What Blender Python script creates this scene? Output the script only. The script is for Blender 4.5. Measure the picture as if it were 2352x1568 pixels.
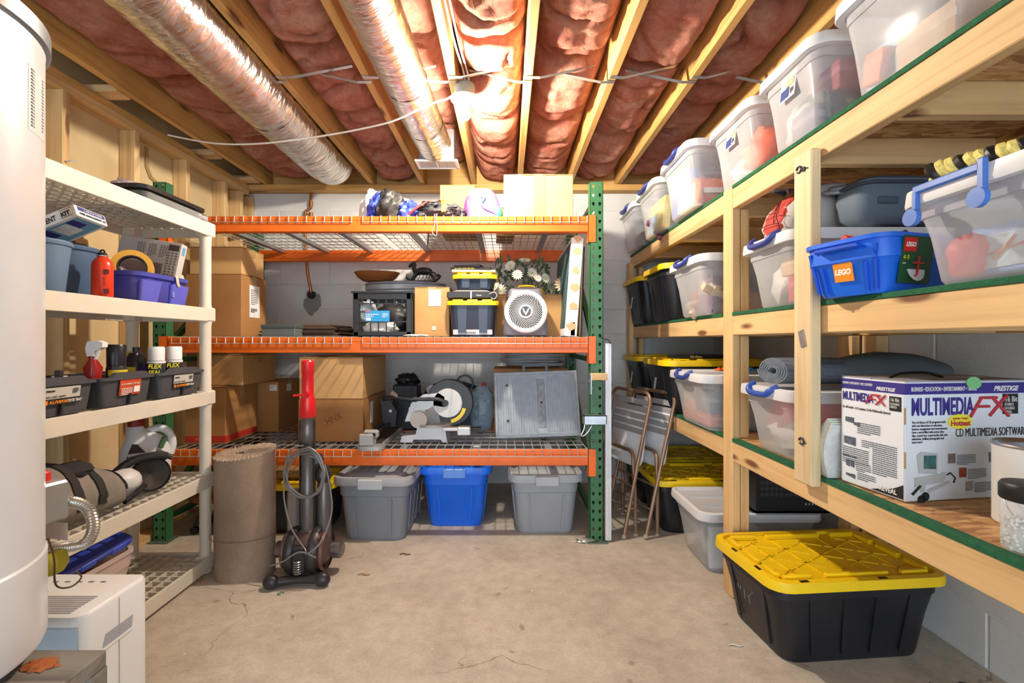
import bpy, math, random
from mathutils import Vector, Matrix, Euler, noise as mnoise
for o in list(bpy.data.objects): bpy.data.objects.remove(o)
SC = bpy.context.scene
C = SC.collection
PI = math.pi
R = math.radians
# ------------------------------------------------------------------ camera
FPX, CX, CY, HC = 1090.0, 1163.0, 785.0, 1.16
cam = bpy.data.cameras.new('camera'); cam.sensor_width = 36; cam.lens = 36*FPX/2352
cam.shift_x = (1176-CX)/2352; cam.clip_start = 0.02; cam.clip_end = 60
camo = bpy.data.objects.new('camera', cam); C.objects.link(camo)
camo.location = (0, 0, HC); camo.rotation_euler = (PI/2, 0, 0)
SC.camera = camo
# ------------------------------------------------------------------ world + exposure
w = bpy.data.worlds.new('world'); SC.world = w; w.use_nodes = True
w.node_tree.nodes['Background'].inputs[0].default_value = (0.72, 0.86, 1.0, 1)
w.node_tree.nodes['Background'].inputs[1].default_value = 4.3
SC.view_settings.view_transform = 'Standard'; SC.view_settings.look = 'None'
SC.view_settings.gamma = 1; SC.view_settings.use_curve_mapping = False
SC.view_settings.exposure = 0.34
BULB = 2700.0
BULB_COL = (1.0, 0.89, 0.74)
# ------------------------------------------------------------------ helpers
def PX(px, Y): return (px-CX)/FPX*Y
def PZ(py, Y): return HC-(py-CY)/FPX*Y
def lin(c):
    return tuple((x/255/12.92 if x <= 10 else ((x/255+0.055)/1.055)**2.4) for x in c)
class B:
    def __init__(s): s.v = []; s.f = []; s.X = Matrix.Identity(4)
    def at(s, loc=(0,0,0), rot=(0,0,0)):
        s.X = Matrix.Translation(loc) @ Euler(rot).to_matrix().to_4x4(); return s
    def add(s, vs, fs):
        n = len(s.v); s.v += [s.X @ Vector(p) for p in vs]
        s.f += [tuple(i+n for i in f) for f in fs]; return s
    def span(s, x0, x1, y0, y1, z0, z1, b=0.0):
        if x0 > x1: x0, x1 = x1, x0
        if y0 > y1: y0, y1 = y1, y0
        if z0 > z1: z0, z1 = z1, z0
        b = min(b, (x1-x0)*.49, (y1-y0)*.49, (z1-z0)*.49)
        if b <= 0:
            vs = [(x, y, z) for z in (z0, z1) for y in (y0, y1) for x in (x0, x1)]
            return s.add(vs, [(0,2,3,1),(4,5,7,6),(0,1,5,4),(2,6,7,3),(0,4,6,2),(1,3,7,5)])
        vs = []; idx = {}
        for i in (0,1):
            for j in (0,1):
                for k in (0,1):
                    x = (x0, x1)[i]; y = (y0, y1)[j]; z = (z0, z1)[k]
                    sx, sy, sz = (b, -b)[i], (b, -b)[j], (b, -b)[k]
                    idx[i,j,k,0] = len(vs); vs.append((x, y+sy, z+sz))
                    idx[i,j,k,1] = len(vs); vs.append((x+sx, y, z+sz))
                    idx[i,j,k,2] = len(vs); vs.append((x+sx, y+sy, z))
        fs = []
        q = [(0,0),(0,1),(1,1),(1,0)]
        for e in (0,1):
            fs.append([idx[e,a,b_,0] for a, b_ in (q if e else q[::-1])][::-1])
            fs.append([idx[a,e,b_,1] for a, b_ in (q[::-1] if e else q)][::-1])
            fs.append([idx[a,b_,e,2] for a, b_ in (q if e else q[::-1])][::-1])
        for a in (0,1):
            for c in (0,1):
                fs.append((idx[0,a,c,1], idx[1,a,c,1], idx[1,a,c,2], idx[0,a,c,2]))
                fs.append((idx[a,0,c,0], idx[a,1,c,0], idx[a,1,c,2], idx[a,0,c,2]))
                fs.append((idx[a,c,0,0], idx[a,c,1,0], idx[a,c,1,1], idx[a,c,0,1]))
        for i in (0,1):
            for j in (0,1):
                for k in (0,1): fs.append((idx[i,j,k,0], idx[i,j,k,1], idx[i,j,k,2]))
        return s.add(vs, fs)
    def box(s, c, d, b=0.0):
        return s.span(c[0]-d[0]/2, c[0]+d[0]/2, c[1]-d[1]/2, c[1]+d[1]/2, c[2]-d[2]/2, c[2]+d[2]/2, b)
    def loft(s, rings, cap0=True, cap1=True):
        n = len(rings[0]); vs = [p for r in rings for p in r]; fs = []
        for k in range(len(rings)-1):
            for i in range(n):
                j = (i+1) % n; fs.append((k*n+i, k*n+j, (k+1)*n+j, (k+1)*n+i))
        if cap0: fs.append(tuple(range(n))[::-1])
        if cap1: fs.append(tuple(range((len(rings)-1)*n, len(rings)*n)))
        return s.add(vs, fs)
    def lathe(s, prof, n=24, cap0=True, cap1=True, ax='z', ex=1.0):
        rings = []
        for r, z in prof:
            ring = []
            for i in range(n):
                a = 2*PI*i/n; p = (r*math.cos(a), r*math.sin(a)*ex, z)
                if ax == 'x': p = (p[2], p[0], p[1])
                elif ax == 'y': p = (p[1], p[2], p[0])
                ring.append(p)
            rings.append(ring)
        return s.loft(rings, cap0, cap1)
    def tube(s, pts, r, n=8, closed=False, caps=True):
        pts = [Vector(p) for p in pts]; m = len(pts); rings = []; ref = None
        rr_ = r if isinstance(r, (list, tuple)) else [r]*m
        for i, p in enumerate(pts):
            a = pts[(i-1) % m] if (closed or i > 0) else p
            b = pts[(i+1) % m] if (closed or i < m-1) else p
            t = (b-a)
            t = t.normalized() if t.length > 1e-9 else Vector((0,0,1))
            if ref is None:
                ref = t.orthogonal().normalized()
            ref = (ref-t*ref.dot(t))
            ref = ref.normalized() if ref.length > 1e-6 else t.orthogonal().normalized()
            u = ref; v = t.cross(u)
            rings.append([p+(u*math.cos(2*PI*k/n)+v*math.sin(2*PI*k/n))*rr_[i] for k in range(n)])
        if closed: return s.loft(rings+[rings[0]], False, False)
        return s.loft(rings, caps, caps)
    def bar(s, p, q, wd, th, up=(0,0,1)):
        p = Vector(p); q = Vector(q); t = (q-p).normalized(); u = Vector(up)
        u = (u-t*u.dot(t)).normalized(); v = t.cross(u)
        r = lambda c: [c+u*th/2+v*wd/2, c+u*th/2-v*wd/2, c-u*th/2-v*wd/2, c-u*th/2+v*wd/2]
        return s.loft([r(p), r(q)])
    def prism(s, poly, z0, z1, ax='z'):
        def m(x, y, z):
            return (x, y, z) if ax == 'z' else ((z, x, y) if ax == 'x' else (x, z, y))
        return s.loft([[m(x, y, z0) for x, y in poly], [m(x, y, z1) for x, y in poly]])
    def grid(s, nx, ny, fn, wrapx=False):
        vs = [fn(i/(nx-1) if not wrapx else i/nx, j/(ny-1)) for j in range(ny) for i in range(nx)]
        fs = []
        for j in range(ny-1):
            for i in range(nx if wrapx else nx-1):
                k = (i+1) % nx
                fs.append((j*nx+i, j*nx+k, (j+1)*nx+k, (j+1)*nx+i))
        return s.add(vs, fs)
    def blob(s, c, r, amp=.15, sc=3.0, seed=0, n=28, m=16, flat=None, sq=1.0):
        c = Vector(c)
        def fn(u, v):
            a = 2*PI*u; t = PI*(v-.5)
            e = lambda q: math.copysign(abs(q)**sq, q)
            d = Vector((e(math.cos(a))*e(math.cos(t)), e(math.sin(a))*e(math.cos(t)), e(math.sin(t))))
            k = 1+amp*mnoise.fractal(d*sc+Vector((seed*7.3, seed*3.1, seed)), 0.8, 2.1, 4)
            p = Vector((d.x*r[0]*k, d.y*r[1]*k, d.z*r[2]*k))+c
            if flat is not None and p.z < flat: p.z = flat
            return p
        return s.grid(n, m, fn, True)
    def mesh(s, name, ang=35):
        me = bpy.data.meshes.new(name); me.from_pydata([tuple(p) for p in s.v], [], [tuple(f) for f in s.f])
        if ang:
            me.polygons.foreach_set('use_smooth', [True]*len(me.polygons))
            me.set_sharp_from_angle(angle=R(ang))
        me.update(); return me
    def obj(s, name, mat_, parent=None, ang=35):
        me = s.mesh(name, ang); me.materials.append(mat_)
        return link(name, me, parent)
def link(name, me, parent=None):
    o = bpy.data.objects.new(name, me); C.objects.link(o)
    if parent: o.parent = parent
    return o
def tag(o, label, cat, group=None):
    o['label'] = label; o['category'] = cat
    if group: o['group'] = group
    return o
def thing(name, label, cat, loc=(0,0,0), rotz=0, group=None, rot=None):
    o = bpy.data.objects.new(name, None); C.objects.link(o); o.empty_display_size = .05
    o.location = loc; o.rotation_euler = rot if rot else (0, 0, rotz)
    return tag(o, label, cat, group)
def struct(o): o['kind'] = 'structure'; return o
def rr(wd, dp, r, z=0, k=4, ox=0, oy=0):
    r = min(r, wd*.499, dp*.499); pts = []
    for cx, cy, a0 in ((wd/2-r, dp/2-r, 0), (-wd/2+r, dp/2-r, 90), (-wd/2+r, -dp/2+r, 180), (wd/2-r, -dp/2+r, 270)):
        for i in range(k+1):
            a = R(a0+90*i/k); pts.append((cx+r*math.cos(a)+ox, cy+r*math.sin(a)+oy, z))
    return pts
def fb(p, sc=1.0, oct_=4): return mnoise.fractal(Vector(p)*sc, .9, 2.0, oct_)
# ------------------------------------------------------------------ materials
def nt(name):
    m = bpy.data.materials.new(name); m.use_nodes = True
    t = m.node_tree; return m, t, t.nodes['Principled BSDF']
def N(t, ty, **kw):
    n = t.nodes.new(ty)
    for k, v in kw.items():
        if k.startswith('i_'):
            key = k[2:]; n.inputs[int(key) if key.isdigit() else key.replace('_', ' ')].default_value = v
        else: setattr(n, k, v)
    return n
def ramp(t, fac, stops):
    r = t.nodes.new('ShaderNodeValToRGB'); e = r.color_ramp.elements
    while len(e) < len(stops): e.new(.5)
    for k, (p, c) in enumerate(stops):
        e[k].position = p; e[k].color = (*c, 1) if len(c) == 3 else c
    t.links.new(fac, r.inputs[0]); return r.outputs[0]
def mixc(t, fac, a, b, mode='MIX'):
    m = t.nodes.new('ShaderNodeMix'); m.data_type = 'RGBA'; m.blend_type = mode
    for s_, v in ((0, fac), (6, a), (7, b)):
        if hasattr(v, 'links'): t.links.new(v, m.inputs[s_])
        elif isinstance(v, (int, float)): m.inputs[s_].default_value = v
        else: m.inputs[s_].default_value = (*v[:3], 1)
    return m.outputs[2]
def coords(t, scale=(1,1,1), rnd=True, kind='Object'):
    tc = N(t, 'ShaderNodeTexCoord'); out = tc.outputs[kind]
    if rnd:
        oi = N(t, 'ShaderNodeObjectInfo'); mu = N(t, 'ShaderNodeMath', operation='MULTIPLY'); mu.inputs[1].default_value = 17.0
        t.links.new(oi.outputs['Random'], mu.inputs[0])
        va = N(t, 'ShaderNodeVectorMath', operation='ADD')
        t.links.new(out, va.inputs[0]); t.links.new(mu.outputs[0], va.inputs[1]); out = va.outputs[0]
    mp = N(t, 'ShaderNodeMapping'); mp.inputs['Scale'].default_value = scale
    t.links.new(out, mp.inputs[0]); return mp.outputs[0]
def noise(t, vec, sc, det=4, rough=.55, dist=0):
    n = N(t, 'ShaderNodeTexNoise'); n.inputs['Scale'].default_value = sc; n.inputs['Detail'].default_value = det
    n.inputs['Roughness'].default_value = rough; n.inputs['Distortion'].default_value = dist
    t.links.new(vec, n.inputs['Vector']); return n.outputs['Fac']
def bump(t, p, h, st=.3, d=.01):
    b = N(t, 'ShaderNodeBump'); b.inputs['Strength'].default_value = st; b.inputs['Distance'].default_value = d
    t.links.new(h, b.inputs['Height']); t.links.new(b.outputs[0], p.inputs['Normal'])
_mc = {}
def mat(col, rough=.5, metal=0.0, var=.06, vs=9, bmp=0.0, bs=60, spec=.5, coat=0.0, emit=0):
    key = (col, rough, metal, var, vs, bmp, bs, spec, coat, emit)
    if key in _mc: return _mc[key]
    m, t, p = nt('mat_%d' % len(_mc)); c = lin(col)
    p.inputs['Roughness'].default_value = rough; p.inputs['Metallic'].default_value = metal
    p.inputs['Specular IOR Level'].default_value = spec; p.inputs['Coat Weight'].default_value = coat
    if var:
        v = coords(t); f = noise(t, v, vs, 5, .6)
        o = ramp(t, f, [(.3, tuple(x*(1-var) for x in c)), (.7, tuple(min(1, x*(1+var)) for x in c))])
        t.links.new(o, p.inputs['Base Color'])
    else: p.inputs['Base Color'].default_value = (*c, 1)
    if bmp: bump(t, p, noise(t, coords(t), bs, 4), bmp, .004)
    if emit:
        p.inputs['Emission Color'].default_value = (*c, 1); p.inputs['Emission Strength'].default_value = emit
    _mc[key] = m; return m
def wood(name, ax, c1, c2, kc, rough=.65, knots=True):
    m, t, p = nt(name)
    sc = {'x': (1.2, 26, 26), 'y': (26, 1.2, 26), 'z': (26, 26, 1.2)}[ax]
    v = coords(t, sc); f = noise(t, v, 1.0, 5, .6, .6)
    col = ramp(t, f, [(.28, lin(c2)), (.5, lin(c1)), (.75, tuple(min(1, x*1.12) for x in lin(c1)))])
    if knots:
        ks = {'x': (2.2, 9, 9), 'y': (9, 2.2, 9), 'z': (9, 9, 2.2)}[ax]
        vo = N(t, 'ShaderNodeTexVoronoi'); vo.inputs['Scale'].default_value = 1.0
        t.links.new(coords(t, ks), vo.inputs['Vector'])
        k = ramp(t, vo.outputs['Distance'], [(.09, (1,1,1)), (.17, (0,0,0))])
        col = mixc(t, k, col, lin(kc))
    big = noise(t, coords(t, (1,1,1)), 1.7, 3)
    col = mixc(t, .22, col, ramp(t, big, [(.35, (.25,.2,.16)), (.65, (1,1,1))]), 'MULTIPLY')
    t.links.new(col, p.inputs['Base Color']); p.inputs['Roughness'].default_value = rough
    bump(t, p, f, .15, .002); return m
PINE = {a: wood('pine_'+a, a, (224,188,134), (194,154,102), (120,80,48)) for a in 'xyz'}
JOIST = {a: wood('joist_'+a, a, (214,168,98), (176,126,66), (120,80,44)) for a in 'xyz'}
POSTW = wood('pale_post', 'z', (224,202,160), (196,168,122), (110,74,50))
def cardboard(name, c, ax='x'):
    m, t, p = nt(name)
    f = noise(t, coords(t), 6, 5, .6); g = noise(t, coords(t, (4,4,160) if ax == 'x' else (160,160,4)), 1, 2)
    col = ramp(t, f, [(.3, tuple(x*.86 for x in lin(c))), (.7, lin(c))])
    col = mixc(t, .12, col, ramp(t, g, [(.3, (.6,.5,.4)), (.7, (1,1,1))]), 'MULTIPLY')
    t.links.new(col, p.inputs['Base Color']); p.inputs['Roughness'].default_value = .75
    bump(t, p, f, .1, .004); return m
CARD = cardboard('cardboard', (196,150,92)); CARD2 = cardboard('cardboard_dark', (172,124,72)); CARD3 = cardboard('cardboard_pale', (210,168,112))
def clear(name, c=(232,235,240), fac=.26, rough=.18):
    m, t, p = nt(name); p.inputs['Base Color'].default_value = (*lin(c), 1); p.inputs['Roughness'].default_value = rough
    tr = N(t, 'ShaderNodeBsdfTransparent'); tr.inputs[0].default_value = (.97,.97,.98,1)
    mx = N(t, 'ShaderNodeMixShader'); lw = N(t, 'ShaderNodeLayerWeight'); lw.inputs[0].default_value = .25
    f = noise(t, coords(t), 5, 4)
    ad = N(t, 'ShaderNodeMath', operation='MULTIPLY_ADD'); ad.inputs[1].default_value = .5; ad.inputs[2].default_value = fac-.1
    t.links.new(lw.outputs['Facing'], ad.inputs[0])
    a2 = N(t, 'ShaderNodeMath', operation='MULTIPLY_ADD'); a2.inputs[1].default_value = .22
    t.links.new(f, a2.inputs[0]); t.links.new(ad.outputs[0], a2.inputs[2]); a2.use_clamp = True
    t.links.new(a2.outputs[0], mx.inputs[0]); t.links.new(tr.outputs[0], mx.inputs[1]); t.links.new(p.outputs[0], mx.inputs[2])
    t.links.new(mx.outputs[0], t.nodes['Material Output'].inputs[0]); return m
CLEAR = clear('clear_plastic'); CLEAR2 = clear('frosted_plastic', fac=.26, rough=.3); CLEARLID = clear('frosted_lid', fac=.72, rough=.3)
GLASS = clear('thin_glass', (235,240,240), .12, .05); FILM = clear('plastic_film', (215,228,236), .25, .12)
BLACKP = mat((24,26,32), .42, var=.15, vs=5, bmp=.1, bs=200); YELLOW = mat((243,205,18), .42, var=.05)
WHITEP = mat((236,236,238), .4, var=.03); BLACK = mat((18,18,20), .45, var=.1); DARK = mat((38,38,42), .55)
STEEL = mat((190,192,196), .3, 1.0, var=.08); GALV = mat((185,190,196), .38, .9, var=.15, vs=30)
GREYP = mat((150,154,160), .45, var=.04, bmp=.05, bs=150); REDP = mat((196,30,30), .35); BLUEP = mat((22,104,226), .4, var=.04)
WHITE = mat((232,231,228), .6, var=.03); LATCH = mat((52,66,140), .4); CREAM = mat((214,207,193), .5, var=.06, vs=6)
PAPER = mat((228,228,226), .7, var=.03); INK = mat((28,28,32), .7, var=0); ORANGEI = mat((238,140,30), .6, var=0)
NAVY = mat((44,40,122), .6, var=.05); YINK = mat((232,224,40), .5, var=0); GREENC = mat((22,92,58), .9, var=.3, vs=60, bmp=.6, bs=300)
# ------------------------------------------------------------------ lettering
def text(s, size, m, parent, o, r, u, name='lettering', align='LEFT', sx=1.0, th=.0006, shear=0, bold=0.0, wrap=None):
    cu = bpy.data.curves.new('t', 'FONT'); cu.body = s; cu.size = size; cu.align_x = align; cu.extrude = th/2
    cu.shear = shear; cu.offset = bold; cu.resolution_u = 3; cu.space_line = .95
    ob = bpy.data.objects.new('t', cu); me = bpy.data.meshes.new_from_object(ob)
    bpy.data.objects.remove(ob); bpy.data.curves.remove(cu)
    r = Vector(r).normalized(); u = Vector(u).normalized(); n = r.cross(u); o = Vector(o)
    for v in me.vertices: v.co = o+r*(v.co.x*sx)+u*v.co.y+n*(v.co.z+th/2)
    me.materials.clear(); me.materials.append(m); me.name = name
    return link(name, me, parent)
def sticker(name, parent, o, r, u, wd, ht, m, th=.0012):
    """thin sheet with lower left corner o, along r (right) and u (up)"""
    r = Vector(r).normalized(); u = Vector(u).normalized(); n = r.cross(u); o = Vector(o)
    q = [o, o+r*wd, o+r*wd+u*ht, o+u*ht]
    b = B(); b.loft([[p for p in q], [p+n*th for p in q]]); return b.obj(name, m, parent, 0)
def lines(name, parent, o, r, u, wd, n, pitch, m, hgt=None, seed=1, th=.0006):
    """rows of tiny printed text"""
    rnd = random.Random(seed); r = Vector(r).normalized(); u = Vector(u).normalized(); nn = r.cross(u); o = Vector(o); b = B()
    h = hgt or pitch*.5
    for k in range(n):
        x = 0; W_ = wd*(1 if k < n-1 else .6)
        while x < W_:
            l = min(rnd.uniform(.03, .12)*wd+h, W_-x)
            a = o+r*x-u*(k*pitch); q = [a, a+r*l, a+r*l+u*h, a+u*h]
            b.loft([q, [p+nn*th for p in q]]); x += l+h*.7
    return b.obj(name, m, parent, 0)
# ================================================================== SETTING
XR, YB, XS, ZJ = 1.70, 3.89, -2.06, 2.42
# ---- floor
def concrete():
    m, t, p = nt('concrete'); v = coords(t, rnd=False)
    f = noise(t, v, 1.6, 6, .6, .4); g = noise(t, v, 14, 6, .7); h = noise(t, v, 90, 3, .6)
    col = ramp(t, f, [(.3, lin((176,166,151))), (.52, lin((200,190,174))), (.75, lin((213,203,188)))])
    col = mixc(t, .5, col, ramp(t, g, [(.3, (.5,.48,.46)), (.62, (1,1,1))]), 'MULTIPLY')
    col = mixc(t, .35, col, ramp(t, h, [(.25, (.55,.53,.5)), (.6, (1,1,1))]), 'MULTIPLY')
    # hairline cracks
    dv = N(t, 'ShaderNodeTexNoise'); dv.inputs['Scale'].default_value = 2.5; dv.inputs['Detail'].default_value = 6; t.links.new(v, dv.inputs['Vector'])
    mv = N(t, 'ShaderNodeVectorMath', operation='MULTIPLY_ADD'); mv.inputs[1].default_value = (.5,.5,.5)
    t.links.new(dv.outputs['Color'], mv.inputs[0]); t.links.new(v, mv.inputs[2])
    vo = N(t, 'ShaderNodeTexVoronoi', feature='DISTANCE_TO_EDGE'); vo.inputs['Scale'].default_value = .95; t.links.new(mv.outputs[0], vo.inputs['Vector'])
    cr = ramp(t, vo.outputs['Distance'], [(.0, (1,1,1)), (.0035, (0,0,0))])
    msk = ramp(t, noise(t, v, 1.1, 2), [(.5, (0,0,0)), (.58, (1,1,1))])
    fac = mixc(t, 1.0, cr, msk, 'MULTIPLY'); col = mixc(t, fac, col, lin((112,98,82)))
    sp = N(t, 'ShaderNodeTexVoronoi'); sp.inputs['Scale'].default_value = 7; t.links.new(v, sp.inputs['Vector'])
    s2 = ramp(t, sp.outputs['Distance'], [(.03, (1,1,1)), (.05, (0,0,0))]); col = mixc(t, s2, col, lin((205,198,188)))
    sp = N(t, 'ShaderNodeTexVoronoi'); sp.inputs['Scale'].default_value = 4.3; t.links.new(mv.outputs[0], sp.inputs['Vector'])
    s2 = ramp(t, sp.outputs['Distance'], [(.04, (.7,.7,.7)), (.09, (0,0,0))]); col = mixc(t, s2, col, lin((140,122,104)))
    t.links.new(col, p.inputs['Base Color']); p.inputs['Roughness'].default_value = .62
    bump(t, p, g, .12, .004); return m
fl = B(); fl.span(-2.3, 1.75, -2.6, 3.95, -.1, 0); floor = struct(fl.obj('floor', concrete(), None, 0))
# damp stain, paper strip scraps on the floor
st = B()
def stn(u, v):
    a = 2*PI*u; r = .11*(1+.35*fb((math.cos(a), math.sin(a), 3), 1.5)); return (1.52+r*math.cos(a)*v*1.3, 1.515+r*math.sin(a)*v*.8, .0012)
st.grid(40, 4, stn, True); st.obj('damp_stain', mat((52,50,48), .35, var=.4, vs=20), floor, 0)
# ---- block walls
def paint():
    m, t, p = nt('block_paint'); v = coords(t)
    f = noise(t, v, 3, 4); g = noise(t, v, 130, 4, .7)
    col = ramp(t, f, [(.3, lin((205,206,205))), (.7, lin((222,222,219)))])
    t.links.new(col, p.inputs['Base Color']); p.inputs['Roughness'].default_value = .7
    bump(t, p, g, .45, .004); return m
PAINT = paint()
wb = B(); wb.span(-2.3, XR+.06, YB, YB+.2, 0, 2.37); wall_back = struct(wb.obj('wall_back', PAINT, None, 0))
wr = B(); wr.span(XR, XR+.2, -2.6, YB+.06, 0, 2.42); wall_right = struct(wr.obj('wall_right', PAINT, None, 0))
def block(l): return B().span(0, l-.008, -.0045, .01, .004, .199, .004).mesh('block', 0)
BL = {k: block(k) for k in (.406, .203)}
for me in BL.values(): me.materials.append(PAINT)
for r_ in range(11):
    x = -2.26+(.203 if r_ % 2 else 0)
    if r_ % 2: pass
    while x+.406 < XR+.3:
        l = .406 if x+.406 <= XR else (.203 if x+.203 <= XR else 0)
        if l:
            o = link('block', BL[l], wall_back); o.location = (x, YB, r_*.203)
        x += .406
    y = .45+(.203 if r_ % 2 else 0)
    while y+.203 <= YB:
        l = .406 if y+.406 <= YB else .203
        o = link('block', BL[l], wall_right); o.location = (XR, y+l, r_*.203); o.rotation_euler = (0, 0, -PI/2)
        y += .406
# ---- left stud wall
wl = B(); wl.span(-2.3, -2.15, -2.6, YB, 0, 2.66)
def sheath():
    m, t, p = nt('sheathing'); v = coords(t, (1,1,.25), False); f = noise(t, v, 5, 5)
    t.links.new(ramp(t, f, [(.3, lin((196,172,128))), (.7, lin((214,192,150)))]), p.inputs['Base Color'])
    p.inputs['Roughness'].default_value = .8; return m
wall_left = struct(wl.obj('wall_left', sheath(), None, 0))
for y in (.62, 1.0, 1.41, 1.815, 2.222, 2.65, 3.075, 3.49, 3.70, 3.86):
    B().span(-2.149, XS, y-.019, y+.019, .038, 2.334, .003).obj('stud', PINE['z'], wall_left, 0)
B().span(-2.149, XS, -2.6, 3.798, 2.334, 2.372, .002).obj('top_plate', PINE['y'], wall_left, 0)
B().span(-2.149, XS, -2.6, 3.798, 2.373, 2.410, .002).obj('top_plate', JOIST['y'], wall_left, 0)
B().span(-2.149, XS, -2.6, YB-.002, .0, .038, .002).obj('bottom_plate', PINE['y'], wall_left, 0)
for y in (2.42, 3.22, 3.72): B().span(-2.14, -1.952, y-.045, y+.045, 2.412, 2.448, .002).obj('blocking', PINE['x'], wall_left, 0)
for y, z in ((2.215, 2.0), (2.64, 1.96)):
    B().tube([(XS, y, z), (XS+.03, y, z+.004), (XS+.045, y+.01, z+.003)], .003, 6).obj('nail', GALV, wall_left)
pc = B(); pc.tube([(-2.147, 2.83, 2.32), (-2.145, 2.83, 2.2), (-2.145, 2.86, 2.15), (-2.145, 2.95, 2.12)], .012, 6); pc.obj('stain_trace', mat((168,140,96), .8), wall_left)
# ---- ceiling : subfloor, joists, rim
cb = B(); cb.span(-2.3, XR+.2, -2.6, 4.09, 2.66, 2.70); ceiling = struct(cb.obj('ceiling', mat((92,66,44), .8, var=.3), None, 0))
JX = (-1.93, -1.455, -1.08, -.670, -.2616, .1076, .509, .902, 1.285, 1.665)
for x in JX: B().span(x-.019, x+.019, -2.6, 3.89, ZJ, 2.66, .003).obj('joist', JOIST['y'], ceiling, 0)
B().span(-2.3, XR+.1, 3.892, 3.93, ZJ, 2.659).obj('rim_board', JOIST['x'], ceiling, 0)
B().span(-2.148, XR-.002, 3.80, 4.03, 2.372, ZJ-.001, .002).obj('sill_plate', JOIST['x'], ceiling, 0)
# ---- insulation
def fluff():
    m, t, p = nt('pink_insulation'); v = coords(t)
    f = noise(t, v, 3.5, 6, .6, 1.5); g = noise(t, v, 30, 6, .7, 1.0)
    col = ramp(t, f, [(.28, lin((190,112,96))), (.5, lin((220,148,126))), (.72, lin((238,186,160)))])
    col = mixc(t, .4, col, ramp(t, g, [(.3, lin((186,132,118))), (.65, (1,1,1))]), 'MULTIPLY')
    t.links.new(col, p.inputs['Base Color']); p.inputs['Roughness'].default_value = .95; p.inputs['Specular IOR Level'].default_value = .1
    p.inputs['Sheen Weight'].default_value = .0
    bump(t, p, noise(t, v, 26, 9, .75, 1.6), .9, .03); return m
FLUFF = fluff()
def batt(x0, x1, y0, y1, z, seed, sag, label):
    nx = 26; ny = max(10, int((y1-y0)/.018)); b = B()
    def fn(u, v):
        x = x0+(x1-x0)*u; y = y0+(y1-y0)*v
        e = (1-abs(2*u-1)**4)*(1-abs(2*v-1)**9)
        p = Vector((x*3.2, y*3.2, seed*5.1))
        d = mnoise.fractal(p, .8, 2.0, 5)*.032+abs(mnoise.noise(Vector((x*5, y*7, seed))))*-.03
        cre = abs(mnoise.noise(Vector((x*2.1+seed, y*3.6, seed*2)))); d += .035*max(0, 1-cre/.07)
        return (x, y, min(2.655, z+.05-(.05+sag)*e+d*e+.05*(1-e)))
    b.grid(nx, ny, fn); o = b.obj('insulation_batt', FLUFF, None, 180)
    # closing top so that the batt has thickness
    return tag(o, label, 'insulation', 'pink insulation batts between the joists')
BAYS = [('second bay from the stud wall', -1.911, -1.474, 2.50, [.4, 1.55, 2.45, 3.15, 3.88], .02),
        ('bay holding the wide foil duct', -1.436, -1.099, 2.60, [.4, 2.0, 3.88], .0),
        ('bay right of the wide foil duct', -1.061, -.689, 2.50, [.4, 1.75, 2.12, 2.75, 3.25, 3.6, 3.88], .035),
        ('bay holding the narrow foil duct', -.651, -.281, 2.60, [.4, 1.9, 2.8, 3.3, 3.88], .02),
        ('bay lit by the bare bulb', -.242, .089, 2.50, [.4, 1.72, 2.08, 2.3, 2.85, 3.2, 3.5, 3.88], .04),
        ('bay just right of the bulb', .127, .490, 2.50, [.4, 1.75, 2.25, 2.9, 3.88], .03),
        ('third bay from the right wall', .528, .883, 2.50, [.4, 1.8, 2.3, 3.1, 3.55, 3.88], .035),
        ('second bay from the right wall', .921, 1.266, 2.50, [.4, 1.9, 2.7, 3.88], .03),
        ('bay along the right wall', 1.304, 1.646, 2.50, [.4, 2.2, 3.88], .03)]
ORD = ['nearest', 'second', 'third', 'fourth', 'fifth', 'sixth', 'seventh']
k = 0
for nm, x0, x1, z, ys, sg in BAYS:
    for i in range(len(ys)-1):
        k += 1
        pos = ORD[i] if i < len(ys)-2 else 'farthest'
        batt(x0, x1, ys[i], ys[i+1]-.004, z, k, sg, 'pink fluffy insulation batt in the %s, %s piece' % (nm, pos))
# ---- metal cross bridging straps
names = ['stud wall side', 'wide duct', 'wide duct right', 'narrow duct', 'bulb', 'bulb right', 'right middle', 'right shelf']
for i in range(1, 8):
    xa, xb = JX[i]+.02, JX[i+1]-.02
    for d in (0, 1):
        if i in (1,) and d == 0: continue
        y = 2.27+(.03 if d else -.01)
        p, q = ((xa-.035, y, ZJ-.002), (xb-.06, y+.05, 2.50)) if d == 0 else ((xb+.035, y, ZJ-.003), (xa+.06, y+.05, 2.50))
        b = B(); b.bar(p, ((p[0]*.8+q[0]*.2), y, ZJ+.004 if False else ZJ-.004), .022, .0018); b.bar(((p[0]*.8+q[0]*.2), y, ZJ-.004), q, .022, .0018)
        jn = 'left' if d == 0 else 'right'
        tag(b.obj('bridging_strap', GALV, None, 0), 'galvanised strap from the %s joist, %s' % (jn, ['', 'wide duct bay', 'bay right of the wide duct', 'narrow duct bay', 'bulb bay', 'bay right of the bulb', 'third bay from the right wall', 'second bay from the right wall'][i]), 'strap', 'metal bridging straps between joists')
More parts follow.
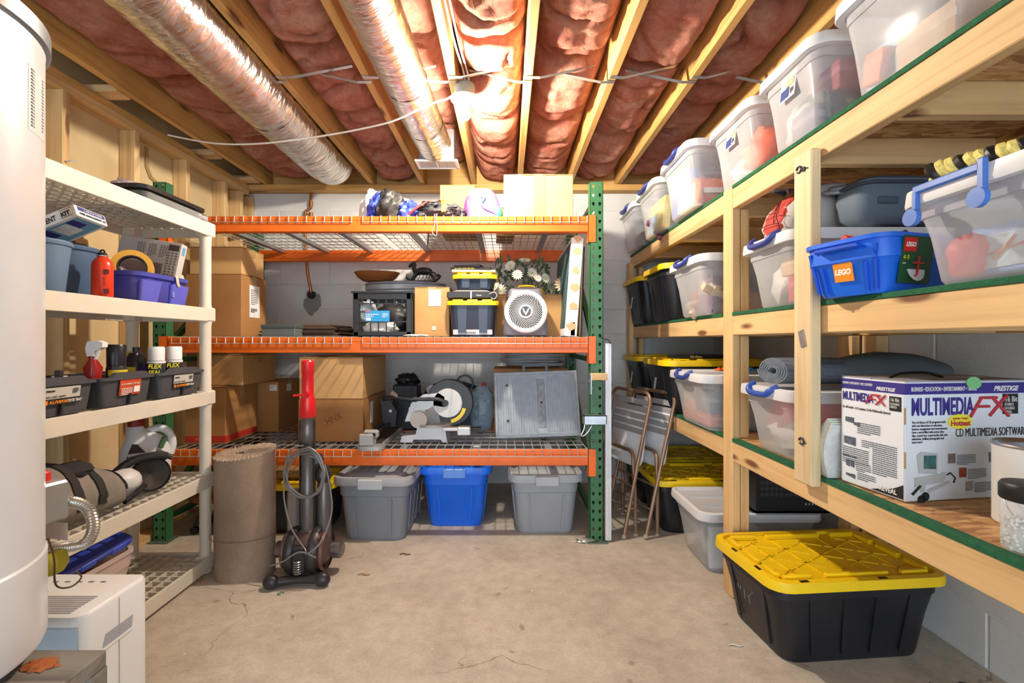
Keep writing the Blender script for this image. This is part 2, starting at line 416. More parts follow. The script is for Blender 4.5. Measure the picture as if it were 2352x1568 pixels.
# ---- foil ducts
def foil():
    m, t, p = nt('foil'); v = coords(t, (1,1,1), False)
    a = noise(t, coords(t, (9,34,9), False), 1, 5, .6, 1.0); b = noise(t, v, 9, 4, .6, .8)
    col = ramp(t, b, [(.3, lin((206,202,196))), (.7, lin((236,234,232)))])
    t.links.new(col, p.inputs['Base Color']); p.inputs['Metallic'].default_value = 1; p.inputs['Roughness'].default_value = .2
    bump(t, p, a, .55, .012); return m
FOIL = foil()
def duct(name, label, pts, r, seed):
    t = thing(name, label, 'duct', pts[0]); o0 = Vector(pts[0]); b = B()
    P = [Vector(p)-o0 for p in pts]; n = 420; nc = 48
    def cp(s):
        f = s*(len(P)-1); i = min(int(f), len(P)-2); g = f-i
        p0 = P[max(i-1, 0)]; p1 = P[i]; p2 = P[i+1]; p3 = P[min(i+2, len(P)-1)]
        return .5*((2*p1)+(p2-p0)*g+(2*p0-5*p1+4*p2-p3)*g*g+(3*p1-p0-3*p2+p3)*g**3)
    def fn(u, v):
        c = cp(v); a = 2*PI*u
        k = 1+.02*fb((math.cos(a)*2, v*16, math.sin(a)*2+seed), 1.0)+.016*mnoise.noise(Vector((math.cos(a)*3, v*110, math.sin(a)*3+seed)))+.012*mnoise.noise(Vector((math.cos(a)*7, v*60, math.sin(a)*7-seed)))
        return (c.x+r*k*math.cos(a), c.y, c.z+r*k*math.sin(a))
    b.grid(nc, n, fn, True); b.obj('foil_sleeve', FOIL, t, 60)
    for s in ((.52,) if seed == 1 else (.55, .78)):
        q = B(); c = cp(s)
        ring = [[(c.x+(r*1.012)*math.cos(2*PI*i/32), c.y+dy, c.z+(r*1.012)*math.sin(2*PI*i/32)) for i in range(32)] for dy in (-.03, .03)]
        q.loft(ring, False, False); q.obj('foil_tape', FOIL, t, 40)
    return t
duct('foil_duct', 'wide silver foil insulated duct running back along the left ceiling bay', [(-1.25,.3,2.41),(-1.25,1.4,2.405),(-1.243,2.2,2.40),(-1.247,2.7,2.405),(-1.255,3.2,2.41),(-1.26,3.45,2.44)], .143, 1)
duct('foil_duct', 'narrower silver foil duct ending at the ceiling register beside the bulb', [(-.505,.3,2.425),(-.505,1.5,2.42),(-.492,2.2,2.42),(-.475,2.7,2.415),(-.455,3.02,2.41)], .107, 2)
# ---- register with boot
rg = thing('ceiling_register', 'small white slotted air register under the end of the narrow duct', 'vent', (-.447, 3.09, 2.315))
B().span(-.115, .115, -.07, .075, .004, .2, .004).obj('boot', mat((172,176,182), .3, .9), rg, 0)
pl = B(); pl.span(-.137, .137, -.075, -.055, -.008, .004, .002).span(-.137, .137, .055, .075, -.008, .004, .002).span(-.137, -.115, -.055, .055, -.008, .004, .002).span(.115, .137, -.055, .055, -.008, .004, .002).span(-.006, .006, -.055, .055, -.008, .004)
pl.obj('face_plate', WHITEP, rg, 0)
for i in range(26):
    x = -.108+i*.0087
    if abs(x) > .008: B().at((x, 0, -.002), (0, R(25), 0)).span(-.0008, .0008, -.054, .054, -.006, .006).obj('louver', WHITEP, rg, 0)
# ---- bulb fixture
lf = thing('ceiling_lamp', 'bare glowing bulb in a white porcelain holder fixed to a joist', 'lamp', (-.208, 2.36, 2.37))
B().lathe([(.04, .0), (.05, .008), (.052, .06), (.048, .066)], 24).obj('junction_box', mat((92,104,104), .5), lf)
B().lathe([(.066, .0), (.07, -.006), (.066, -.012), (.045, -.017), (.026, -.022), (.024, -.03)], 32).obj('lamp_holder', WHITEP, lf)
bm, bt, bp = nt('bulb_glow'); em = N(bt, 'ShaderNodeEmission'); em.inputs[0].default_value = (*BULB_COL, 1); em.inputs[1].default_value = BULB
bt.links.new(em.outputs[0], bt.nodes['Material Output'].inputs[0])
B().lathe([(.013, -.03), (.014, -.042), (.024, -.06), (.03, -.078), (.029, -.092), (.019, -.106), (.004, -.112)], 14).obj('bulb', bm, lf)
WIRE = mat((232,226,214), .5)
wc = B(); pts = []
def crv(P, n=8):
    P = [Vector(p) for p in P]; out = []
    for i in range(len(P)-1):
        p0, p1, p2, p3 = P[max(i-1, 0)], P[i], P[i+1], P[min(i+2, len(P)-1)]
        for k in range(n):
            g = k/n; out.append(.5*((2*p1)+(p2-p0)*g+(2*p0-5*p1+4*p2-p3)*g*g+(3*p1-p0-3*p2+p3)*g**3))
    return out+[P[-1]]
wc.tube(crv([(-.245,2.33,2.385),(-.29,2.33,2.352),(-.36,2.33,2.33),(-.46,2.34,2.29),(-.62,2.38,2.25),(-.95,2.45,2.22),(-1.3,2.53,2.215),(-1.6,2.6,2.245),(-1.91,2.68,2.325)]), .0045, 6)
tag(wc.obj('power_cable', WIRE), 'white cable sagging from the bulb holder across to the stud wall', 'cable')
for k, (dx, lb) in enumerate(((0, 'white cable dropping along the joist into the bulb box, left one'), (.018, 'white cable dropping along the joist into the bulb box, right one'))):
    b = B(); b.tube(crv([(-.228+dx,1.0,2.432),(-.232+dx,1.6,2.43),(-.222+dx,2.0,2.435),(-.212+dx,2.25,2.47),(-.205+dx,2.33,2.46),(-.205+dx,2.355,2.445)]), .0045, 6)
    tag(b.obj('feed_cable', WIRE), lb, 'cable')
# ---- copper pipe on the back wall with grey patch
cp_ = thing('copper_pipe', 'old copper pipe bending down the back wall into a grey patch', 'pipe', (-1.59, 3.86, 1.45))
COP = mat((168,108,62), .4, .8, var=.3, vs=12)
x0 = 0
b = B(); b.tube(crv([(.0,0,.92),(.0,0,.84),(0,0,.80),(-.03,0,.775),(-.045,0,.75),(-.045,0,.6),(-.03,0,.3),(-.0,0,.13),(0,.02,.10)], 6), .011, 10); b.obj('pipe', COP, cp_)
for z in (.83, .74): B().lathe([(.015, z-.02), (.015, z+.02)], 12).obj('fitting', COP, cp_)
b = B()
def pt(u, v):
    a = 2*PI*u; r = (.085 if v > 0 else 0)*(1+.3*fb((math.cos(a), math.sin(a), 9), 1.7)); return (r*v*math.cos(a)*.85, .0235+.0, .03+r*v*math.sin(a)*1.15)
b.grid(40, 5, pt, True); b.obj('wall_patch', mat((140,140,142), .8, var=.1), cp_, 0)
b = B(); b.lathe([(.034,-.006),(.03,.012),(.0,.014)], 8, ax='y'); b.at((0,.01,.09)); q = B().at((0,.016,.09)).lathe([(.035,-.008),(.032,.006)], 7, ax='y'); q.obj('pipe_hole', mat((34,32,32), .8), cp_, 0)
B().lathe([(.03,2.35),(.032,2.40)], 10).at((-1.59,3.8,0)) 
# ================================================================== PALLET RACK
GREEN = mat((52,104,66), .45, var=.12, vs=14); ORANGE = mat((226,104,22), .42, var=.1, vs=10)
YF, YK = 2.749, 3.80
LZ = (.535, 1.188, 1.889)            # deck tops
rack = thing('pallet_rack', 'orange and green steel pallet rack standing along the back wall', 'rack', (0, 0, 0))
HOLE = [(0,.011),(.007,.008),(.0085,.001),(.0045,-.008),(0,-.013),(-.0045,-.008),(-.0085,.001),(-.007,.008)]
def rack_post(x0, y, front, h=2.086):
    """front = -1: perforated face towards the room"""
    b = B(); wd = .076; ch = .0508; n = int(h/ch); cw = wd/2
    for k in range(n):
        for c in (0, 1):
            cx = x0+cw*(c+.5); cz = ch*(k+.5); hx, hz = cw/2, ch/2
            out = [(0,hz),(hx,hz),(hx,0),(hx,-hz),(0,-hz),(-hx,-hz),(-hx,0),(-hx,hz)]
            for yy in (y, y+.003*front*-1):
                vs = [(cx+p[0], yy, cz+p[1]) for p in out]+[(cx+p[0], yy, cz+p[1]) for p in HOLE]
                b.add(vs, [(i, (i+1) % 8, 8+(i+1) % 8, 8+i) for i in range(8)])
            y2 = y-.003*front
            vs = [(cx+p[0], y, cz+p[1]) for p in HOLE]+[(cx+p[0], y2, cz+p[1]) for p in HOLE]
            b.add(vs, [(i, (i+1) % 8, 8+(i+1) % 8, 8+i) for i in range(8)])
    d = .062*-front
    b.span(x0, x0+.003, y, y+d, 0, n*ch); b.span(x0+wd-.003, x0+wd, y, y+d, 0, n*ch)
    b.span(x0+.003, x0+.02, y+d-.003*-front, y+d, 0, n*ch); b.span(x0+wd-.02, x0+wd-.003, y+d-.003*-front, y+d, 0, n*ch)
    p = b.obj('upright', GREEN, rack, 0)
    f = B(); f.span(x0-.015, x0+wd+.025, min(y, y+d)-.03, max(y, y+d)+.02, 0.0005, .006, .001)
    f.obj('foot_plate', mat((96,110,96), .5, .3), p, 0)
    return p
XL, XRr = -2.045, .484
for x0 in (XL, XRr):
    rack_post(x0, YF-.004, -1); rack_post(x0, YK+.06, 1)
    xm = x0+.038
    for z0, z1 in ((.12, .12), (.2, .95), (1.05, 1.05), (1.12, 1.9), (1.98, 1.98)):
        B().bar((xm, YF+.05, z0), (xm, YK, z1), .03, .03).obj('brace', GREEN, rack, 0)
for L, zt in enumerate(LZ):
    for y, sg in ((YF, 1), (YK, -1)):
        b = B(); x0, x1 = XL+.076, XRr
        b.span(x0, x1, y, y+.05*sg, zt-.094, zt-.03, .003); b.span(x0, x1, y, y+.028*sg, zt-.03, zt-.004, .002)
        bm_ = b.obj('beam', ORANGE, rack, 0)
        for xa, xb in ((x0-.04, x0+.012), (x1-.012, x1+.034)):
            q = B(); ya = y-.008*sg
            q.span(xa, xb, ya, ya+.005*sg, zt-.155, zt+.002, .001); q.span(xa if xa > 0 else xb-.004, (xa+.004) if xa > 0 else xb, ya, y+.04*sg, zt-.155, zt+.002)
            cn = q.obj('beam_connector', ORANGE, bm_, 0)
    # small rivet holes stay with the connectors
DECKS = ((-1.935, -.895), (-.83, .468))
WIREM = mat((206,204,198), .35, .6, var=.05)
LN = ('lowest', 'middle', 'top')
for L, zt in enumerate(LZ):
    for s, (xa, xb) in enumerate(DECKS):
        d = thing('wire_deck', '%s wire mesh deck panel on the %s level of the orange rack' % (('left', 'right')[s], LN[L]), 'wire deck', (xa, YF, zt), 0, 'wire decks of the pallet rack')
        b = B(); n = int(round((xb-xa)/.0513)); r_ = .0028
        for k in range(n+1):
            x = (xb-xa)*k/n
            b.tube([(x, -.0065, -.042), (x, -.0065, -.004), (x, 0, -.0012), (x, 1.05, -.0012)], r_, 5)
        for y in [-.0095]: b.tube([(0, y, -.040), (xb-xa, y, -.040)], r_, 5)
        m_ = 10
        for k in range(m_): 
            y = .03+(1.0)*k/(m_-1); b.tube([(0, y, -.005), (xb-xa, y, -.005)], r_, 5)
        b.obj('wire_mesh', WIREM, d, 60)
        for k in range(3):
            x = (xb-xa)*(k+.5)/3
            c = B(); c.span(x-.02, x+.02, .052, .995, -.032, -.009).obj('support_channel', GALV, d, 0)
# clamp pieces on the front upright
wb_ = thing('clamp_block', 'small wooden block in a metal bracket on the green rack upright', 'bracket', (XRr+.02, YF-.03, .94))
B().span(-.022, .068, -.03, .02, .0, .038, .002).obj('wood_block', PINE['x'], wb_, 0)
B().span(-.024, -.02, -.03, .02, -.08, .03).obj('bracket_arm', GALV, wb_, 0); B().at((-.028,-.01,-.005)).lathe([(.008,-.006),(.008,.006)], 8, ax='x').obj('bolt', STEEL, wb_)
wb_ = thing('steel_bracket', 'grey steel channel bracket with a wire clip on the green rack upright', 'bracket', (XRr-.01, YF-.03, .69))
b = B(); b.span(-.035, .095, -.03, -.026, 0, .05).span(-.035, -.031, -.03, .02, 0, .05).span(.091, .095, -.03, .02, 0, .05).span(-.035, .095, -.03, .02, .046, .05); b.obj('channel', GALV, wb_, 0)
b = B(); b.tube(crv([(-.03,-.03,-.002),(-.036,-.034,-.03),(-.05,-.034,-.06),(-.035,-.034,-.062),(-.012,-.034,-.04),(.005,-.034,-.012),(.01,-.03,-.004)], 4), .0035, 6); b.obj('wire_clip', STEEL, wb_)
b = B(); b.span(.572, .606, YF-.01, YF-.006, .012, 1.15).span(.572, .575, YF-.006, YF+.02, .012, 1.15).span(.603, .606, YF-.006, YF+.02, .012, 1.15).span(.586, .592, YF-.014, YF-.01, .012, 1.15)
tag(b.obj('metal_channel', mat((212,214,216), .4, .3), None, 0), 'tall pale metal channel leaning beside the green rack upright', 'channel')
b = B(); b.tube(crv([(.545,YF-.012,1.19),(.56,YF-.02,1.175),(.585,YF-.02,1.17),(.598,YF-.02,1.15),(.602,YF-.015,1.155)], 5), .003, 6)
tag(b.obj('cord_loop', BLACK), 'short black cord looped on the green upright above the metal channel', 'cord')
# ================================================================== LEFT PLASTIC SHELVING
SX0, SX1, SY0, SY1 = -1.92, -1.487, 1.45, 2.43
SZ = (.082, .494, .909, 1.327, 1.755)
su = thing('plastic_shelving', 'cream plastic five tier shelving unit against the stud wall', 'shelving', (0, 0, 0))
for i, z in enumerate(SZ):
    b = B(); f = .066
    b.span(SX1-.012, SX1, SY0+.06, SY1-.06, z-f, z, .002); b.span(SX0, SX0+.012, SY0+.06, SY1-.06, z-f, z, .002)
    b.span(SX0+.06, SX1-.06, SY0, SY0+.012, z-f, z, .002); b.span(SX0+.06, SX1-.06, SY1-.012, SY1, z-f, z, .002)
    for x in (SX0+.032, SX1-.032):
        for y in (SY0+.035, SY1-.035): b.box((x, y, z-f/2+.001), (.066, .07, f+.004), .006)
    sh = b.obj('shelf', CREAM, su, 0)
    g = B(); zt = z-.006
    n = 8
    for k in range(n+1):
        x = SX0+.012+(SX1-SX0-.024)*k/n; g.span(x-.003, x+.003, SY0+.012, SY1-.012, zt-.022, zt)
    n = 21
    for k in range(n+1):
        y = SY0+.012+(SY1-SY0-.024)*k/n; g.span(SX0+.012, SX1-.012, y-.003, y+.003, zt-.022, zt-.0005)
    g.obj('shelf_lattice', CREAM, sh, 0)
    if i < 4:
        for x in (SX0+.032, SX1-.032):
            for y in (SY0+.035, SY1-.035):
                B().lathe([(.029, z), (.026, z+.03), (.026, SZ[i+1]-.1), (.029, SZ[i+1]-.066)], 16, False, False).at((0,0,0))
                q = B().at((x, y, 0)); q.lathe([(.03, z), (.0265, z+.02), (.0265, SZ[i+1]-.09), (.03, SZ[i+1]-.066)], 16); q.obj('post', CREAM, su)
for x in (SX0+.032, SX1-.032):
    for y in (SY0+.035, SY1-.035): B().at((x, y, 0)).lathe([(.028, 0.0), (.028, .02)], 12).obj('foot', CREAM, su)
# ================================================================== RIGHT LUMBER SHELVING
ws = thing('lumber_shelving', 'home built pine lumber shelving with green carpet edging along the right wall', 'shelving', (0, 0, 0))
XF = 1.02; ZT = (.721, 1.2885, 1.859)
def osb():
    m, t, p = nt('osb'); v = coords(t, (9, 30, 30)); vo = N(t, 'ShaderNodeTexVoronoi'); vo.inputs['Scale'].default_value = 2.2
    dn = noise(t, coords(t), 9, 4); va = N(t, 'ShaderNodeVectorMath', operation='ADD'); t.links.new(v, va.inputs[0]); t.links.new(dn, va.inputs[1])
    t.links.new(va.outputs[0], vo.inputs['Vector'])
    col = ramp(t, vo.outputs['Color'], [(.1, lin((150,104,62))), (.5, lin((196,150,98))), (.9, lin((222,184,132)))])
    col = mixc(t, .3, col, ramp(t, noise(t, v, 3, 4), [(.3, (.5,.4,.3)), (.6, (1,1,1))]), 'MULTIPLY')
    t.links.new(col, p.inputs['Base Color']); p.inputs['Roughness'].default_value = .7; bump(t, p, vo.outputs['Distance'], .2, .003); return m
OSB = osb()
for i, z in enumerate(ZT):
    for y0, y1 in ((.25, 2.138), (2.232, 3.885)):
        B().span(XF, XF+.038, y0, y1, z-.1, z-.011, .003).obj('front_beam', PINE['y'], ws, 0)
    B().span(XR-.046, XR-.008, .25, 3.88, z-.1, z-.011, .003).obj('back_beam', JOIST['y'], ws, 0)
    B().span(XF+.001, XR-.008, .25, 2.136, z-.011, z, .001).obj('deck_board', OSB, ws, 0)
    B().span(XF+.001, XR-.008, 2.234, 3.885, z-.011, z, .001).obj('deck_board', OSB, ws, 0)
    for y in (.75, 1.27, 1.62, 2.28, 2.85, 3.4):
        B().span(XF+.04, XR-.047, y-.019, y+.019, z-.1, z-.012, .002).obj('cross_member', PINE['x'], ws, 0)
    for y0, y1 in ((.25, 2.136), (2.234, 3.885)):
        b = B(); b.span(XF-.002, XF+.028, y0, y1, z, z+.003, .001).span(XF-.004, XF, y0, y1, z-.012, z+.003, .001); b.obj('carpet_edge', GREENC, ws, 0)
B().span(XF-.002, XF+.036, 2.14, 2.23, 0, 1.862, .004).obj('post', PINE['z'], ws, 0)
for z0, z1 in ((.012, ZT[0]-.102), (ZT[0]+.004, ZT[1]-.102), (ZT[1]+.004, ZT[2]-.102)):
    B().span(XF+.038, XF+.076, 2.14, 2.228, z0, z1, .003).obj('jack_post', PINE['z'], ws, 0)
    B().span(XR-.1, XR-.06, 2.2, 2.29, z0, z1, .003).obj('rear_post', PINE['z'], ws, 0)
    B().span(XR-.06, XR-.008, 2.1, 2.19, z0, z1, .003).obj('rear_post', PINE['z'], ws, 0)
    B().span(XF+.04, XF+.078, 3.79, 3.88, z0, z1, .003).obj('jack_post', PINE['z'], ws, 0)
B().span(XF-.038, XF-.001, 3.79, 3.88, 0, 1.79, .004).obj('post', PINE['z'], ws, 0)
rp = B().span(.982, 1.016, 1.529, 1.622, .69, 1.785, .004).obj('retaining_board', POSTW, ws, 0)
def eye(y, z, r_=.014):
    b = B(); b.tube([(.981-.002, y+r_*math.cos(a)*.9, z+r_*math.sin(a)*.75) for a in [2*PI*k/16 for k in range(15)]], .0028, 6); b.tube([(.982, y-.01, z), (.982, y-.022, z-.004)], .0025, 6)
    b.obj('eye_hook', DARK, rp)
eye(1.59, 1.735); eye(1.565, 1.728, .008); eye(1.575, .83)
b = B(); b.at((.980, 1.572, 1.17), (R(-18), 0, 0)); b.span(-.002, .002, -.014, .014, -.028, .028, .001); b.obj('metal_plate', GALV, rp, 0)
# ================================================================== TOTES
def clipline(x0, y0, dx, dy, hx, hy):
    t0, t1 = -9, 9
    for p, d, h in ((x0, dx, hx), (y0, dy, hy)):
        if abs(d) < 1e-6:
            if abs(p) > h: return None
            continue
        a, b_ = (-h-p)/d, (h-p)/d
        t0 = max(t0, min(a, b_)); t1 = min(t1, max(a, b_))
    return (t0, t1) if t1-t0 > .03 else None
TD = []
def tote(name, label, loc, rotz, L, W, H, body, lid, style='hd', group=None, latch=None, tp=.86, openlid=False, cat='tote'):
    t = thing(name, label, cat, loc, rotz, group); l, w_ = L-.05, W-.05
    rc = .06 if style != 'clear' else .05
    hb = H-.03; b = B()
    prof = [(tp-.03, .0), (tp, .012), (tp+(1-tp)*.5, hb*.55), (.985, hb-.05), (1.0, hb-.05), (1.0, hb)]
    if style == 'rough': prof = [(tp-.03, 0), (tp, .015), (.93, hb*.70), (.965, hb*.72), (.99, hb-.01), (1.0, hb)]
    if openlid: prof += [(1.05, hb), (1.05, hb+.012), (.97, hb+.012), (tp-.02, .02)]
    b.loft([rr(l*s, w_*s, rc*s, z) for s, z in prof], True, openlid)
    bo = b.obj('body', body, t, 40)
    # vertical ribs and recessed corner lines, moulded with the body
    q = B()
    def wallpt(side, u, z):
        s = tp+(1-tp)*min(1, z/hb); s = min(s, 1)
        return {0: (-l/2*s, u*w_*s/2), 1: (l/2*s, u*w_*s/2), 2: (u*l*s/2, -w_*s/2), 3: (u*l*s/2, w_*s/2)}[side]
    if style in ('hd', 'rough'):
        for side in range(4):
            for u in ((-.55, .55) if side < 2 else (-.62, -.2, .2, .62)):
                z0, z1 = .03, hb*(.86 if style == 'hd' else .68)
                a = wallpt(side, u-.02, z0); c = wallpt(side, u-.02, z1); d = wallpt(side, u+.02, z0); e = wallpt(side, u+.02, z1)
                ax = {0: (-1,0), 1: (1,0), 2: (0,-1), 3: (0,1)}[side]; th = .005
                q = B(); q.loft([[(a[0],a[1],z0),(d[0],d[1],z0),(d[0]+ax[0]*th,d[1]+ax[1]*th,z0),(a[0]+ax[0]*th,a[1]+ax[1]*th,z0)],
                        [(c[0],c[1],z1),(e[0],e[1],z1),(e[0]+ax[0]*th,e[1]+ax[1]*th,z1),(c[0]+ax[0]*th,c[1]+ax[1]*th,z1)]])
                q.obj('rib', body, bo, 0)
    if lid:
        b = B()
        if style == 'hd':
            b.loft([rr(l+.012, w_+.012, rc, hb-.012), rr(L-.002, W-.002, rc+.01, hb-.012), rr(L, W, rc+.012, hb), rr(L-.006, W-.006, rc+.01, hb+.022), rr(L-.055, W-.055, rc-.01, hb+.024), rr(L-.062, W-.062, rc-.01, hb+.012)], False, True)
            hx, hy = L/2-.055, W/2-.055
            for sx in (-1, 1):
                for u0, u1 in ((-.95, -.45), (-.3, .3), (.45, .95)):
                    b.span(sx*hx-.012, sx*hx+.008, u0*hy, u1*hy, hb+.01, hb+.03, .004)
            for sy in (-1, 1):
                for u0, u1 in ((-.96, -.6), (-.42, .42), (.6, .96)):
                    b.span(u0*hx, u1*hx, sy*hy-.012, sy*hy+.008, hb+.01, hb+.03, .004)
            ix, iy = hx-.025, hy-.025
            for ang in (28, 152, 90):
                dx, dy = math.cos(R(ang)), math.sin(R(ang))
                for k in range(-4, 5):
                    off = k*.105; r_ = clipline(-dy*off, dx*off, dx, dy, ix, iy)
                    if r_:
                        m0 = r_[0]; 
                        while m0 < r_[1]-.02:
                            m1 = min(m0+.1, r_[1])
                            b.bar((-dy*off+dx*m0, dx*off+dy*m0, hb+.0135), (-dy*off+dx*m1, dx*off+dy*m1, hb+.0135), .006, .004); m0 = m1+.012
            ld = b.obj('lid', lid, t, 40)
            for x, y in ((-.33*L, -W/2+.016), (.1*L, -W/2+.016), (-L/2+.017, .12*W), (-L/2+.017, -.22*W)):
                B().span(x-(.016 if abs(y) > W*.4 else .006), x+(.016 if abs(y) > W*.4 else .006), y-(.006 if abs(y) > W*.4 else .016), y+(.006 if abs(y) > W*.4 else .016), hb+.0215, hb+.0245).obj('lock_hole', BLACK, ld, 0)
        elif style == 'rough':
            b.loft([rr(l+.01, w_+.01, rc, hb-.035), rr(L-.004, W-.004, rc+.01, hb-.035), rr(L, W, rc+.012, hb-.02), rr(L-.012, W-.012, rc+.01, hb+.008), rr(L-.04, W-.04, rc, hb+.012), rr(L-.07, W-.07, rc, hb+.002), rr(L-.1, W-.1, rc, hb+.002), rr(L-.13, W-.13, rc-.01, hb+.014)], False, True)
            for k in range(-3, 4): b.span(-L/2+.09, L/2-.09, k*.05-.004, k*.05+.004, hb+.013, hb+.018)
            ld = b.obj('lid', lid, t, 40)
            for sx in (-1, 1): B().span(sx*(L/2+.004)-.012, sx*(L/2+.004)+.012, -.07, .07, hb-.052, hb+.006, .005).obj('handle_tab', latch or lid, ld, 0)
        else:
            b.loft([rr(l+.008, w_+.008, rc, hb-.02), rr(L-.004, W-.004, rc+.01, hb-.02), rr(L, W, rc+.012, hb-.012), rr(L-.006, W-.006, rc+.01, hb+.018), rr(L-.04, W-.04, rc, hb+.022), rr(L-.07, W-.07, rc-.01, hb+.008)], False, True)
            for k in (-1, 1): b.span(-L/2+.07, L/2-.07, k*W*.16-.003, k*W*.16+.003, hb+.008, hb+.014)
            ld = b.obj('lid', lid, t, 40)
            if latch:
                for sx in (-1, 1):
                    q = B(); pts = crv([(sx*(L/2-.02), -.085, hb+.028), (sx*(L/2+.006), -.075, hb+.012), (sx*(L/2+.012), -.05, hb-.005), (sx*(L/2+.012), .05, hb-.005), (sx*(L/2+.006), .075, hb+.012), (sx*(L/2-.02), .085, hb+.028)], 5)
                    q.tube(pts, .0115, 8); q.obj('latch_handle', latch, t, 60)
    TD.append((t, L, W, H, tp)); return t
def yr(y0, y1): return (y0+y1)/2, y1-y0
# -------- clear totes on the top shelf
TOPZ = ZT[2]+.0035
CL = []
for xl, y0, y1, H, lt, nm in ((.905, 3.40, 3.86, .325, LATCH, 'clear storage tote on the top shelf next to the back wall'),
        (.905, 2.905, 3.375, .325, LATCH, 'clear storage tote on the top shelf with a yellow folder inside'),
        (.91, 2.385, 2.86, .335, LATCH, 'clear tote on the top shelf holding an orange game tube'),
        (.985, 1.925, 2.355, .315, None, 'lidded clear tote on the top shelf with bright orange fabric inside'),
        (.99, 1.525, 1.905, .315, None, 'clear tote on the top shelf holding a red case and bagged toys'),
        (.99, 1.065, 1.475, .315, None, 'clear tote on the top shelf nearest the camera, tan board inside')):
    yc, W = yr(y0, y1); L = .62
    CL.append(tote('storage_tote', nm, (xl+L/2, yc, TOPZ), 0, L, W, H, CLEAR, CLEARLID, 'clear', 'clear totes on the top wooden shelf', lt, .88))
# -------- middle shelf
MZ = ZT[1]+.0035
tote('storage_tote', 'black tote with yellow lid on the middle shelf, against the back wall', (.93+.32, 3.61, MZ), 0, .64, .47, .345, BLACKP, YELLOW, 'hd', 'black totes with yellow lids')
b2 = tote('storage_tote', 'black tote with yellow lid on the middle shelf beside a clear tote', (.935+.32, 3.07, MZ), 0, .64, .47, .35, BLACKP, YELLOW, 'hd', 'black totes with yellow lids')
tote('storage_tote', 'clear tote of mixed small toys on the middle shelf beside the main post', (.925+.31, 2.505, MZ), 0, .62, .48, .305, CLEAR, CLEARLID, 'clear', 'clear totes on the middle shelf', LATCH, .86)
tote('storage_tote', 'clear tote under the red cushion on the middle shelf', (.985+.30, 1.83, MZ), 0, .60, .39, .275, CLEAR, CLEARLID, 'clear', 'clear totes on the middle shelf', LATCH, .86)
# -------- lower shelf
BZ = ZT[0]+.0035
tote('storage_tote', 'black tote with yellow lid on the lower shelf, against the back wall', (.93+.32, 3.61, BZ), 0, .64, .47, .335, BLACKP, YELLOW, 'hd', 'black totes with yellow lids')
tote('storage_tote', 'black tote with yellow lid on the lower shelf beside the clear book tote', (.935+.32, 3.05, BZ), 0, .64, .52, .33, BLACKP, YELLOW, 'hd', 'black totes with yellow lids')
tote('storage_tote', 'clear tote packed with books on the lower shelf beside the main post', (.925+.31, 2.49, BZ), 0, .62, .5, .285, CLEAR, CLEARLID, 'clear', 'clear totes on the lower shelf', LATCH, .86)
tote('storage_tote', 'clear tote of red and white bags under the rolled grey mat', (.985+.30, 1.84, BZ), 0, .60, .41, .27, CLEAR2, CLEARLID, 'clear', 'clear totes on the lower shelf', mat((44,80,168), .4), .86)
# paper stickers on the black totes
for lb, y, z0 in ((0, 3.72, MZ), (1, 3.72, BZ), (2, 3.2, BZ)): pass
for par in [o for o in C.objects if o.get('group') == 'black totes with yellow lids']:
    if 'beside a clear tote' in par['label']: continue
    sticker('paper_label', par, (-.291, .06, .12), (0,-1,0), (.13,0,1), .035, .15, PAPER); lines('printed_rows', par, (-.2905, .055, .25), (0,-1,0), (.13,0,1), .026, 14, .009, INK, .004)
# -------- floor, right side
tote('storage_tote', 'black tote with yellow lid on the floor in the far right corner', (.90+.34, 3.57, 0), 0, .68, .47, .335, BLACKP, YELLOW, 'hd', 'black totes with yellow lids on the floor')
tote('storage_tote', 'black tote with yellow lid on the floor behind the folding chairs', (.885+.34, 3.05, 0), 0, .68, .46, .335, BLACKP, YELLOW, 'hd', 'black totes with yellow lids on the floor')
nt_ = tote('storage_tote', 'large black tote with yellow lid on the floor in the right foreground', (1.254, 1.894, 0), R(5), .69, .45, .325, BLACKP, YELLOW, 'hd', 'black totes with yellow lids on the floor', tp=.84)
b = B()
rnd = random.Random(4)
for k in range(9):
    y = .03+rnd.uniform(-.05, .05); z = .2+rnd.uniform(-.05, .05)
    b.bar((-.299-.002, y, z), (-.299-.001, y+rnd.uniform(-.05,.05), z+rnd.uniform(-.04,.04)), .0012, .0012, (1,0,0))
b.obj('scratch', mat((150,152,158), .7), nt_, 0)
tote('storage_tote', 'clear bin with frosted lid on the floor beside the main post', (.945+.31, 2.545, 0), 0, .62, .46, .325, CLEAR2, CLEARLID, 'clear', None, None, .84)
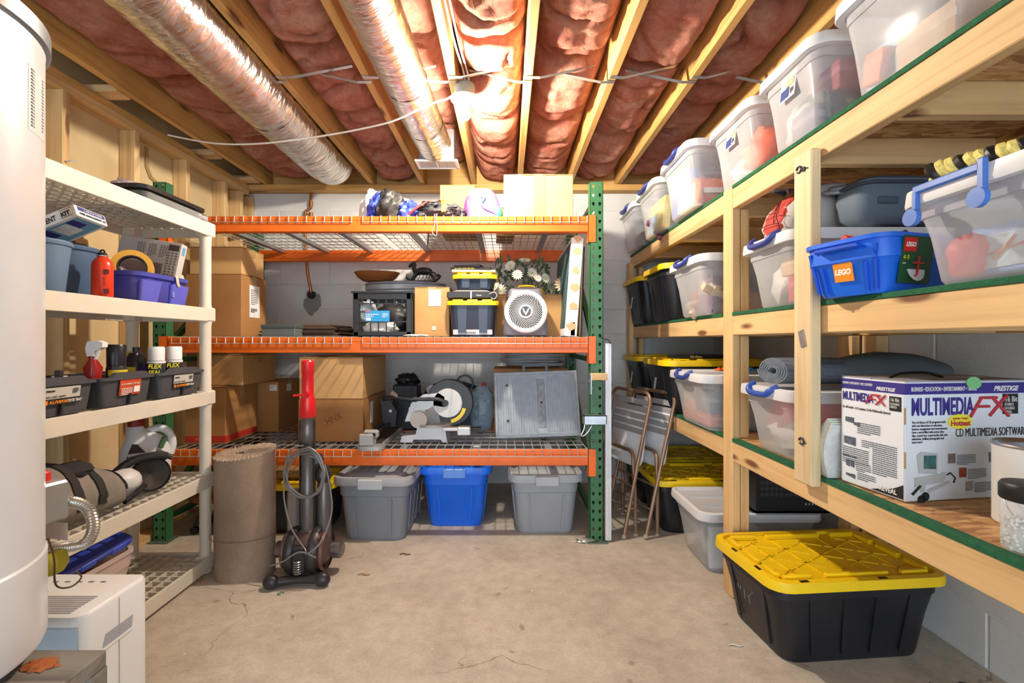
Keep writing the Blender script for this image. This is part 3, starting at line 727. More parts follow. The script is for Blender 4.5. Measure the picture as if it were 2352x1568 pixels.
# -------- contents of the clear totes
def put(kind, name, label, cat_, c, d, col, rot=(0,0,0), seed=1, rough=.5, m=None):
    M_ = m or mat(col, rough, var=.15, vs=20); b = B(); c = list(c); d = list(d); inside = False
    for tt, L_, W_, H_, tp_ in TD:
        lx = (L_-.05)*(tp_+.02)/2-.014; ly = (W_-.05)*(tp_+.02)/2-.014
        if abs(tt.rotation_euler.z) > 1: lx, ly = ly, lx
        if abs(c[0]-tt.location.x) < L_/2 and abs(c[1]-tt.location.y) < W_/2 and tt.location.z < c[2] < tt.location.z+H_*.75 and name != 'toy_pieces' or (name == 'toy_pieces' and abs(c[0]-tt.location.x) < L_/2 and abs(c[1]-tt.location.y) < W_/2 and tt.location.z < c[2] < tt.location.z+H_):
            g = {'bag': .56, 'toys': .66}.get(kind, .5); inside = True
            ex = abs(d[0]*math.cos(rot[2]))+abs(d[1]*math.sin(rot[2])) if kind != 'cyl' else d[0]
            d[0] = min(d[0], 2*lx*.95); d[1] = min(d[1], 2*ly*.95); d[2] = min(d[2], (tt.location.z+H_*.86-c[2])/1.1)
            if kind == 'cyl' and rot[1]: continue
            c[0] = min(max(c[0], tt.location.x-lx+d[0]*g), tt.location.x+lx-d[0]*g); c[1] = min(max(c[1], tt.location.y-ly+d[1]*g), tt.location.y+ly-d[1]*g)
    t = thing(name, label, cat_, c, 0, None, rot)
    if kind == 'box':
        b.span(-d[0]/2, d[0]/2, -d[1]/2, d[1]/2, 0, d[2], .003); bo = b.obj('carton', M_, t, 0)
        B().span(-d[0]/2-.001, d[0]/2+.001, -d[1]*.5-.001, d[1]*.5+.001, d[2]*.55, d[2]*.75).obj('printed_band', mat(tuple(min(255, int(x*.7+70)) for x in col), .6), t, 0)
    elif kind == 'book':
        b.span(-d[0]/2, d[0]/2, -d[1]/2, d[1]/2, 0, d[2], .002); b.obj('cover', M_, t, 0)
        B().span(-d[0]/2+.004, d[0]/2-.004, -d[1]/2-.0004, d[1]/2-.003, .003, d[2]+.0006).obj('page_block', PAPER, t, 0)
    elif kind == 'bag':
        b.blob((0, 0, d[2]/2), (d[0]/2, d[1]/2, d[2]/2), .24, 2.6, seed, 26, 16, 0.0, .8); b.obj('wrapping', M_, t, 60)
        q = B(); q.blob((d[0]*.1, -d[1]*.1, d[2]*.95), (d[0]*.12, d[1]*.12, d[2]*.14), .4, 4, seed+3, 14, 8); (q.obj('knot', M_, t, 60) if not inside else None)
    elif kind == 'cyl':
        b.lathe([(d[0]/2*.94, 0), (d[0]/2, .006), (d[0]/2, d[2]-.006), (d[0]/2*.94, d[2])], 24); b.obj('body', M_, t)
        B().lathe([(d[0]/2*1.03, d[2]-.012), (d[0]/2*1.03, d[2]+.006), (d[0]*.3, d[2]+.008)], 24).obj('cap', mat((225,220,205), .5), t)
    elif kind == 'toys':
        rnd = random.Random(seed)
        for k in range(14):
            s_ = rnd.uniform(.012, .03); x = rnd.uniform(-.5, .5)*d[0]; y = rnd.uniform(-.5, .5)*d[1]; z = rnd.uniform(.1, .9)*d[2]
            b.at((x, y, z), (rnd.random()*3, rnd.random()*3, 0)); b.span(-s_*2, s_*2, -s_, s_, -s_*.6, s_*.6, .004)
            if k % 3 == 0: b.lathe([(s_, -s_), (s_*1.2, 0), (s_, s_)], 10)
        b.obj('pieces', M_, t, 30); q = B(); q.blob((0, 0, d[2]*.4), (d[0]*.45, d[1]*.45, d[2]*.4), .5, 3, seed, 20, 12, 0.0); q.obj('heap', mat(tuple(int(x*.75) for x in col), .6), t, 50)
    return t
z = TOPZ+.015
put('bag', 'plastic_bag', 'dark crumpled bag in the clear tote next to the back wall', 'bag', (1.12, 3.63, z), (.3, .32, .12), (96,84,80), seed=3)
put('box', 'folder_box', 'yellow folder box inside the clear tote on the top shelf', 'box', (.985, 3.12, z), (.05, .33, .2), (232,206,40), (0, R(6), 0))
put('bag', 'plastic_bag', 'grey bag behind the yellow folder on the top shelf', 'bag', (1.2, 3.14, z), (.3, .3, .16), (150,150,156), seed=5)
jg = put('cyl', 'game_tube', 'orange round game tube lying in a clear top shelf tote', 'game', (1.0, 2.53, z+.076), (.145, .145, .26), (224,104,34), (0, R(90), 0))
text('Jenga', .058, mat((240,236,224), .5, var=0), jg, (.06, -.076, .17), (-1,0,0), (0,0,-1), 'lettering', sx=.9, bold=.001)
put('box', 'food_box', 'blue and white printed box beside the orange game tube', 'box', (.985, 2.72, z), (.06, .2, .24), (58,96,190), (0, R(4), 0))
put('box', 'food_box', 'cream printed box lying low under the blue box on the top shelf', 'box', (1.0, 2.6, z), (.05, .2, .12), (226,214,180), (0, R(4), R(3)))
put('bag', 'fabric_bundle', 'bright orange folded fabric in a clear top shelf tote', 'fabric', (1.13, 2.06, z), (.26, .22, .25), (240,96,20), seed=8)
put('bag', 'plastic_bag', 'clear crinkled bag beside the orange fabric', 'bag', (1.12, 2.24, z), (.2, .16, .14), (196,196,200), seed=9)
put('box', 'red_case', 'dark red plastic case in a clear top shelf tote', 'case', (1.22, 1.66, z+.13), (.22, .16, .1), (150,30,44))
put('toys', 'toy_pieces', 'black and yellow toy pieces under the dark red case', 'toy', (1.2, 1.66, z), (.24, .18, .13), (70,62,52), seed=12)
put('bag', 'plastic_bag', 'silvery toy bag at the aisle end under the tote label', 'bag', (1.09, 1.78, z), (.12, .16, .17), (176,178,186), seed=14)
put('box', 'tan_board', 'long tan board game box in the nearest top shelf tote', 'box', (1.18, 1.21, z), (.26, .16, .1), (208,176,140), (0, 0, R(4)))
put('box', 'orange_carton', 'small orange carton in the nearest top shelf tote', 'box', (1.085, 1.38, z+.03), (.06, .07, .09), (226,92,40), (R(10), 0, 0))
put('bag', 'plastic_bag', 'large grey bag filling the nearest top shelf tote', 'bag', (1.38, 1.28, z), (.3, .28, .2), (142,140,140), seed=16)
put('box', 'cream_folder', 'cream folder leaning in the nearest top shelf tote', 'folder', (1.25, 1.16, z+.1), (.2, .02, .13), (222,206,170), (0, R(-25), 0))
z = MZ+.015
put('toys', 'toy_pieces', 'mixed beige and dark toy parts in the middle shelf tote', 'toy', (1.1, 2.58, z), (.22, .26, .2), (150,128,104), seed=21)
put('toys', 'toy_pieces', 'white and grey toy track pieces at the front of the middle shelf tote', 'toy', (1.02, 2.48, z), (.08, .3, .12), (196,176,150), seed=22)
put('cyl', 'jar', 'jar with a pale lid in the middle shelf tote', 'jar', (1.11, 2.335, z), (.075, .075, .13), (64,66,72))
put('box', 'wooden_box', 'tan wooden box in the clear tote under the red cushion', 'box', (1.1, 1.71, z+.1), (.1, .13, .07), (206,164,110))
put('box', 'red_carton', 'red carton standing in the clear tote under the red cushion', 'box', (1.07, 1.75, z), (.05, .06, .095), (204,30,40))
put('bag', 'plastic_bag', 'white paper cone bag in the clear tote under the red cushion', 'bag', (1.08, 1.87, z), (.11, .12, .15), (220,218,214), seed=25)
put('toys', 'toy_pieces', 'blue and orange toy bits behind the white cone bag', 'toy', (1.24, 1.86, z), (.14, .16, .17), (120,84,96), seed=26)
z = BZ+.015
for k, (y, dz, wd, hh, col, nm) in enumerate(((2.62, 0, .2, .1, (222,150,120), 'salmon'), (2.62, .1, .2, .07, (206,196,176), 'beige'), (2.42, 0, .2, .06, (206,120,110), 'rose red'), (2.42, .06, .2, .11, (120,124,132), 'grey'), (2.33, .0, .02, .19, (38,140,130), 'teal'))):
    o = put('box' if k != 4 else 'book', 'book', '%s book in the clear book tote on the lower shelf' % nm, 'book', (1.04 if k != 4 else 1.12, y if k != 4 else 2.305, z+dz), (.12, .17, hh) if k != 4 else (.13, .012, .19), col)
    if k == 4: text('FOOTBALL', .022, PAPER, o, (-.06, -.0075, .165), (1,0,0), (0,0,1))
put('bag', 'plastic_bag', 'crumpled red bag in the clear tote under the rolled mat', 'bag', (1.1, 1.9, z+.06), (.16, .2, .14), (206,44,52), seed=31)
put('bag', 'plastic_bag', 'crumpled white bag in the clear tote under the rolled mat', 'bag', (1.09, 1.83, z), (.14, .28, .12), (222,216,210), seed=32)
put('bag', 'plastic_bag', 'bright red bag end showing beside the retaining board', 'bag', (1.2, 1.70, z+.06), (.14, .1, .14), (214,30,36), seed=33)
put('box', 'plastic_sheet', 'pale blue white plastic sheet standing in the floor bin', 'panel', (1.08, 2.37, .02), (.17, .03, .2), (206,216,224))
put('bag', 'green_pouch', 'dark green pouch in the clear bin on the floor', 'pouch', (1.06, 2.45, .1), (.1, .12, .13), (70,98,92), seed=36)
put('bag', 'plastic_bag', 'grey wrapped bundle deep in the clear bin on the floor', 'bag', (1.2, 2.6, .015), (.34, .3, .18), (176,180,184), seed=37)
# more odds and ends filling the clear totes
PAL = [('mustard',(206,160,60)),('navy',(52,60,104)),('brick red',(170,62,48)),('olive',(112,112,70)),('white',(224,222,216)),('charcoal',(64,64,68)),('sky blue',(120,164,204)),('tan',(190,156,116)),('forest green',(54,96,70)),('plum',(110,66,92))]
def fill(tt, phrase, seed, n):
    rnd = random.Random(seed); L_, W_, H_, tp_ = [q for q in TD if q[0] is tt][0][1:]; k0 = rnd.randrange(10)
    for k in range(n):
        nm, col = PAL[(k0+k*3) % 10]; kind = ('bag','box','toys','book')[(k+seed) % 4]; wn, ct = {'bag':('crumpled bag','bag'),'box':('small carton','box'),'toys':('toy heap','toy'),'book':('thin book','book')}[kind]
        u = rnd.uniform(-.9,.5); v = rnd.uniform(-.9,.9); h_ = rnd.uniform(.25,.62)*H_
        sz = {'bag':(.16,.15,h_),'box':(.1,.13,h_),'toys':(.16,.16,h_*.8),'book':(.13,.17,.03)}[kind]
        put(kind, {'bag':'plastic_bag','box':'small_carton','toys':'toy_pieces','book':'book'}[kind], '%s %s %s' % (nm, wn, phrase), ct, (tt.location.x+u*L_*.4, tt.location.y+v*W_*.4, tt.location.z+.012+(.0 if kind != 'book' else .1*k/n)), sz, col, (0,0,R(rnd.uniform(-8,8))), seed=seed*10+k)
ALLT = {q[0]['label']: q[0] for q in TD}
for lb_, ph, sd, n_ in (('clear storage tote on the top shelf next to the back wall', 'in the tote next to the back wall', 3, 4),
    ('clear storage tote on the top shelf with a yellow folder inside', 'in the tote with the yellow folder', 4, 4),
    ('clear tote on the top shelf holding an orange game tube', 'behind the orange game tube', 5, 4),
    ('lidded clear tote on the top shelf with bright orange fabric inside', 'in the tote with the orange fabric', 6, 5),
    ('clear tote on the top shelf holding a red case and bagged toys', 'in the tote with the red case', 7, 6),
    ('clear tote on the top shelf nearest the camera, tan board inside', 'in the nearest top shelf tote', 8, 6),
    ('clear tote of mixed small toys on the middle shelf beside the main post', 'in the mixed toy tote', 9, 6),
    ('clear tote under the red cushion on the middle shelf', 'in the tote under the red cushion', 10, 5),
    ('clear tote packed with books on the lower shelf beside the main post', 'in the clear book tote', 11, 5),
    ('clear tote of red and white bags under the rolled grey mat', 'in the tote under the rolled mat', 12, 4)):
    fill(ALLT[lb_], ph, sd, n_)
# size labels on two clear totes
for t in CL[3:5]:
    w_ = .38
    a = Vector((-.29, -.0, .19)); s_ = (.12,0,1)
    sticker('paper_label', t, (-.287, .045, .17), (0,-1,0), s_, .09, .095, PAPER)
    sticker('label_print', t, (-.2869, .039, .178), (0,-1,0), s_, .05, .035, mat((40,60,130), .6), .002)
    sticker('label_picture', t, (-.2835, .039-.03, .215), (0,-1,0), s_, .045, .04, mat((212,184,140), .6), .002)
    lines('barcode', t, (-.2869+.001, -.018, .2), (0,-1,0), s_, .022, 6, .0035, INK, .002)
# ================================================================== RIGHT SIDE ITEMS
# blue brick bin
bb = tote('toy_bin', 'bright blue open plastic toy bin with square orange logo', (1.128, 1.407, MZ), R(16), .41, .30, .175, BLUEP, None, 'clear', None, None, .84, True, 'bin')
BLU2 = mat((18,80,205), .38)
for y in (-.085, -.06, .06, .085): B().bar((-.154, y, .01), (-.178, y*1.15, .13), .008, .007, (1,0,0)).obj('moulded_rib', BLU2, bb, 0)
B().at((-.184, 0, .125)).span(-.022, .004, -.065, .065, 0, .013, .004).obj('handle_lip', BLU2, bb, 0)
RT, UP = (0,-1,0), (-.2,0,1)
sticker('logo_sticker', bb, (-.1615, .028, .04), RT, UP, .056, .058, ORANGEI, .003)
text('LEGO', .021, mat((250,250,246), .5, var=0), bb, (-.1682, .0015, .06), RT, UP, align='CENTER', sx=.88, shear=.2, bold=.0008)
# printed side label on the face towards the camera
sd = mat((26,84,52), .55)
R2, U2 = (1,0,0), (0,-.138,1)
sticker('side_label', bb, (-.125, -.1135, .025), R2, U2, .115, .125, sd, .002)
sticker('logo_sticker', bb, (-.12, -.1265, .107), R2, U2, .044, .036, mat((214,30,30), .5, var=0), .002)
text('LEGO', .016, mat((250,250,246), .5, var=0), bb, (-.098, -.1302, .12), R2, U2, align='CENTER', sx=.85, shear=.2, bold=.0006)
text('4-9', .017, YINK, bb, (-.119, -.1248, .086), R2, U2); text('4120', .006, PAPER, bb, (-.119, -.123, .074), R2, U2)
q = B().at((-.065, -.1195, .062), (R(82), 0, 0)); q.lathe([(.032, 0), (.032, .001)], 28); q.obj('picture_disc', mat((206,220,222), .6), bb, 0)
b = B(); b.at((-.065, -.1225, .046), (R(8), 0, 0)).span(-.003, .003, -.001, .001, 0, .05).span(-.02, .02, -.001, .001, .03, .034).span(-.012, -.002, -.0015, .0015, -.012, 0); b.obj('picture_print', mat((200,44,40), .6), bb, 0)
for k, (x, y, s_, c) in enumerate(((-.08, .03, .05, (200,40,40)), (.0, -.04, .06, (60,60,64)), (.08, .02, .05, (220,220,216)), (.02, .05, .045, (238,190,40)))):
    put('toys', 'toy_pieces', '%s toy bricks heaped in the blue toy bin' % ('red', 'dark grey', 'white', 'yellow')[k], 'toy', (1.128+x, 1.407+y+x*.28, MZ+.085+.006*k), (s_*1.3, s_, .055), c, seed=40+k)
# big clear tote with blue clamp
bt_ = tote('storage_tote', 'big clear tote with blue clamp handle on the middle shelf, nearest the camera', (.965+.30, .985, MZ), 0, .60, .41, .24, CLEAR, CLEARLID, 'clear', 'clear totes on the middle shelf', None, .88)
CB = mat((62,110,190), .4); q = B(); hb = .21
q.span(-.309, -.297, -.025, .135, hb+.004, hb+.022, .003).span(-.309, -.297, -.035, -.018, hb-.05, hb+.03, .003).span(-.309, -.297, .122, .137, hb-.05, hb+.01, .003)
q.obj('clamp_handle', CB, bt_, 0)
for y in (-.028, .128): B().at((-.312, y, hb-.052)).lathe([(.02, -.008), (.02, .004), (.013, .004), (.013, -.004)], 18, ax='x').obj('clamp_hinge', CB, bt_)
z = MZ+.015
put('bag', 'plastic_bag', 'red packet bag in the big clear tote with the blue clamp', 'bag', (1.06, 1.12, z), (.06, .07, .1), (206,60,66), seed=50)
kb = put('box', 'kit_box', 'pale blue model kit box in the big clear tote', 'box', (1.11, .95, z), (.08, .3, .11), (92,140,206), (0, R(5), R(-4)))
sticker('kit_picture', kb, (-.0415, .13, .012), (0,-1,0), (0,0,1), .2, .075, mat((176,196,210), .6, var=.5, vs=25))
b = B(); b.bar((-.044, .1, .04), (-.044, -.04, .062), .006, .003); b.bar((-.044, .06, .03), (-.044, .02, .075), .008, .003); b.bar((-.044,.0,.05),(-.044,-.05,.075),.014,.003); b.obj('printed_model', mat((196,96,50), .6), kb, 0)
text('JD', .02, PAPER, kb, (-.0425, -.02, .02), (0,-1,0), (0,0,1)); text('Di', .03, PAPER, kb, (-.0425, -.09, .07), (0,-1,0), (0,0,1))
put('bag', 'dark_cloth', 'dark grey cloth bundle behind the model kit box', 'cloth', (1.32, 1.02, z), (.26, .3, .15), (92,94,100), seed=52)
# yellow and black braided rope
rp_ = B()
for ph in (0, PI):
    rp_.tube([(1.02+.10*s_+.012*math.cos(40*s_+ph), 1.06-.32*s_, MZ+.262+.025*math.sin(3*s_)+.012*math.sin(40*s_+ph)) for s_ in [k/90 for k in range(91)]], .011, 7)
t = thing('braided_rope', 'yellow and black braided rope lying on the big clear tote', 'rope', (0, 0, 0))
ry = B(); rb = B()
for ph, bb_ in ((0, ry), (2.1, rb), (4.2, ry)):
    bb_.tube([(.99+.16*s_+.013*math.cos(48*s_+ph), 1.10-.36*s_, MZ+.259+.013*math.sin(48*s_+ph)) for s_ in [k/130 for k in range(131)]], .0125, 7)
ry.obj('yellow_strand', mat((226,210,120), .6, var=.3, vs=120), t); rb.obj('black_strand', BLACK, t)
# cushions over the clear tote
cu = thing('seat_cushion', 'red and grey padded cushion leaning on a clear tote behind the retaining board', 'cushion', (1.22, 1.90, MZ+.277), 0, None, (0, R(-8), R(8)))
b = B(); b.loft([rr(.05,.1,.02,0,3), rr(.3,.16,.05,.015,3,-.01), rr(.33,.2,.06,.07,3), rr(.3,.2,.06,.13,3,.02), rr(.2,.17,.05,.185,3,.05), rr(.08,.1,.03,.205,3,.07)]); b.obj('padding', mat((188,182,178), .8, bmp=.2), cu, 50)
b = B(); b.loft([rr(.06,.06,.02,.015,3,-.13), rr(.1,.12,.03,.06,3,-.125), rr(.1,.13,.03,.11,3,-.1), rr(.08,.1,.03,.165,3,-.06), rr(.04,.05,.015,.185,3,-.03)]); b.obj('red_panel', mat((186,66,56), .8, bmp=.2), cu, 50)
b = B()
for k in range(4): b.tube([(-.178+.02*k*.2, -.06+.04*k, .03), (-.176+.012*k, -.045+.03*k, .1), (-.13+.01*k, -.03+.02*k, .165)], .0018, 5)
b.tube([(-.181,-.06,.07),(-.184,0,.075),(-.18,.06,.07)], .0018, 5); b.tube([(-.17,-.055,.11),(-.172,0,.118),(-.168,.055,.11)], .0018, 5); b.obj('seam', mat((90,30,28), .8), cu)
pd = thing('headrest_pad', 'blue grey moulded seat pad behind the blue toy bin', 'pad', (1.40, 1.70, MZ+.277))
SG = mat((92,108,124), .7, bmp=.15); b = B()
b.loft([rr(.3,.1,.03,0,3), rr(.36,.16,.05,.03,3), rr(.37,.17,.05,.1,3), rr(.35,.16,.05,.15,3), rr(.3,.12,.04,.165,3)]); b.obj('pad_body', SG, pd, 45)
B().tube([(x, y*1.02, .135) for x, y, _ in rr(.375,.175,.05,0,4)], .006, 6, True).obj('piping', mat((56,68,82), .7), pd)
for x in (-.1, 0, .1): B().span(x-.035, x+.035, -.09, -.08, .06, .085, .004).obj('moulded_recess', mat((72,86,100), .7), pd, 0)
for k in (0, 1):
    b = B().at((1.28+.03*k, 1.78+.01*k, MZ+.43+.018*k), (R(12), R(-14), R(20))); b.loft([rr(.2*s_,.1*s_,.05*s_,zz,5) for s_, zz in ((.94,0),(1,.004),(1,.01),(.94,.014))])
    tag(b.obj('foam_slab', mat((150,156,166), .7), None, 40), '%s thin grey oval foam slab above the seat pad' % ('lower', 'upper')[k], 'foam', 'oval foam slabs')
# black bits on the tote edge
put('bag', 'black_glove', 'small black glove on the clear tote behind the toy bin', 'glove', (1.33, 1.585, MZ+.175), (.09, .05, .03), (26,26,30), seed=60)
# rolled mat on the lower clear tote
rm = thing('rolled_mat', 'rolled grey blue carpet mat lying on a clear tote', 'mat', (1.03, 1.84, BZ+.272))
MT = mat((104,116,130), .95, var=.2, vs=60, bmp=.5, bs=200); b = B(); prof = []
n = 120
pin, pout = [], []
for k in range(n+1):
    a = 2*PI*5*k/n; r_ = .25+.75*k/n
    pin.append(Vector((0, .105*r_*math.cos(a), .052+.05*r_*math.sin(a)))); 
for k in range(n):
    p, q_ = pin[k], pin[k+1]; d = (p-Vector((0,0,.052))).normalized()*.0045; e = (q_-Vector((0,0,.052))).normalized()*.0045
    b.loft([[p-d, q_-e, q_+e, p+d], [v+Vector((.52,0,0)) for v in (p-d, q_-e, q_+e, p+d)]])
b.obj('carpet_spiral', MT, rm, 60)
B().at((.03,0,.052)).lathe([(.03, 0), (.028, .4)], 12, ax='x', ex=.45).obj('inner_pile', mat((172,168,162), .95, var=.4, vs=90), rm)
sb = B(); sb.blob((1.44, 1.80, BZ+.32), (.22, .15, .075), .06, 2, 7, 30, 16, BZ+.274)
tag(sb.obj('foam_bolster', mat((92,104,112), .9, bmp=.2), None, 60), 'long grey foam bolster behind the rolled mat', 'bolster')
# ---------------- multimedia carton
mb = thing('software_carton', 'white and purple multimedia computer carton on the lower shelf', 'box', (1.081, 1.287, BZ), R(8))
Wm, Dm, Hm = .42, .205, .325
WB = mat((216,222,230), .55, var=.03); PUR = mat((52,44,130), .55, var=.05)
b = B(); b.span(0, Wm, 0, Dm, 0, Hm, .002); b.obj('carton', WB, mb, 0)
B().span(-.001, Wm+.001, -.001, Dm+.001, Hm-.034, Hm-.004).obj('purple_band', PUR, mb, 0)
b = B(); b.span(0.002, Wm-.002, .0, Dm*.49, Hm, Hm+.003).at((0,0,0)).span(0.002, Wm-.002, Dm*.52, Dm, Hm, Hm+.004); b.obj('top_flap', mat((150,150,156), .6), mb, 0)
b = B(); b.tube(crv([(.06,.1,Hm+.004),(.1,.1,Hm+.016),(.18,.1,Hm+.018),(.24,.1,Hm+.004)], 5), .004, 6); b.obj('carry_handle', BLACK, mb)
RF, UF = (1,0,0), (0,0,1)          # camera side
RS, US = (0,-1,0), (0,0,1)         # aisle side
F = lambda x, z_: (x, -.0012, z_)
S = lambda y, z_: (-.0012, y, z_)
text('BUSINESS \u2022 EDUCATION \u2022 ENTERTAINMENT \u2022 TRAVEL', .016, PAPER, mb, F(.018, Hm-.025), RF, UF, sx=.54, bold=.0002)
text('PRESTIGE', .019, PAPER, mb, F(.282, Hm-.027), RF, UF, sx=1.0, shear=.3, bold=.0006)
text('MULTIMEDIA', .066, PUR, mb, F(.018, Hm-.09), RF, UF, sx=.52, bold=.0016)
RDI = mat((186,52,62), .5, var=0)
b = B()
def stroke(pts, wd=.008): b.tube([Vector((x, -.003, z_)) for x, z_ in pts], wd/2, 6)
x0, z0 = .205, Hm-.098
for pts in ([(0,.0),(.035,.052)], [(.03,.052),(.085,.052)], [(.016,.028),(.06,.028)], [(.062,.002),(.118,.058)], [(.07,.054),(.125,.0)], [(.125,.0),(.118,.006)]):
    stroke([(x0+px_, z0+pz_) for px_, pz_ in pts])
b.obj('tube_lettering', RDI, mb)
sticker('black_panel', mb, F(.312, Hm-.092), RF, UF, .05, .056, INK); text('16 Bit', .022, PAPER, mb, (.317, -.0026, Hm-.058), RF, UF, sx=.8); text('STEREO\nDOUBLE\nSPEED', .011, PAPER, mb, (.316, -.0026, Hm-.069), RF, UF, sx=.8)
text('The rich library of CD programs inside\nadds new dimensions to education,\nbusiness management and entertainment.\nEnter a world filled with action video\nclips, crystal clear sound tracks, full-color\nanimations, brilliant photographs and\nmuch more!', .0094, INK, mb, F(.02, Hm-.113), RF, UF, sx=.72)
q = B(); st_ = []
for k in range(40):
    a = 2*PI*k/40; r_ = (1.0 if k % 2 else .86); st_.append((.172+.042*r_*math.cos(a), Hm-.110+.022*r_*math.sin(a)))
q.prism(st_, -.0025, -.001, 'y'); q.obj('starburst', mat((236,226,60), .5), mb, 0)
text("Includes Today's", .0088, RDI, mb, (.172, -.0032, Hm-.104), RF, UF, align='CENTER', sx=.85); text('Hottest', .02, RDI, mb, (.172, -.0032, Hm-.121), RF, UF, align='CENTER', bold=.0006)
text('CD MULTIMEDIA SOFTWARE!', .033, INK, mb, F(.158, Hm-.152), RF, UF, sx=.55)
# printed computer
PG = mat((178,182,182), .6); b = B()
b.prism([(.045,Hm-.275),(.12,Hm-.268),(.122,Hm-.2),(.06,Hm-.205),(.042,Hm-.23)], -.0022, -.001, 'y').prism([(.035,Hm-.315),(.15,Hm-.3),(.155,Hm-.275),(.035,Hm-.285)], -.002, -.001, 'y').prism([(.07,Hm-.335),(.16,Hm-.312),(.17,Hm-.303),(.082,Hm-.318)], -.0022, -.001, 'y') if False else None
zz = Hm-.2
b.prism([(.035,zz),(.042,zz-.048),(.098,zz-.053),(.1,zz+.004),(.05,zz+.01)], -.0024, -.001, 'y').prism([(.028,zz-.06),(.118,zz-.052),(.12,zz-.075),(.028,zz-.085)], -.0022, -.001, 'y').prism([(.066,zz-.095),(.135,zz-.072),(.142,zz-.078),(.074,zz-.102)], -.0024, -.001, 'y').prism([(.046,zz-.07),(.062,zz-.066),(.06,zz-.098),(.046,zz-.1)], -.0024, -.001, 'y').prism([(.112,zz-.05),(.124,zz-.048),(.124,zz-.068),(.112,zz-.07)], -.0024, -.001, 'y')
b.obj('printed_computer', PG, mb, 0)
b = B(); b.prism([(.056,zz+.0),(.094,zz-.001),(.094,zz-.038),(.056,zz-.036)], -.0034, -.0025, 'y'); b.obj('printed_screen', mat((60,104,104), .4, var=.6, vs=40), mb, 0)
b = B(); b.tube([(.128,-.003,zz-.055),(.14,-.003,zz-.05),(.155,-.003,zz-.065),(.15,-.003,zz-.078)], .0018, 6); b.tube([(.02,-.003,zz-.105),(.045,-.003,zz-.082)], .003, 6); b.at((.062,-.002,zz-.112)).lathe([(.012,-.0008),(.012,.0008)], 16, ax='y'); b.at((.05,-.002,zz-.12)).lathe([(.012,-.0008),(.012,.0008)], 16, ax='y'); b.obj('printed_accessories', INK, mb)
for k, (x, dz, c) in enumerate(((.135, -.012, (120,110,100)), (.17, -.052, (150,60,30)), (.192, -.09, (160,150,140)), (.268, -.012, (90,110,120)), (.30, -.052, (80,90,110)))):
    sticker('printed_thumbnail', mb, F(x, zz+dz-.012), RF, UF, .022, .026, mat(c, .6, var=.4, vs=60)); lines('printed_rows', mb, F(x+.028, zz+dz+.008), RF, UF, .06, 7, .0042, mat((110,114,122), .7, var=0), .0018, k)
# aisle side print
text('PREMIUM COMPONENTS \u2022 MPC2 CERTIFIED', .0105, PAPER, mb, S(Dm-.006, Hm-.02), RS, US, sx=.5); text('PRESTIGE', .0135, PAPER, mb, S(.085, Hm-.029), RS, US, shear=.3, bold=.0004)
sticker('side_sheet', mb, S(Dm-.002, .004), RS, US, Dm-.004, Hm-.042, mat((226,230,236), .55, var=.02), .0008)
S2 = lambda y, z_: (-.0028, y, z_)
text('MULTIMEDIA', .036, PUR, mb, S2(Dm-.008, Hm-.068), RS, US, sx=.5, bold=.0009)
b = B(); y0, z0 = .115, Hm-.072
for pts in ([(0,0),(.02,.028)], [(.018,.028),(.045,.028)], [(.01,.015),(.03,.015)], [(.032,.0),(.062,.03)], [(.034,.028),(.06,0)]):
    b.tube([(-.004, y0-px_, z0+pz_) for px_, pz_ in pts], .0025, 6)
b.obj('tube_lettering', RDI, mb)
sticker('black_panel', mb, (-.0024, .042, Hm-.082), RS, US, .034, .04, INK); text('16 Bit', .014, PAPER, mb, (-.0038, .039, Hm-.056), RS, US, sx=.8); text('DOUBLE\nSPEED', .009, PAPER, mb, (-.0038, .039, Hm-.066), RS, US, sx=.8)
text("It's All Inside! - A Complete 16-Bit Multimedia System!", .0105, INK, mb, S2(Dm-.008, Hm-.094), RS, US, sx=.68)
GI = mat((70,74,84), .7, var=0)
for k, (y, dz, wd, n_) in enumerate(((.145, .135, .075, 6), (.13, .185, .04, 4), (Dm-.008, .215, .09, 9), (.095, .185, .075, 16), (.15, .255, .05, 5), (.145, .285, .06, 4))):
    lines('printed_rows', mb, S2(y, Hm-dz), RS, US, wd, n_, .0058, GI, .0022, k+9)
text('Powerful Stereo Speakers', .007, INK, mb, S2(Dm-.008, Hm-.243), RS, US, sx=.7)
b = B()
for y, dz, wd, hh in ((Dm-.018, .135, .03, .014), (Dm-.048, .142, .02, .008), (Dm-.014, .203, .04, .022), (Dm-.02, .27, .013, .018), (Dm-.036, .27, .013, .018), (Dm-.02, .3, .018, .006), (Dm-.04, .303, .012, .01)):
    b.loft([[(-.0026, y, Hm-dz), (-.0026, y-wd, Hm-dz-.003), (-.0026, y-wd, Hm-dz+hh), (-.0026, y, Hm-dz+hh)], [(-.0034, y, Hm-dz), (-.0034, y-wd, Hm-dz-.003), (-.0034, y-wd, Hm-dz+hh), (-.0034, y, Hm-dz+hh)]])
b.obj('printed_parts', mat((84,90,104), .6, var=.5, vs=80), mb, 0)
b = B(); b.loft([[(-.0026,.10,.006),(-.0026,.002,.006),(-.0026,.002,.045),(-.0026,.03,.028)], [(-.0034,.10,.006),(-.0034,.002,.006),(-.0034,.002,.045),(-.0034,.03,.028)]]); b.obj('black_corner', INK, mb, 0)
text('REVEAL', .019, PAPER, mb, (-.0042, .072, .013), RS, US, sx=.82, bold=.0006)
for z_ in (.09, .21): B().span(-.0015, .003, -.0015, .003, z_, z_+.045, .001).obj('edge_slot', mat((170,140,96), .8), mb, 0)
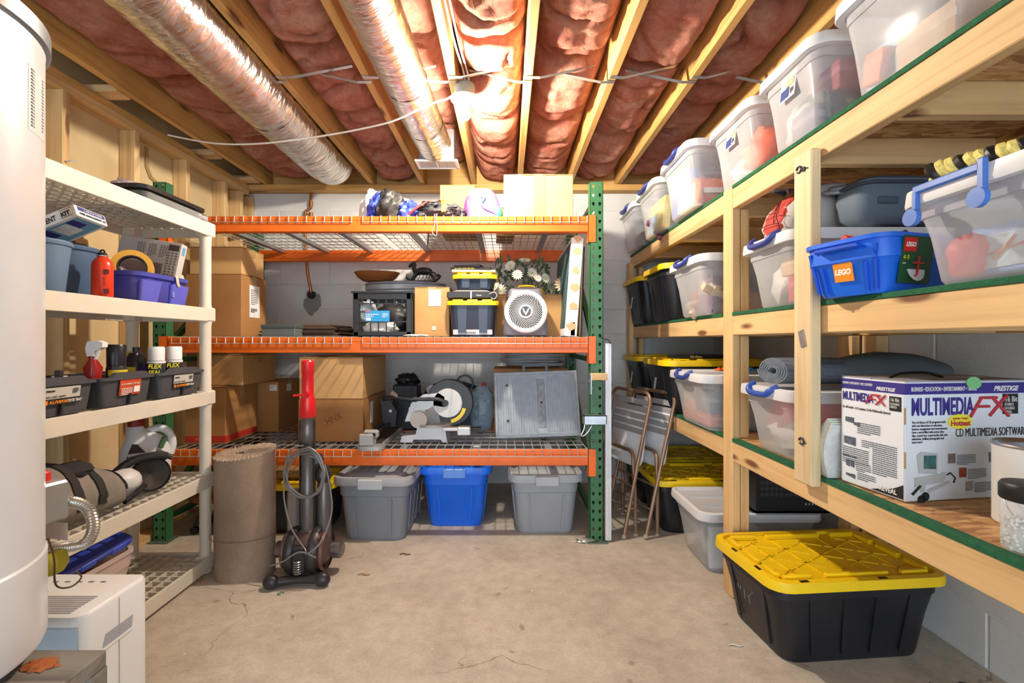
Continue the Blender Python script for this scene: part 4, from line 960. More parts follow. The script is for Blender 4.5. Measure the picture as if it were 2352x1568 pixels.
b = B().at((.215, -.002, Hm-.004), (R(84), 0, 0)); b.lathe([(.024, 0), (.024, .002)], 24, ex=.7); b.obj('green_seal', mat((120,190,130), .5), mb, 0)
# newspaper bundle
np_ = thing('newspaper_bundle', 'folded newspapers standing beside the multimedia carton', 'newspaper', (1.055, 1.545, BZ))
for k in range(9):
    b = B(); y = -.03+.0065*k; hh = .19-.006*abs(k-3)
    b.loft([[(-.02-.018*math.sin(PI*t_)*(1+.1*k), y+.012*t_*t_, hh*t_) for t_ in [0]][0:1]*1 + [(.13, y, 0), (.13, y+.0055, 0), (-.02, y+.0055, 0)]] if False else [[(-.028-.016*math.sin(PI*t_), y-.02*t_**3, hh*t_), (.13, y-.02*t_**3, hh*t_), (.13, y-.02*t_**3+.0058, hh*t_), (-.028-.016*math.sin(PI*t_), y-.02*t_**3+.0058, hh*t_)] for t_ in (0, .2, .4, .6, .8, 1)])
    b.obj('sheet_fold', mat((206+k % 3*8, 206+k % 3*8, 204), .8, var=.15, vs=40), np_, 40)
lines('newsprint', np_, (.0, -.0535, .165), (1,0,0), (0,0,1), .1, 14, .011, mat((60,60,66), .8, var=0), .006)
# paint can
pcn = thing('paint_can', 'white gallon paint can with bare metal lid on the lower shelf', 'can', (1.262, 1.12, BZ))
B().lathe([(.081,0),(.083,.003),(.0825,.008),(.0825,.182),(.084,.186)], 40).obj('can_body', mat((222,222,220), .4, var=.03), pcn)
B().lathe([(.084,.186),(.0855,.19),(.083,.193),(.078,.189),(.072,.191),(.066,.186),(.05,.187)], 40).obj('metal_lid', STEEL, pcn)
b = B(); b.tube(crv([(-.083,.01,.1),(-.105,-.02,.06),(-.1,-.05,.03),(-.06,-.085,.02)], 6), .0018, 6); b.obj('wire_handle', STEEL, pcn)
for k in range(3):
    a0 = 3.6+.42*k; a = a0
    p = (.0828*math.cos(a), .0828*math.sin(a), .15); r_ = (-math.sin(a), math.cos(a), 0)
    lines('printed_rows', pcn, p, r_, (0,0,1), .03, 16, .007, mat((130,130,134), .7, var=0), .0025, k)
for k, (dx, dz) in enumerate(((0,0), (.014,-.014), (-.014,-.014), (0,-.028), (.014,.014))):
    a = 4.75+dx*12; p = Vector((.0838*math.cos(a), .0838*math.sin(a), .1+dz)); q = B()
    tvec = Vector((-math.sin(a), math.cos(a), 0)); q.loft([[p+tvec*.008, p+Vector((0,0,.008)), p-tvec*.008, p-Vector((0,0,.008))], [(p+tvec*.006), p+Vector((0,0,.006)), p-tvec*.006, p-Vector((0,0,.006))]], False, False); q.obj('hazard_mark', mat((196,40,50), .6), pcn, 0)
# bead jar
bj = thing('bead_jar', 'clear jar of white pellets with black lid at the right edge', 'jar', (1.09, .985, BZ))
B().lathe([(.044,0),(.046,.004),(.046,.1),(.042,.108)], 32, True, False).obj('jar_wall', GLASS, bj)
B().lathe([(.047,.105),(.049,.108),(.049,.134),(.045,.14),(.0,.141)], 32).obj('jar_lid', BLACK, bj)
b = B(); rnd = random.Random(2)
for k in range(260):
    a = rnd.random()*2*PI; r_ = .0425 if k % 4 else rnd.random()*.04; zz_ = .004+rnd.random()*.056
    if k % 4 == 0: zz_ = .06+rnd.random()*.004
    b.at((r_*math.cos(a), r_*math.sin(a), zz_)); b.lathe([(.001,-.003),(.003,-.0012),(.003,.0012),(.001,.003)], 6)
pe = b.obj('pellets', mat((226,226,222), .4), bj); pe['kind'] = 'stuff'
B().lathe([(.0405,.003),(.0405,.056),(.01,.06)], 20).obj('pellet_core', mat((196,196,192), .8), bj)
b = B()
b.loft([[(.0466*math.cos(a), .0466*math.sin(a), z_) for a in [4.75+.1*k for k in range(9)]]+[(.0474*math.cos(a), .0474*math.sin(a), z_) for a in [4.75+.1*k for k in range(8,-1,-1)]] for z_ in (.02, .05)]); b.obj('yellow_label', mat((226,186,40), .6), bj)
b = B()
b.loft([[(.0466*math.cos(a), .0466*math.sin(a), z_) for a in [4.75+.1*k for k in range(9)]]+[(.0474*math.cos(a), .0474*math.sin(a), z_) for a in [4.75+.1*k for k in range(8,-1,-1)]] for z_ in (.05, .085)]); b.obj('red_label', mat((150,24,36), .6), bj)
# red toy on top shelf at frame edge
rt = thing('red_toy_bus', 'dark red toy bus on the top shelf at the right edge', 'toy', (1.09, .93, TOPZ), R(90))
B().span(-.09, .09, -.04, .04, .012, .1, .008).obj('bus_body', mat((150,24,30), .35), rt, 0)
for x in (-.06, -.02, .02, .06): B().span(x-.015, x+.015, -.0415, .0415, .06, .085).obj('bus_window', DARK, rt, 0)
for x in (-.055, .055):
    for y in (-.035, .035): B().at((x, y, .014)).lathe([(.014,-.006),(.014,.006)], 14, ax='y').obj('wheel', BLACK, rt)
# black crate on the clear floor bin
ck = thing('black_crate', 'black ventilated plastic crate on the clear floor bin behind the main post', 'crate', (1.395, 2.44, .325))
b = B(); b.span(-.18,.18,-.13,-.122,0,.27).span(-.18,.18,.122,.13,0,.27).span(-.18,-.172,-.122,.122,0,.27).span(.172,.18,-.122,.122,0,.27).span(-.18,.18,-.13,.13,0,.01).span(-.19,.19,-.14,-.125,.255,.275,.003).span(-.19,.19,.125,.14,.255,.275,.003); b.obj('crate_shell', BLACK, ck, 0)
b = B()
for i in range(14):
    for j in range(4): b.at((-.15+.0235*i, -.131, .09+.03*j), (0, PI/4, 0)); b.span(-.008,.008,-.001,.001,-.008,.008)
b.obj('vent_pattern', mat((52,52,56), .5), ck, 0)
for i in range(5): B().span(.06+.016*i, .066+.016*i, -.132, -.13, .04, .048).obj('indicator_dot', mat((160,170,176), .5), ck, 0)
# pen tin / box and toys on the lids
bxk = thing('black_pencil_box', 'flat black case with gold script on a yellow tote lid', 'case', (1.16, 2.90, BZ+.334)); B().span(-.16,.16,-.05,.05,0,.022,.004).obj('case_body', BLACK, bxk, 0)
text('The Great', .018, mat((210,180,110), .5, var=0), bxk, (-.06,-.0512,.004), (1,0,0), (0,0,1), shear=.3)
for k, (x, y, c, nm) in enumerate(((1.10, 2.38, (226,96,40), 'orange'), (1.19, 2.37, (44,140,196), 'light blue'))):
    b = B(); b.span(-.05,.05,-.02,.02,0,.012,.003)
    for i in range(4): b.at((0,0,0)).lathe([(.008, .012), (.008, .018)], 10); b.X = Matrix.Translation((-.035+.024*i, 0, 0)); b.lathe([(.008,.012),(.008,.018)], 10)
    o = b.obj('toy_rail', mat(c, .4), None, 30); o.location = (x, y, BZ+.288); o.rotation_euler = (0,0,R(10)); tag(o, '%s studded toy rail lying on the clear book tote lid' % nm, 'toy')
# folding chairs
def fchair(lb, near, far, lean):
    near = Vector(near); far = Vector(far); d = far-near; ang = math.atan2(d.y, d.x); hw = d.length/2
    t = thing('folding_chair', lb, 'chair', ((near.x+far.x)/2, (near.y+far.y)/2, 0.0), 0, 'folded metal chairs beside the rack', (R(lean), 0, ang))
    BR = mat((150,122,100), .4, .6); SE = mat((224,226,230), .5)
    def U(z1, y0, y1, ins, nm):
        x = hw-ins; b = B(); r_ = .06
        pts = [(-x, y0, .012), (-x, (y0+y1)/2, z1*.5), (-x, y1, z1-r_)]+[(-x+r_*(1-math.cos(a)), y1, z1-r_+r_*math.sin(a)) for a in [PI/2*k/5 for k in range(1, 6)]]+[(x-r_*(1-math.cos(a)), y1, z1-r_+r_*math.sin(a)) for a in [PI/2*k/5 for k in range(5, 0, -1)]]+[(x, y1, z1-r_), (x, (y0+y1)/2, z1*.5), (x, y0, .012)]
        b.tube(pts, .0115, 10); o = b.obj(nm, BR, t)
        for sx in (-x, x): B().at((sx, y0, 0)).lathe([(.014, .0), (.014, .02)], 10).obj('foot_cap', mat((170,150,130), .6), o)
    U(.86, .05, -.015, .0, 'back_frame'); U(.50, -.05, .03, .028, 'leg_frame')
    b = B(); b.loft([rr((hw*2-.06)*s_, .36*s_, .06, zz, 4) for s_, zz in ((.97,0),(1,.004),(1,.014),(.97,.018))]); 
    for i, v in enumerate(b.v): b.v[i] = Vector((v.x, v.z-.04, v.y+.58))
    b.obj('seat', SE, t, 40)
    for k in range(5):
        b = B(); b.span(-hw+.02, hw-.02, -.025, -.02, .60+.045*k, .635+.045*k, .002); b.obj('back_slat', mat((178,178,182), .45, .3), t, 0)
    for zz in (.16, .30): B().tube([(-hw+.0, .03, zz), (hw, .03, zz)], .007, 8).obj('crossbar', BR, t)
fchair('folded metal chair with white seat, nearest the green upright', (.735, 2.80), (.60, 3.2), 8.5)
fchair('folded metal chair with white seat, nearest the yellow lidded totes', (.865, 2.80), (.725, 3.2), 10)
# paper strip on the floor
ps = thing('paper_strip', 'torn white paper strip with pencil marks on the floor by the big tote', 'paper', (1.125, 1.565, .0005), R(-20))
b = B(); b.grid(12, 3, lambda u, v: (.14*u, -.018+.036*v, .002+.003*abs(math.sin(6*u)))); b.grid(12, 3, lambda u, v: (.14*u, -.018+.036*v, .0008+.003*abs(math.sin(6*u)))); b.obj('sheet', mat((176,182,190), .8), ps, 60)
lines('pencil_marks', ps, (.01, -.01, .0055), (1,0,0), (0,1,0), .08, 2, .012, mat((90,92,98), .8, var=0), .004)
# ================================================================== RACK CONTENT
D1, D2, D3 = LZ[0]+.0015, LZ[1]+.0015, LZ[2]+.0015
TAPE = clear('packing_tape', (214,182,130), .45, .12)
def carton(label, x0, x1, y0, d, z, h, m=CARD, rot=0, tape='x', flaps=True, group='cardboard cartons on the pallet rack'):
    t = thing('cardboard_carton', label, 'box', ((x0+x1)/2, y0+d/2, z), R(rot), group); w_ = x1-x0
    b = B(); b.span(-w_/2, w_/2, -d/2, d/2, 0, h-.002, .003); b.obj('carton_body', m, t, 0)
    for s_ in (-1, 1):
        f = B()
        if tape == 'x': f.at((0, s_*d/2, h-.001), (R(-s_*1.2), 0, 0)).span(-w_/2, w_/2, -s_*(d/2-.001), 0, 0, .003)
        else: f.at((s_*w_/2, 0, h-.001), (0, R(s_*1.2), 0)).span(-s_*(w_/2-.001), 0, -d/2, d/2, 0, .003)
        f.obj('flap', m, t, 0)
    if tape == 'x':
        for sx_ in (-1, 1): B().span(sx_*w_/2, sx_*(w_/2+.0008), -.025, .025, h*.72, h).obj('packing_tape', TAPE, t, 0)
    else: B().span(-.025, .025, -d/2-.0009, -d/2-.0002, h*.68, h).obj('packing_tape', TAPE, t, 0)
    return t, w_, d, h
# ---- top level
t, w_, d, h = carton('big pale cardboard carton on top of the rack near the right upright', PX(1157,2.85), PX(1316,2.85), 2.84, .42, D3, PZ(404,2.85)-D3, CARD3, 0, 'y')
sticker('front_tape', t, (-.03, -d/2-.001, .0), (1,0,0), (0,0,1), .075, h*.99, clear('tape2', (204,176,128), .4, .2)); sticker('pale_panel', t, (-w_/2+.004, -d/2-.0004, .01), (1,0,0), (0,0,1), .1, h*.96, mat((206,178,134), .7))
carton('small closed cardboard carton behind the backpacks on the top level', PX(1013,3.2), PX(1092,3.2), 3.15, .3, D3, PZ(432,3.2)-D3, CARD, 0, 'x')
carton('narrow torn cardboard carton behind the purple backpack', PX(1140,3.25), PX(1180,3.25), 3.3, .25, D3, .2, CARD2, 4, 'x')
def folded(lb, name, c, parts, cat_='clothing'):
    t = thing(name, lb, cat_, c)
    for nm, off, r_, col, sd, am, rot in parts:
        b = B().at(off, rot); b.blob((0,0,0), r_, am, 2.4, sd, 44, 26); 
        zmin = 0.0
        for i, v in enumerate(b.v):
            # cloth creases
            n_ = mnoise.ridged_multi_fractal(v*9+Vector((sd,0,0)), .9, 2.1, 3, .9, 2.0); b.v[i] = v+(v-Vector(off)).normalized()*(n_-1.0)*.011
        b.v = [Vector((v.x, v.y, max(v.z, zmin))) for v in b.v]
        b.obj(nm, mat(col, .55, var=.12, vs=15, bmp=.25, bs=45), t, 60)
    return t
Y0 = 2.93; sx = Y0/FPX
jb = folded('bundled blue, black and white jackets heaped on the top rack level', 'jacket_bundle', (PX(895,Y0), Y0, D3), [
    ('white_sleeve', (-.11,.02,.08), (.075,.12,.13), (222,214,208), 3, .2, (0,R(14),0)), ('white_hood', (-.01,.08,.14), (.13,.09,.055), (224,214,206), 4, .25, (0,R(8),0)),
    ('blue_lining', (-.06,-.04,.08), (.05,.1,.1), (56,76,190), 5, .3, (0,R(20),0)), ('black_body', (.02,-.06,.075), (.085,.1,.105), (48,47,46), 6, .3, (0,R(20),0)),
    ('blue_sleeve', (.13,-.04,.05), (.075,.1,.065), (56,76,196), 7, .35, (0,R(-10),0)), ('orange_trim', (-.075,-.02,.16), (.03,.05,.012), (236,130,40), 8, .2, (0,R(-25),0))])
bk = folded('collapsed black hiking backpack with orange strap and red trim', 'backpack', (PX(1003,Y0), Y0-.02, D3), [
    ('pack_body', (.0,.0,.045), (.17,.12,.055), (50,50,54), 12, .3, (0,R(-4),0)), ('pack_lid', (-.02,-.03,.075), (.09,.09,.03), (42,42,46), 13, .3, (0,R(-6),0)), ('pack_pocket', (.12,-.02,.04), (.07,.1,.05), (58,58,62), 14, .3, (0,R(12),0))], 'backpack')
b = B(); b.tube(crv([(-.15,-.1,.015),(-.11,-.11,.05),(-.06,-.1,.085),(-.02,-.09,.1)], 6), .007, 6); b.obj('red_trim', mat((196,44,40), .6), bk)
b = B(); P = crv([(.01,-.02,.115),(.045,-.07,.115),(.06,-.115,.08),(.062,-.13,.03)], 6); b.loft([[p+Vector((-.013,0,.003)), p+Vector((.013,0,.003)), p+Vector((.013,.003,-.002)), p+Vector((-.013,.003,-.002))] for p in P]); b.obj('orange_strap', mat((236,104,30), .6), bk)
b = B(); b.tube(crv([(-.09,.0,.09),(-.08,.0,.125),(-.05,.0,.118),(-.03,0,.1),(-.055,0,.09)], 6), .006, 6); b.obj('black_buckle', BLACK, bk)
pp = thing('purple_backpack', 'purple, teal and pink child backpack standing on the top rack level', 'backpack', (PX(1113,2.92), 2.92, D3))
PU = mat((138,92,184), .6, bmp=.2); TE = mat((60,176,166), .6, bmp=.2); PK = mat((222,52,112), .6, bmp=.2)
b = B(); b.loft([rr(.2,.13,.03,0,4), rr(.215,.14,.04,.03,4), rr(.2,.135,.045,.1,4,-.005), rr(.165,.12,.045,.165,4,-.012), rr(.12,.1,.04,.195,4,-.015), rr(.06,.05,.02,.202,4,-.015)]); b.obj('pack_body', PU, pp, 60)
b = B(); b.blob((-.095,-.01,.085), (.03,.05,.075), .08, 2, 3, 20, 14); b.obj('pink_side', PK, pp, 60)
for x0_, nm in ((-.05, 'teal_panel'), (.005, 'teal_panel')): B().at((x0_, -.056, .14), (R(-14), 0, 0)).span(0, .034, -.008, .004, 0, .052, .003).obj(nm, TE, pp, 0)
B().at((-.015, -.06, .14), (R(-14), 0, 0)).span(0, .018, -.009, .003, 0, .055, .002).obj('zip_strip', mat((150,170,186), .5), pp, 0)
b = B(); b.at((-.008, -.072, .125), (R(-8), 0, 0)).tube([(-.018,0,.008),(.018,0,.008),(0,0,-.022)], .004, 6, True); b.obj('strap_ring', mat((44,130,120), .5), pp)
B().at((-.008, -.07, .118), (R(-8), 0, 0)).prism([(-.016,.008),(.016,.008),(0,-.018)], -.001, .002, 'y').obj('teal_patch', TE, pp, 0)
b = B(); b.tube(crv([(-.03,-.07,.11),(.0,-.077,.07),(.05,-.074,.045),(.08,-.07,.03)], 6), .003, 5); b.tube(crv([(.04,-.065,.15),(.05,-.07,.1),(.055,-.073,.05)], 6), .003, 5); b.tube(crv([(-.06,-.066,.12),(-.066,-.07,.06),(-.064,-.07,.01)], 6), .003, 5); b.obj('seam', mat((128,88,168), .6), pp)
b = B(); b.blob((.085,-.03,.04), (.028,.05,.05), .1, 2, 9, 18, 12, 0.0); b.obj('teal_corner', mat((60,150,140), .6), pp, 60)
# strap tails hanging through the deck
for k, (x, l) in enumerate(((PX(982,2.95), .17), (PX(1000,2.95), .07))):
    b = B(); b.tube(crv([(x,2.96,D3-.004),(x+.004,2.955,D3-.05),(x-.003,2.96,D3-l)], 6), .004, 5); tag(b.obj('hanging_strap', mat((52,52,58), .6)), '%s dark strap hanging below the top wire deck' % ('long', 'short')[k], 'strap')
b = B(); b.tube(crv([(PX(998,2.735),2.732,D3+.004),(PX(999,2.73),2.73,D3-.05),(PX(993,2.73),2.73,D3-.1),(PX(1002,2.73),2.731,D3-.12),(PX(1004,2.73),2.731,D3-.05),(PX(1003,2.735),2.732,D3+.004)], 6), .002, 5)
tag(b.obj('string_loop', mat((200,180,160), .8)), 'thin white string looped over the top orange beam', 'string')
# ---- middle level, left cartons
t, w_, d, h = carton('large cardboard carton with white shipping label on the middle rack level', -1.93, -1.59, 2.85, .29, D2, 1.565-D2, CARD2, 0, 'x')
sticker('shipping_label', t, (w_/2+.001, -.06, .12), (0,1,0), (0,0,1), .12, .2, PAPER); lines('label_print', t, (w_/2+.0025, -.045, .29), (0,1,0), (0,0,1), .08, 9, .011, INK, .004); lines('barcode', t, (w_/2+.0025, -.045, .17), (0,1,0), (0,0,1), .07, 3, .009, INK, .007, 4)
t, w_, d, h = carton('worn flat cardboard carton taped shut on top of the labelled carton', -1.915, -1.60, 2.87, .26, 1.567, .165, CARD3, 0, 'x')
# frames stack and boxes on the middle level
for k in range(9):
    x = PX(703,3.05)+random.Random(k).uniform(-.02,.02); wd = .5-.012*k; z = D2+.0085*k
    tf = thing('picture_frame', 'brown picture frame in the flat pile behind the file box, %s' % ('lowest','second from the bottom','third from the bottom','fourth from the bottom','middle one','fourth from the top','third from the top','second from the top','topmost')[k], 'frame', (x, 3.14+.01*(k % 3), z), R(random.Random(k+5).uniform(-3,3)), 'picture frames in the flat pile')
    b = B(); hw, hd = wd/2, .2
    b.span(-hw,hw,-hd,-hd+.03,0,.008,.001).span(-hw,hw,hd-.03,hd,0,.008,.001).span(-hw,-hw+.03,-hd+.03,hd-.03,0,.008,.001).span(hw-.03,hw,-hd+.03,hd-.03,0,.008,.001); b.obj('frame_border', mat((72,54,42) if k % 2 else (92,70,52), .5), tf, 0)
    B().span(-hw+.03,hw-.03,-hd+.03,hd-.03,.002,.005).obj('backing_board', mat((120,96,72), .7), tf, 0)
gb = thing('file_box', 'grey green flat file box left of the frame pile', 'box', (PX(646,2.88), 2.93, D2)); B().span(-.1,.1,-.09,.09,0,.066,.003).obj('box_base', mat((92,100,98), .6), gb, 0); B().span(-.104,.104,-.094,.094,.05,.072,.003).obj('box_lid', mat((70,78,78), .6), gb, 0)
# milk crate
mc = thing('milk_crate', 'black plastic milk crate with blue label on the middle rack level', 'crate', (PX(878,2.87), 3.03, D2)); W2, Dp, Hh = .178, .16, .27
BK = mat((34,37,42), .45, var=.1)
b = B()
for z0, z1 in ((0,.03), (.225,.27)): b.span(-W2,W2,-Dp,-Dp+.006,z0,z1,.002).span(-W2,W2,Dp-.006,Dp,z0,z1,.002).span(-W2,-W2+.006,-Dp+.006,Dp-.006,z0,z1,.002).span(W2-.006,W2,-Dp+.006,Dp-.006,z0,z1,.002)
for sx_ in (-1,1):
    for sy_ in (-1,1): b.box((sx_*(W2-.018), sy_*(Dp-.018), Hh/2), (.036,.036,Hh-.002), .006)
b.span(-W2,W2,-Dp,Dp,0,.006); b.span(-W2-.01,W2+.01,-Dp-.006,-Dp+.01,.262,.275,.003).span(-W2-.01,W2+.01,Dp-.01,Dp+.006,.262,.275,.003); b.obj('crate_frame', BK, mc, 0)
for z in (.09,.15,.2):
    B().span(-W2+.03,W2-.03,-Dp+.001,-Dp+.006,z-.003,z+.003).obj('crossbar', BK, mc, 0); B().span(W2-.006,W2-.001,-Dp+.03,Dp-.03,z-.003,z+.003).obj('crossbar', BK, mc, 0); B().span(-W2+.001,-W2+.006,-Dp+.03,Dp-.03,z-.003,z+.003).obj('crossbar', BK, mc, 0)
for k in range(6):
    x = -.12+.048*k
    if 1 <= k <= 4: B().span(x-.003,x+.003,-Dp+.0,-Dp+.005,.03,.09).obj('upright_bar', BK, mc, 0)
    B().span(x-.003,x+.003,-Dp+.0,-Dp+.005,.19,.225).obj('upright_bar', BK, mc, 0); B().span(x-.003,x+.003,Dp-.005,Dp,.03,.225).obj('upright_bar', BK, mc, 0)
for k in range(7): y = -.11+.036*k; B().span(W2-.005,W2,y-.004,y+.004,.03,.225).obj('upright_bar', BK, mc, 0); B().span(-W2,-W2+.005,y-.004,y+.004,.03,.225).obj('upright_bar', BK, mc, 0)
sticker('blue_label', mc, (-.103,-Dp-.0005,.092), (1,0,0), (0,0,1), .147, .065, mat((40,146,206), .5)); sticker('red_mark', mc, (-.1,-Dp-.0018,.146), (1,0,0), (0,0,1), .026, .008, mat((214,90,90), .5)); sticker('barcode_patch', mc, (-.097,-Dp-.0018,.097), (1,0,0), (0,0,1), .028, .018, PAPER); lines('label_print', mc, (-.1,-Dp-.0018,.132), (1,0,0), (0,0,1), .08, 2, .011, PAPER, .005); lines('label_print', mc, (.0,-Dp-.0018,.138), (1,0,0), (0,0,1), .035, 4, .007, PAPER, .003)
put('bag', 'white_cloth', 'folded white cloth inside the black milk crate', 'cloth', (PX(870,2.9), 2.95, D2+.008), (.2,.12,.09), (226,222,214), seed=71)
put('bag', 'film_bag', 'clear crinkled bag inside the black milk crate', 'bag', (PX(838,2.9), 2.96, D2+.09), (.1,.12,.13), (150,154,160), seed=72, m=FILM)
put('bag', 'black_fabric', 'black fabric heap inside the black milk crate', 'fabric', (PX(895,2.95), 3.06, D2+.01), (.2,.16,.2), (32,30,32), seed=73)
pk_ = B(); pk_.blob((PX(955,2.82), 2.83, D2+.006), (.075,.05,.008), .2, 3, 5, 24, 10, D2); tag(pk_.obj('paper_packet', mat((226,220,212), .6), None, 60), 'flat white paper packet in front of the milk crate', 'packet')
t, w_, d, h = carton('cardboard carton with torn silver tape beside the milk crate', PX(952,2.93), PX(1036,2.93)-.01, 2.93, .3, D2, PZ(661,2.93)-D2, CARD, 0, 'y')
sticker('silver_tape', t, (-.02,-d/2-.001,h-.115), (1,0,0), (0,0,1), .075, .1, mat((190,200,210), .2, .9, var=.5, vs=80)); sticker('torn_patch', t, (.0,-d/2-.001,.04), (1,0,0), (0,0,1), .025, .025, mat((206,196,180), .7))
# grey oval tub with bowl and figurine
tb = thing('oval_tub', 'grey oval plastic tub behind the milk crate', 'tub', (PX(922,3.3), 3.44, D2)); TG = mat((152,158,166), .45)
b = B(); b.lathe([(.22,0),(.235,.01),(.265,.33),(.285,.335),(.29,.345),(.29,.368),(.275,.372),(.26,.36),(.225,.02),(.0,.02)], 40, True, True, 'z', .62); b.obj('tub_body', TG, tb)
b = B(); b.lathe([(.292,.372),(.29,.385),(.27,.39),(.0,.39)], 40, True, True, 'z', .62); b.obj('tub_lid', mat((128,134,144), .45), tb)
bw = thing('wooden_bowl', 'wide brown wooden bowl on the grey oval tub', 'bowl', (PX(860,3.3), 3.37, D2+.392))
b = B(); b.lathe([(.07,0),(.1,.006),(.135,.03),(.155,.058),(.16,.066),(.15,.066),(.13,.04),(.095,.014),(.0,.008)], 36, True, True, 'z', .8); b.obj('bowl_shell', wood('bowl_wood','x',(158,92,40),(110,60,26),(70,40,20)), bw)
fg = thing('horse_figurine', 'dark metal rocking horse figurine on the grey oval tub', 'figurine', (PX(975,3.3)-.02, 3.36, D2+.392)); IR = mat((44,40,38), .4, .5)
b = B(); b.tube(crv([(-.06,0,.055),(-.02,0,.075),(.03,0,.075),(.06,0,.07)], 5), [.016+.012*math.sin(PI*k/15) for k in range(16)], 10); b.obj('horse_body', IR, fg)
b = B(); b.tube(crv([(-.05,0,.07),(-.065,0,.1),(-.062,0,.125),(-.085,0,.118),(-.1,0,.105)], 5), [.02,.019,.018,.017,.016,.015,.015,.014,.014,.014,.015,.015,.015,.014,.013,.013,.012,.011,.01,.009,.008], 9); b.obj('horse_head', IR, fg)
b = B(); b.bar((-.058,-.006,.13),(-.056,-.006,.148),.006,.005).bar((-.058,.006,.13),(-.056,.006,.148),.006,.005); b.obj('ear', IR, fg, 0)
for x, dx in ((-.045,-.04),(.05,.04)):
    for y in (-.015,.015): B().tube([(x,y,.06),(x+dx*.5,y,.035),(x+dx,y,.008)], [.011,.008,.006], 8).obj('leg', IR, fg)
b = B()
for y in (-.02,.02): b.tube(crv([(-.12,y,.03),(-.08,y,.006),(0,y,.005),(.08,y,.006),(.12,y,.04),(.105,y,.05),(.1,y,.04)], 5), .005, 7)
b.tube(crv([(.06,0,.07),(.085,0,.06),(.09,0,.03)], 5), .006, 7); b.obj('rocker', IR, fg)
ds = thing('glass_dish', 'cut glass dish behind the horse figurine', 'dish', (PX(960,3.4), 3.49, D2+.392)); b = B(); b.lathe([(.05,0),(.09,.01),(.1,.07),(.094,.07),(.084,.014)], 24); b.obj('dish_wall', GLASS, ds)
for k in range(24):
    a = 2*PI*k/24; B().tube([(.092*math.cos(a),.092*math.sin(a),.012),(.101*math.cos(a+.2),.101*math.sin(a+.2),.066)], .003, 5).obj('cut_ridge', mat((120,112,104), .2), ds)
# black / yellow small totes
def stote(label, x, y, z, L, W, H):
    BL_ = mat((44,54,72), .4, var=.06)
    t = thing('storage_tote', label, 'tote', (x, y, z), 0, 'small blue black totes with yellow lids on the rack'); hb = H-.022
    b = B(); b.loft([rr(L*.78,W*.78,.03,0), rr(L*.8,W*.8,.03,.008), rr(L*.9,W*.9,.035,hb*.95), rr(L*.92,W*.92,.035,hb)]); b.obj('body', BL_, t, 40)
    for u in (-.25,.25):
        q = B(); q.loft([[(L*(u*.8-.075), -W*.415+.006, .02*H/.2), (L*(u*.8+.075), -W*.415+.006, .02*H/.2), (L*(u*.8+.075), -W*.415-.004, .02*H/.2), (L*(u*.8-.075), -W*.415-.004, .02*H/.2)], [(L*(u*.8-.09), -W*.452+.006, hb*.93), (L*(u*.8+.09), -W*.452+.006, hb*.93), (L*(u*.8+.09), -W*.452-.003, hb*.93), (L*(u*.8-.09), -W*.452-.003, hb*.93)]]); q.obj('rib_panel', mat((56,66,86), .4), t, 0)
    b = B(); b.loft([rr(L*.93,W*.93,.04,hb-.012), rr(L,W,.045,hb-.012), rr(L,W,.045,hb+.008), rr(L*.98,W*.98,.045,hb+.014), rr(L*.93,W*.93,.04,hb+.015), rr(L*.92,W*.92,.04,hb+.009)], False, True)
    for x_ in (-.28,0,.28): b.span(L*(x_-.1),L*(x_+.1),-W*.49,-W*.44,hb+.012,hb+.022,.003)
    b.obj('lid', YELLOW, t, 40); return t
YT = 2.87
s1 = stote('larger blue black tote with yellow lid and masking tape on the middle level', PX(1085,2.83), 2.97, D2, .315, .28, .222)
sticker('masking_tape', s1, (-.118,-.1125,.012), (1,0,0), (0,-.08,1), .236, .03, mat((196,202,206), .6)); text('Screws', .022, INK, s1, (-.045,-.1155,.018), (1,0,0), (0,-.08,1), shear=.2)
ev = thing('electric_griddle', 'dark electric griddle lying between the two yellow lidded totes', 'griddle', (PX(1082,2.85), 2.97, D2+.2235))
B().span(-.145,.145,-.125,.125,.006,.046,.006).obj('griddle_body', mat((40,34,34), .35), ev, 0); b = B(); b.loft([rr(.25,.2,.03,.046), rr(.25,.2,.03,.05), rr(.2,.16,.03,.06), rr(.1,.08,.02,.063)]); b.obj('glass_lid', GLASS, ev, 40)
text('Oster', .014, PAPER, ev, (.03,-.1262,.02), (1,0,0), (0,0,1), shear=.15); B().span(-.004,.004,-.128,-.125,.004,.05).obj('chrome_clip', STEEL, ev, 0); B().at((.125,-.126,.022)).lathe([(.012,-.012),(.012,0)], 14, ax='y').obj('knob', BLACK, ev)
b = B(); b.tube(crv([(.11,-.14,.03),(.14,-.15,.04),(.155,-.15,.02),(.14,-.14,-.0),(.12,-.135,.008)], 5), .0025, 6); b.obj('cord', mat((200,196,190), .5), ev)
for x in (-.12,.12):
    for y in (-.1,.1): B().at((x,y,0)).lathe([(.01,0),(.01,.007)], 10).obj('foot', BLACK, ev)
s2 = stote('smaller blue black tote with yellow lid stacked above the griddle', PX(1090,2.87), 2.99, D2+.288, .275, .24, .098)
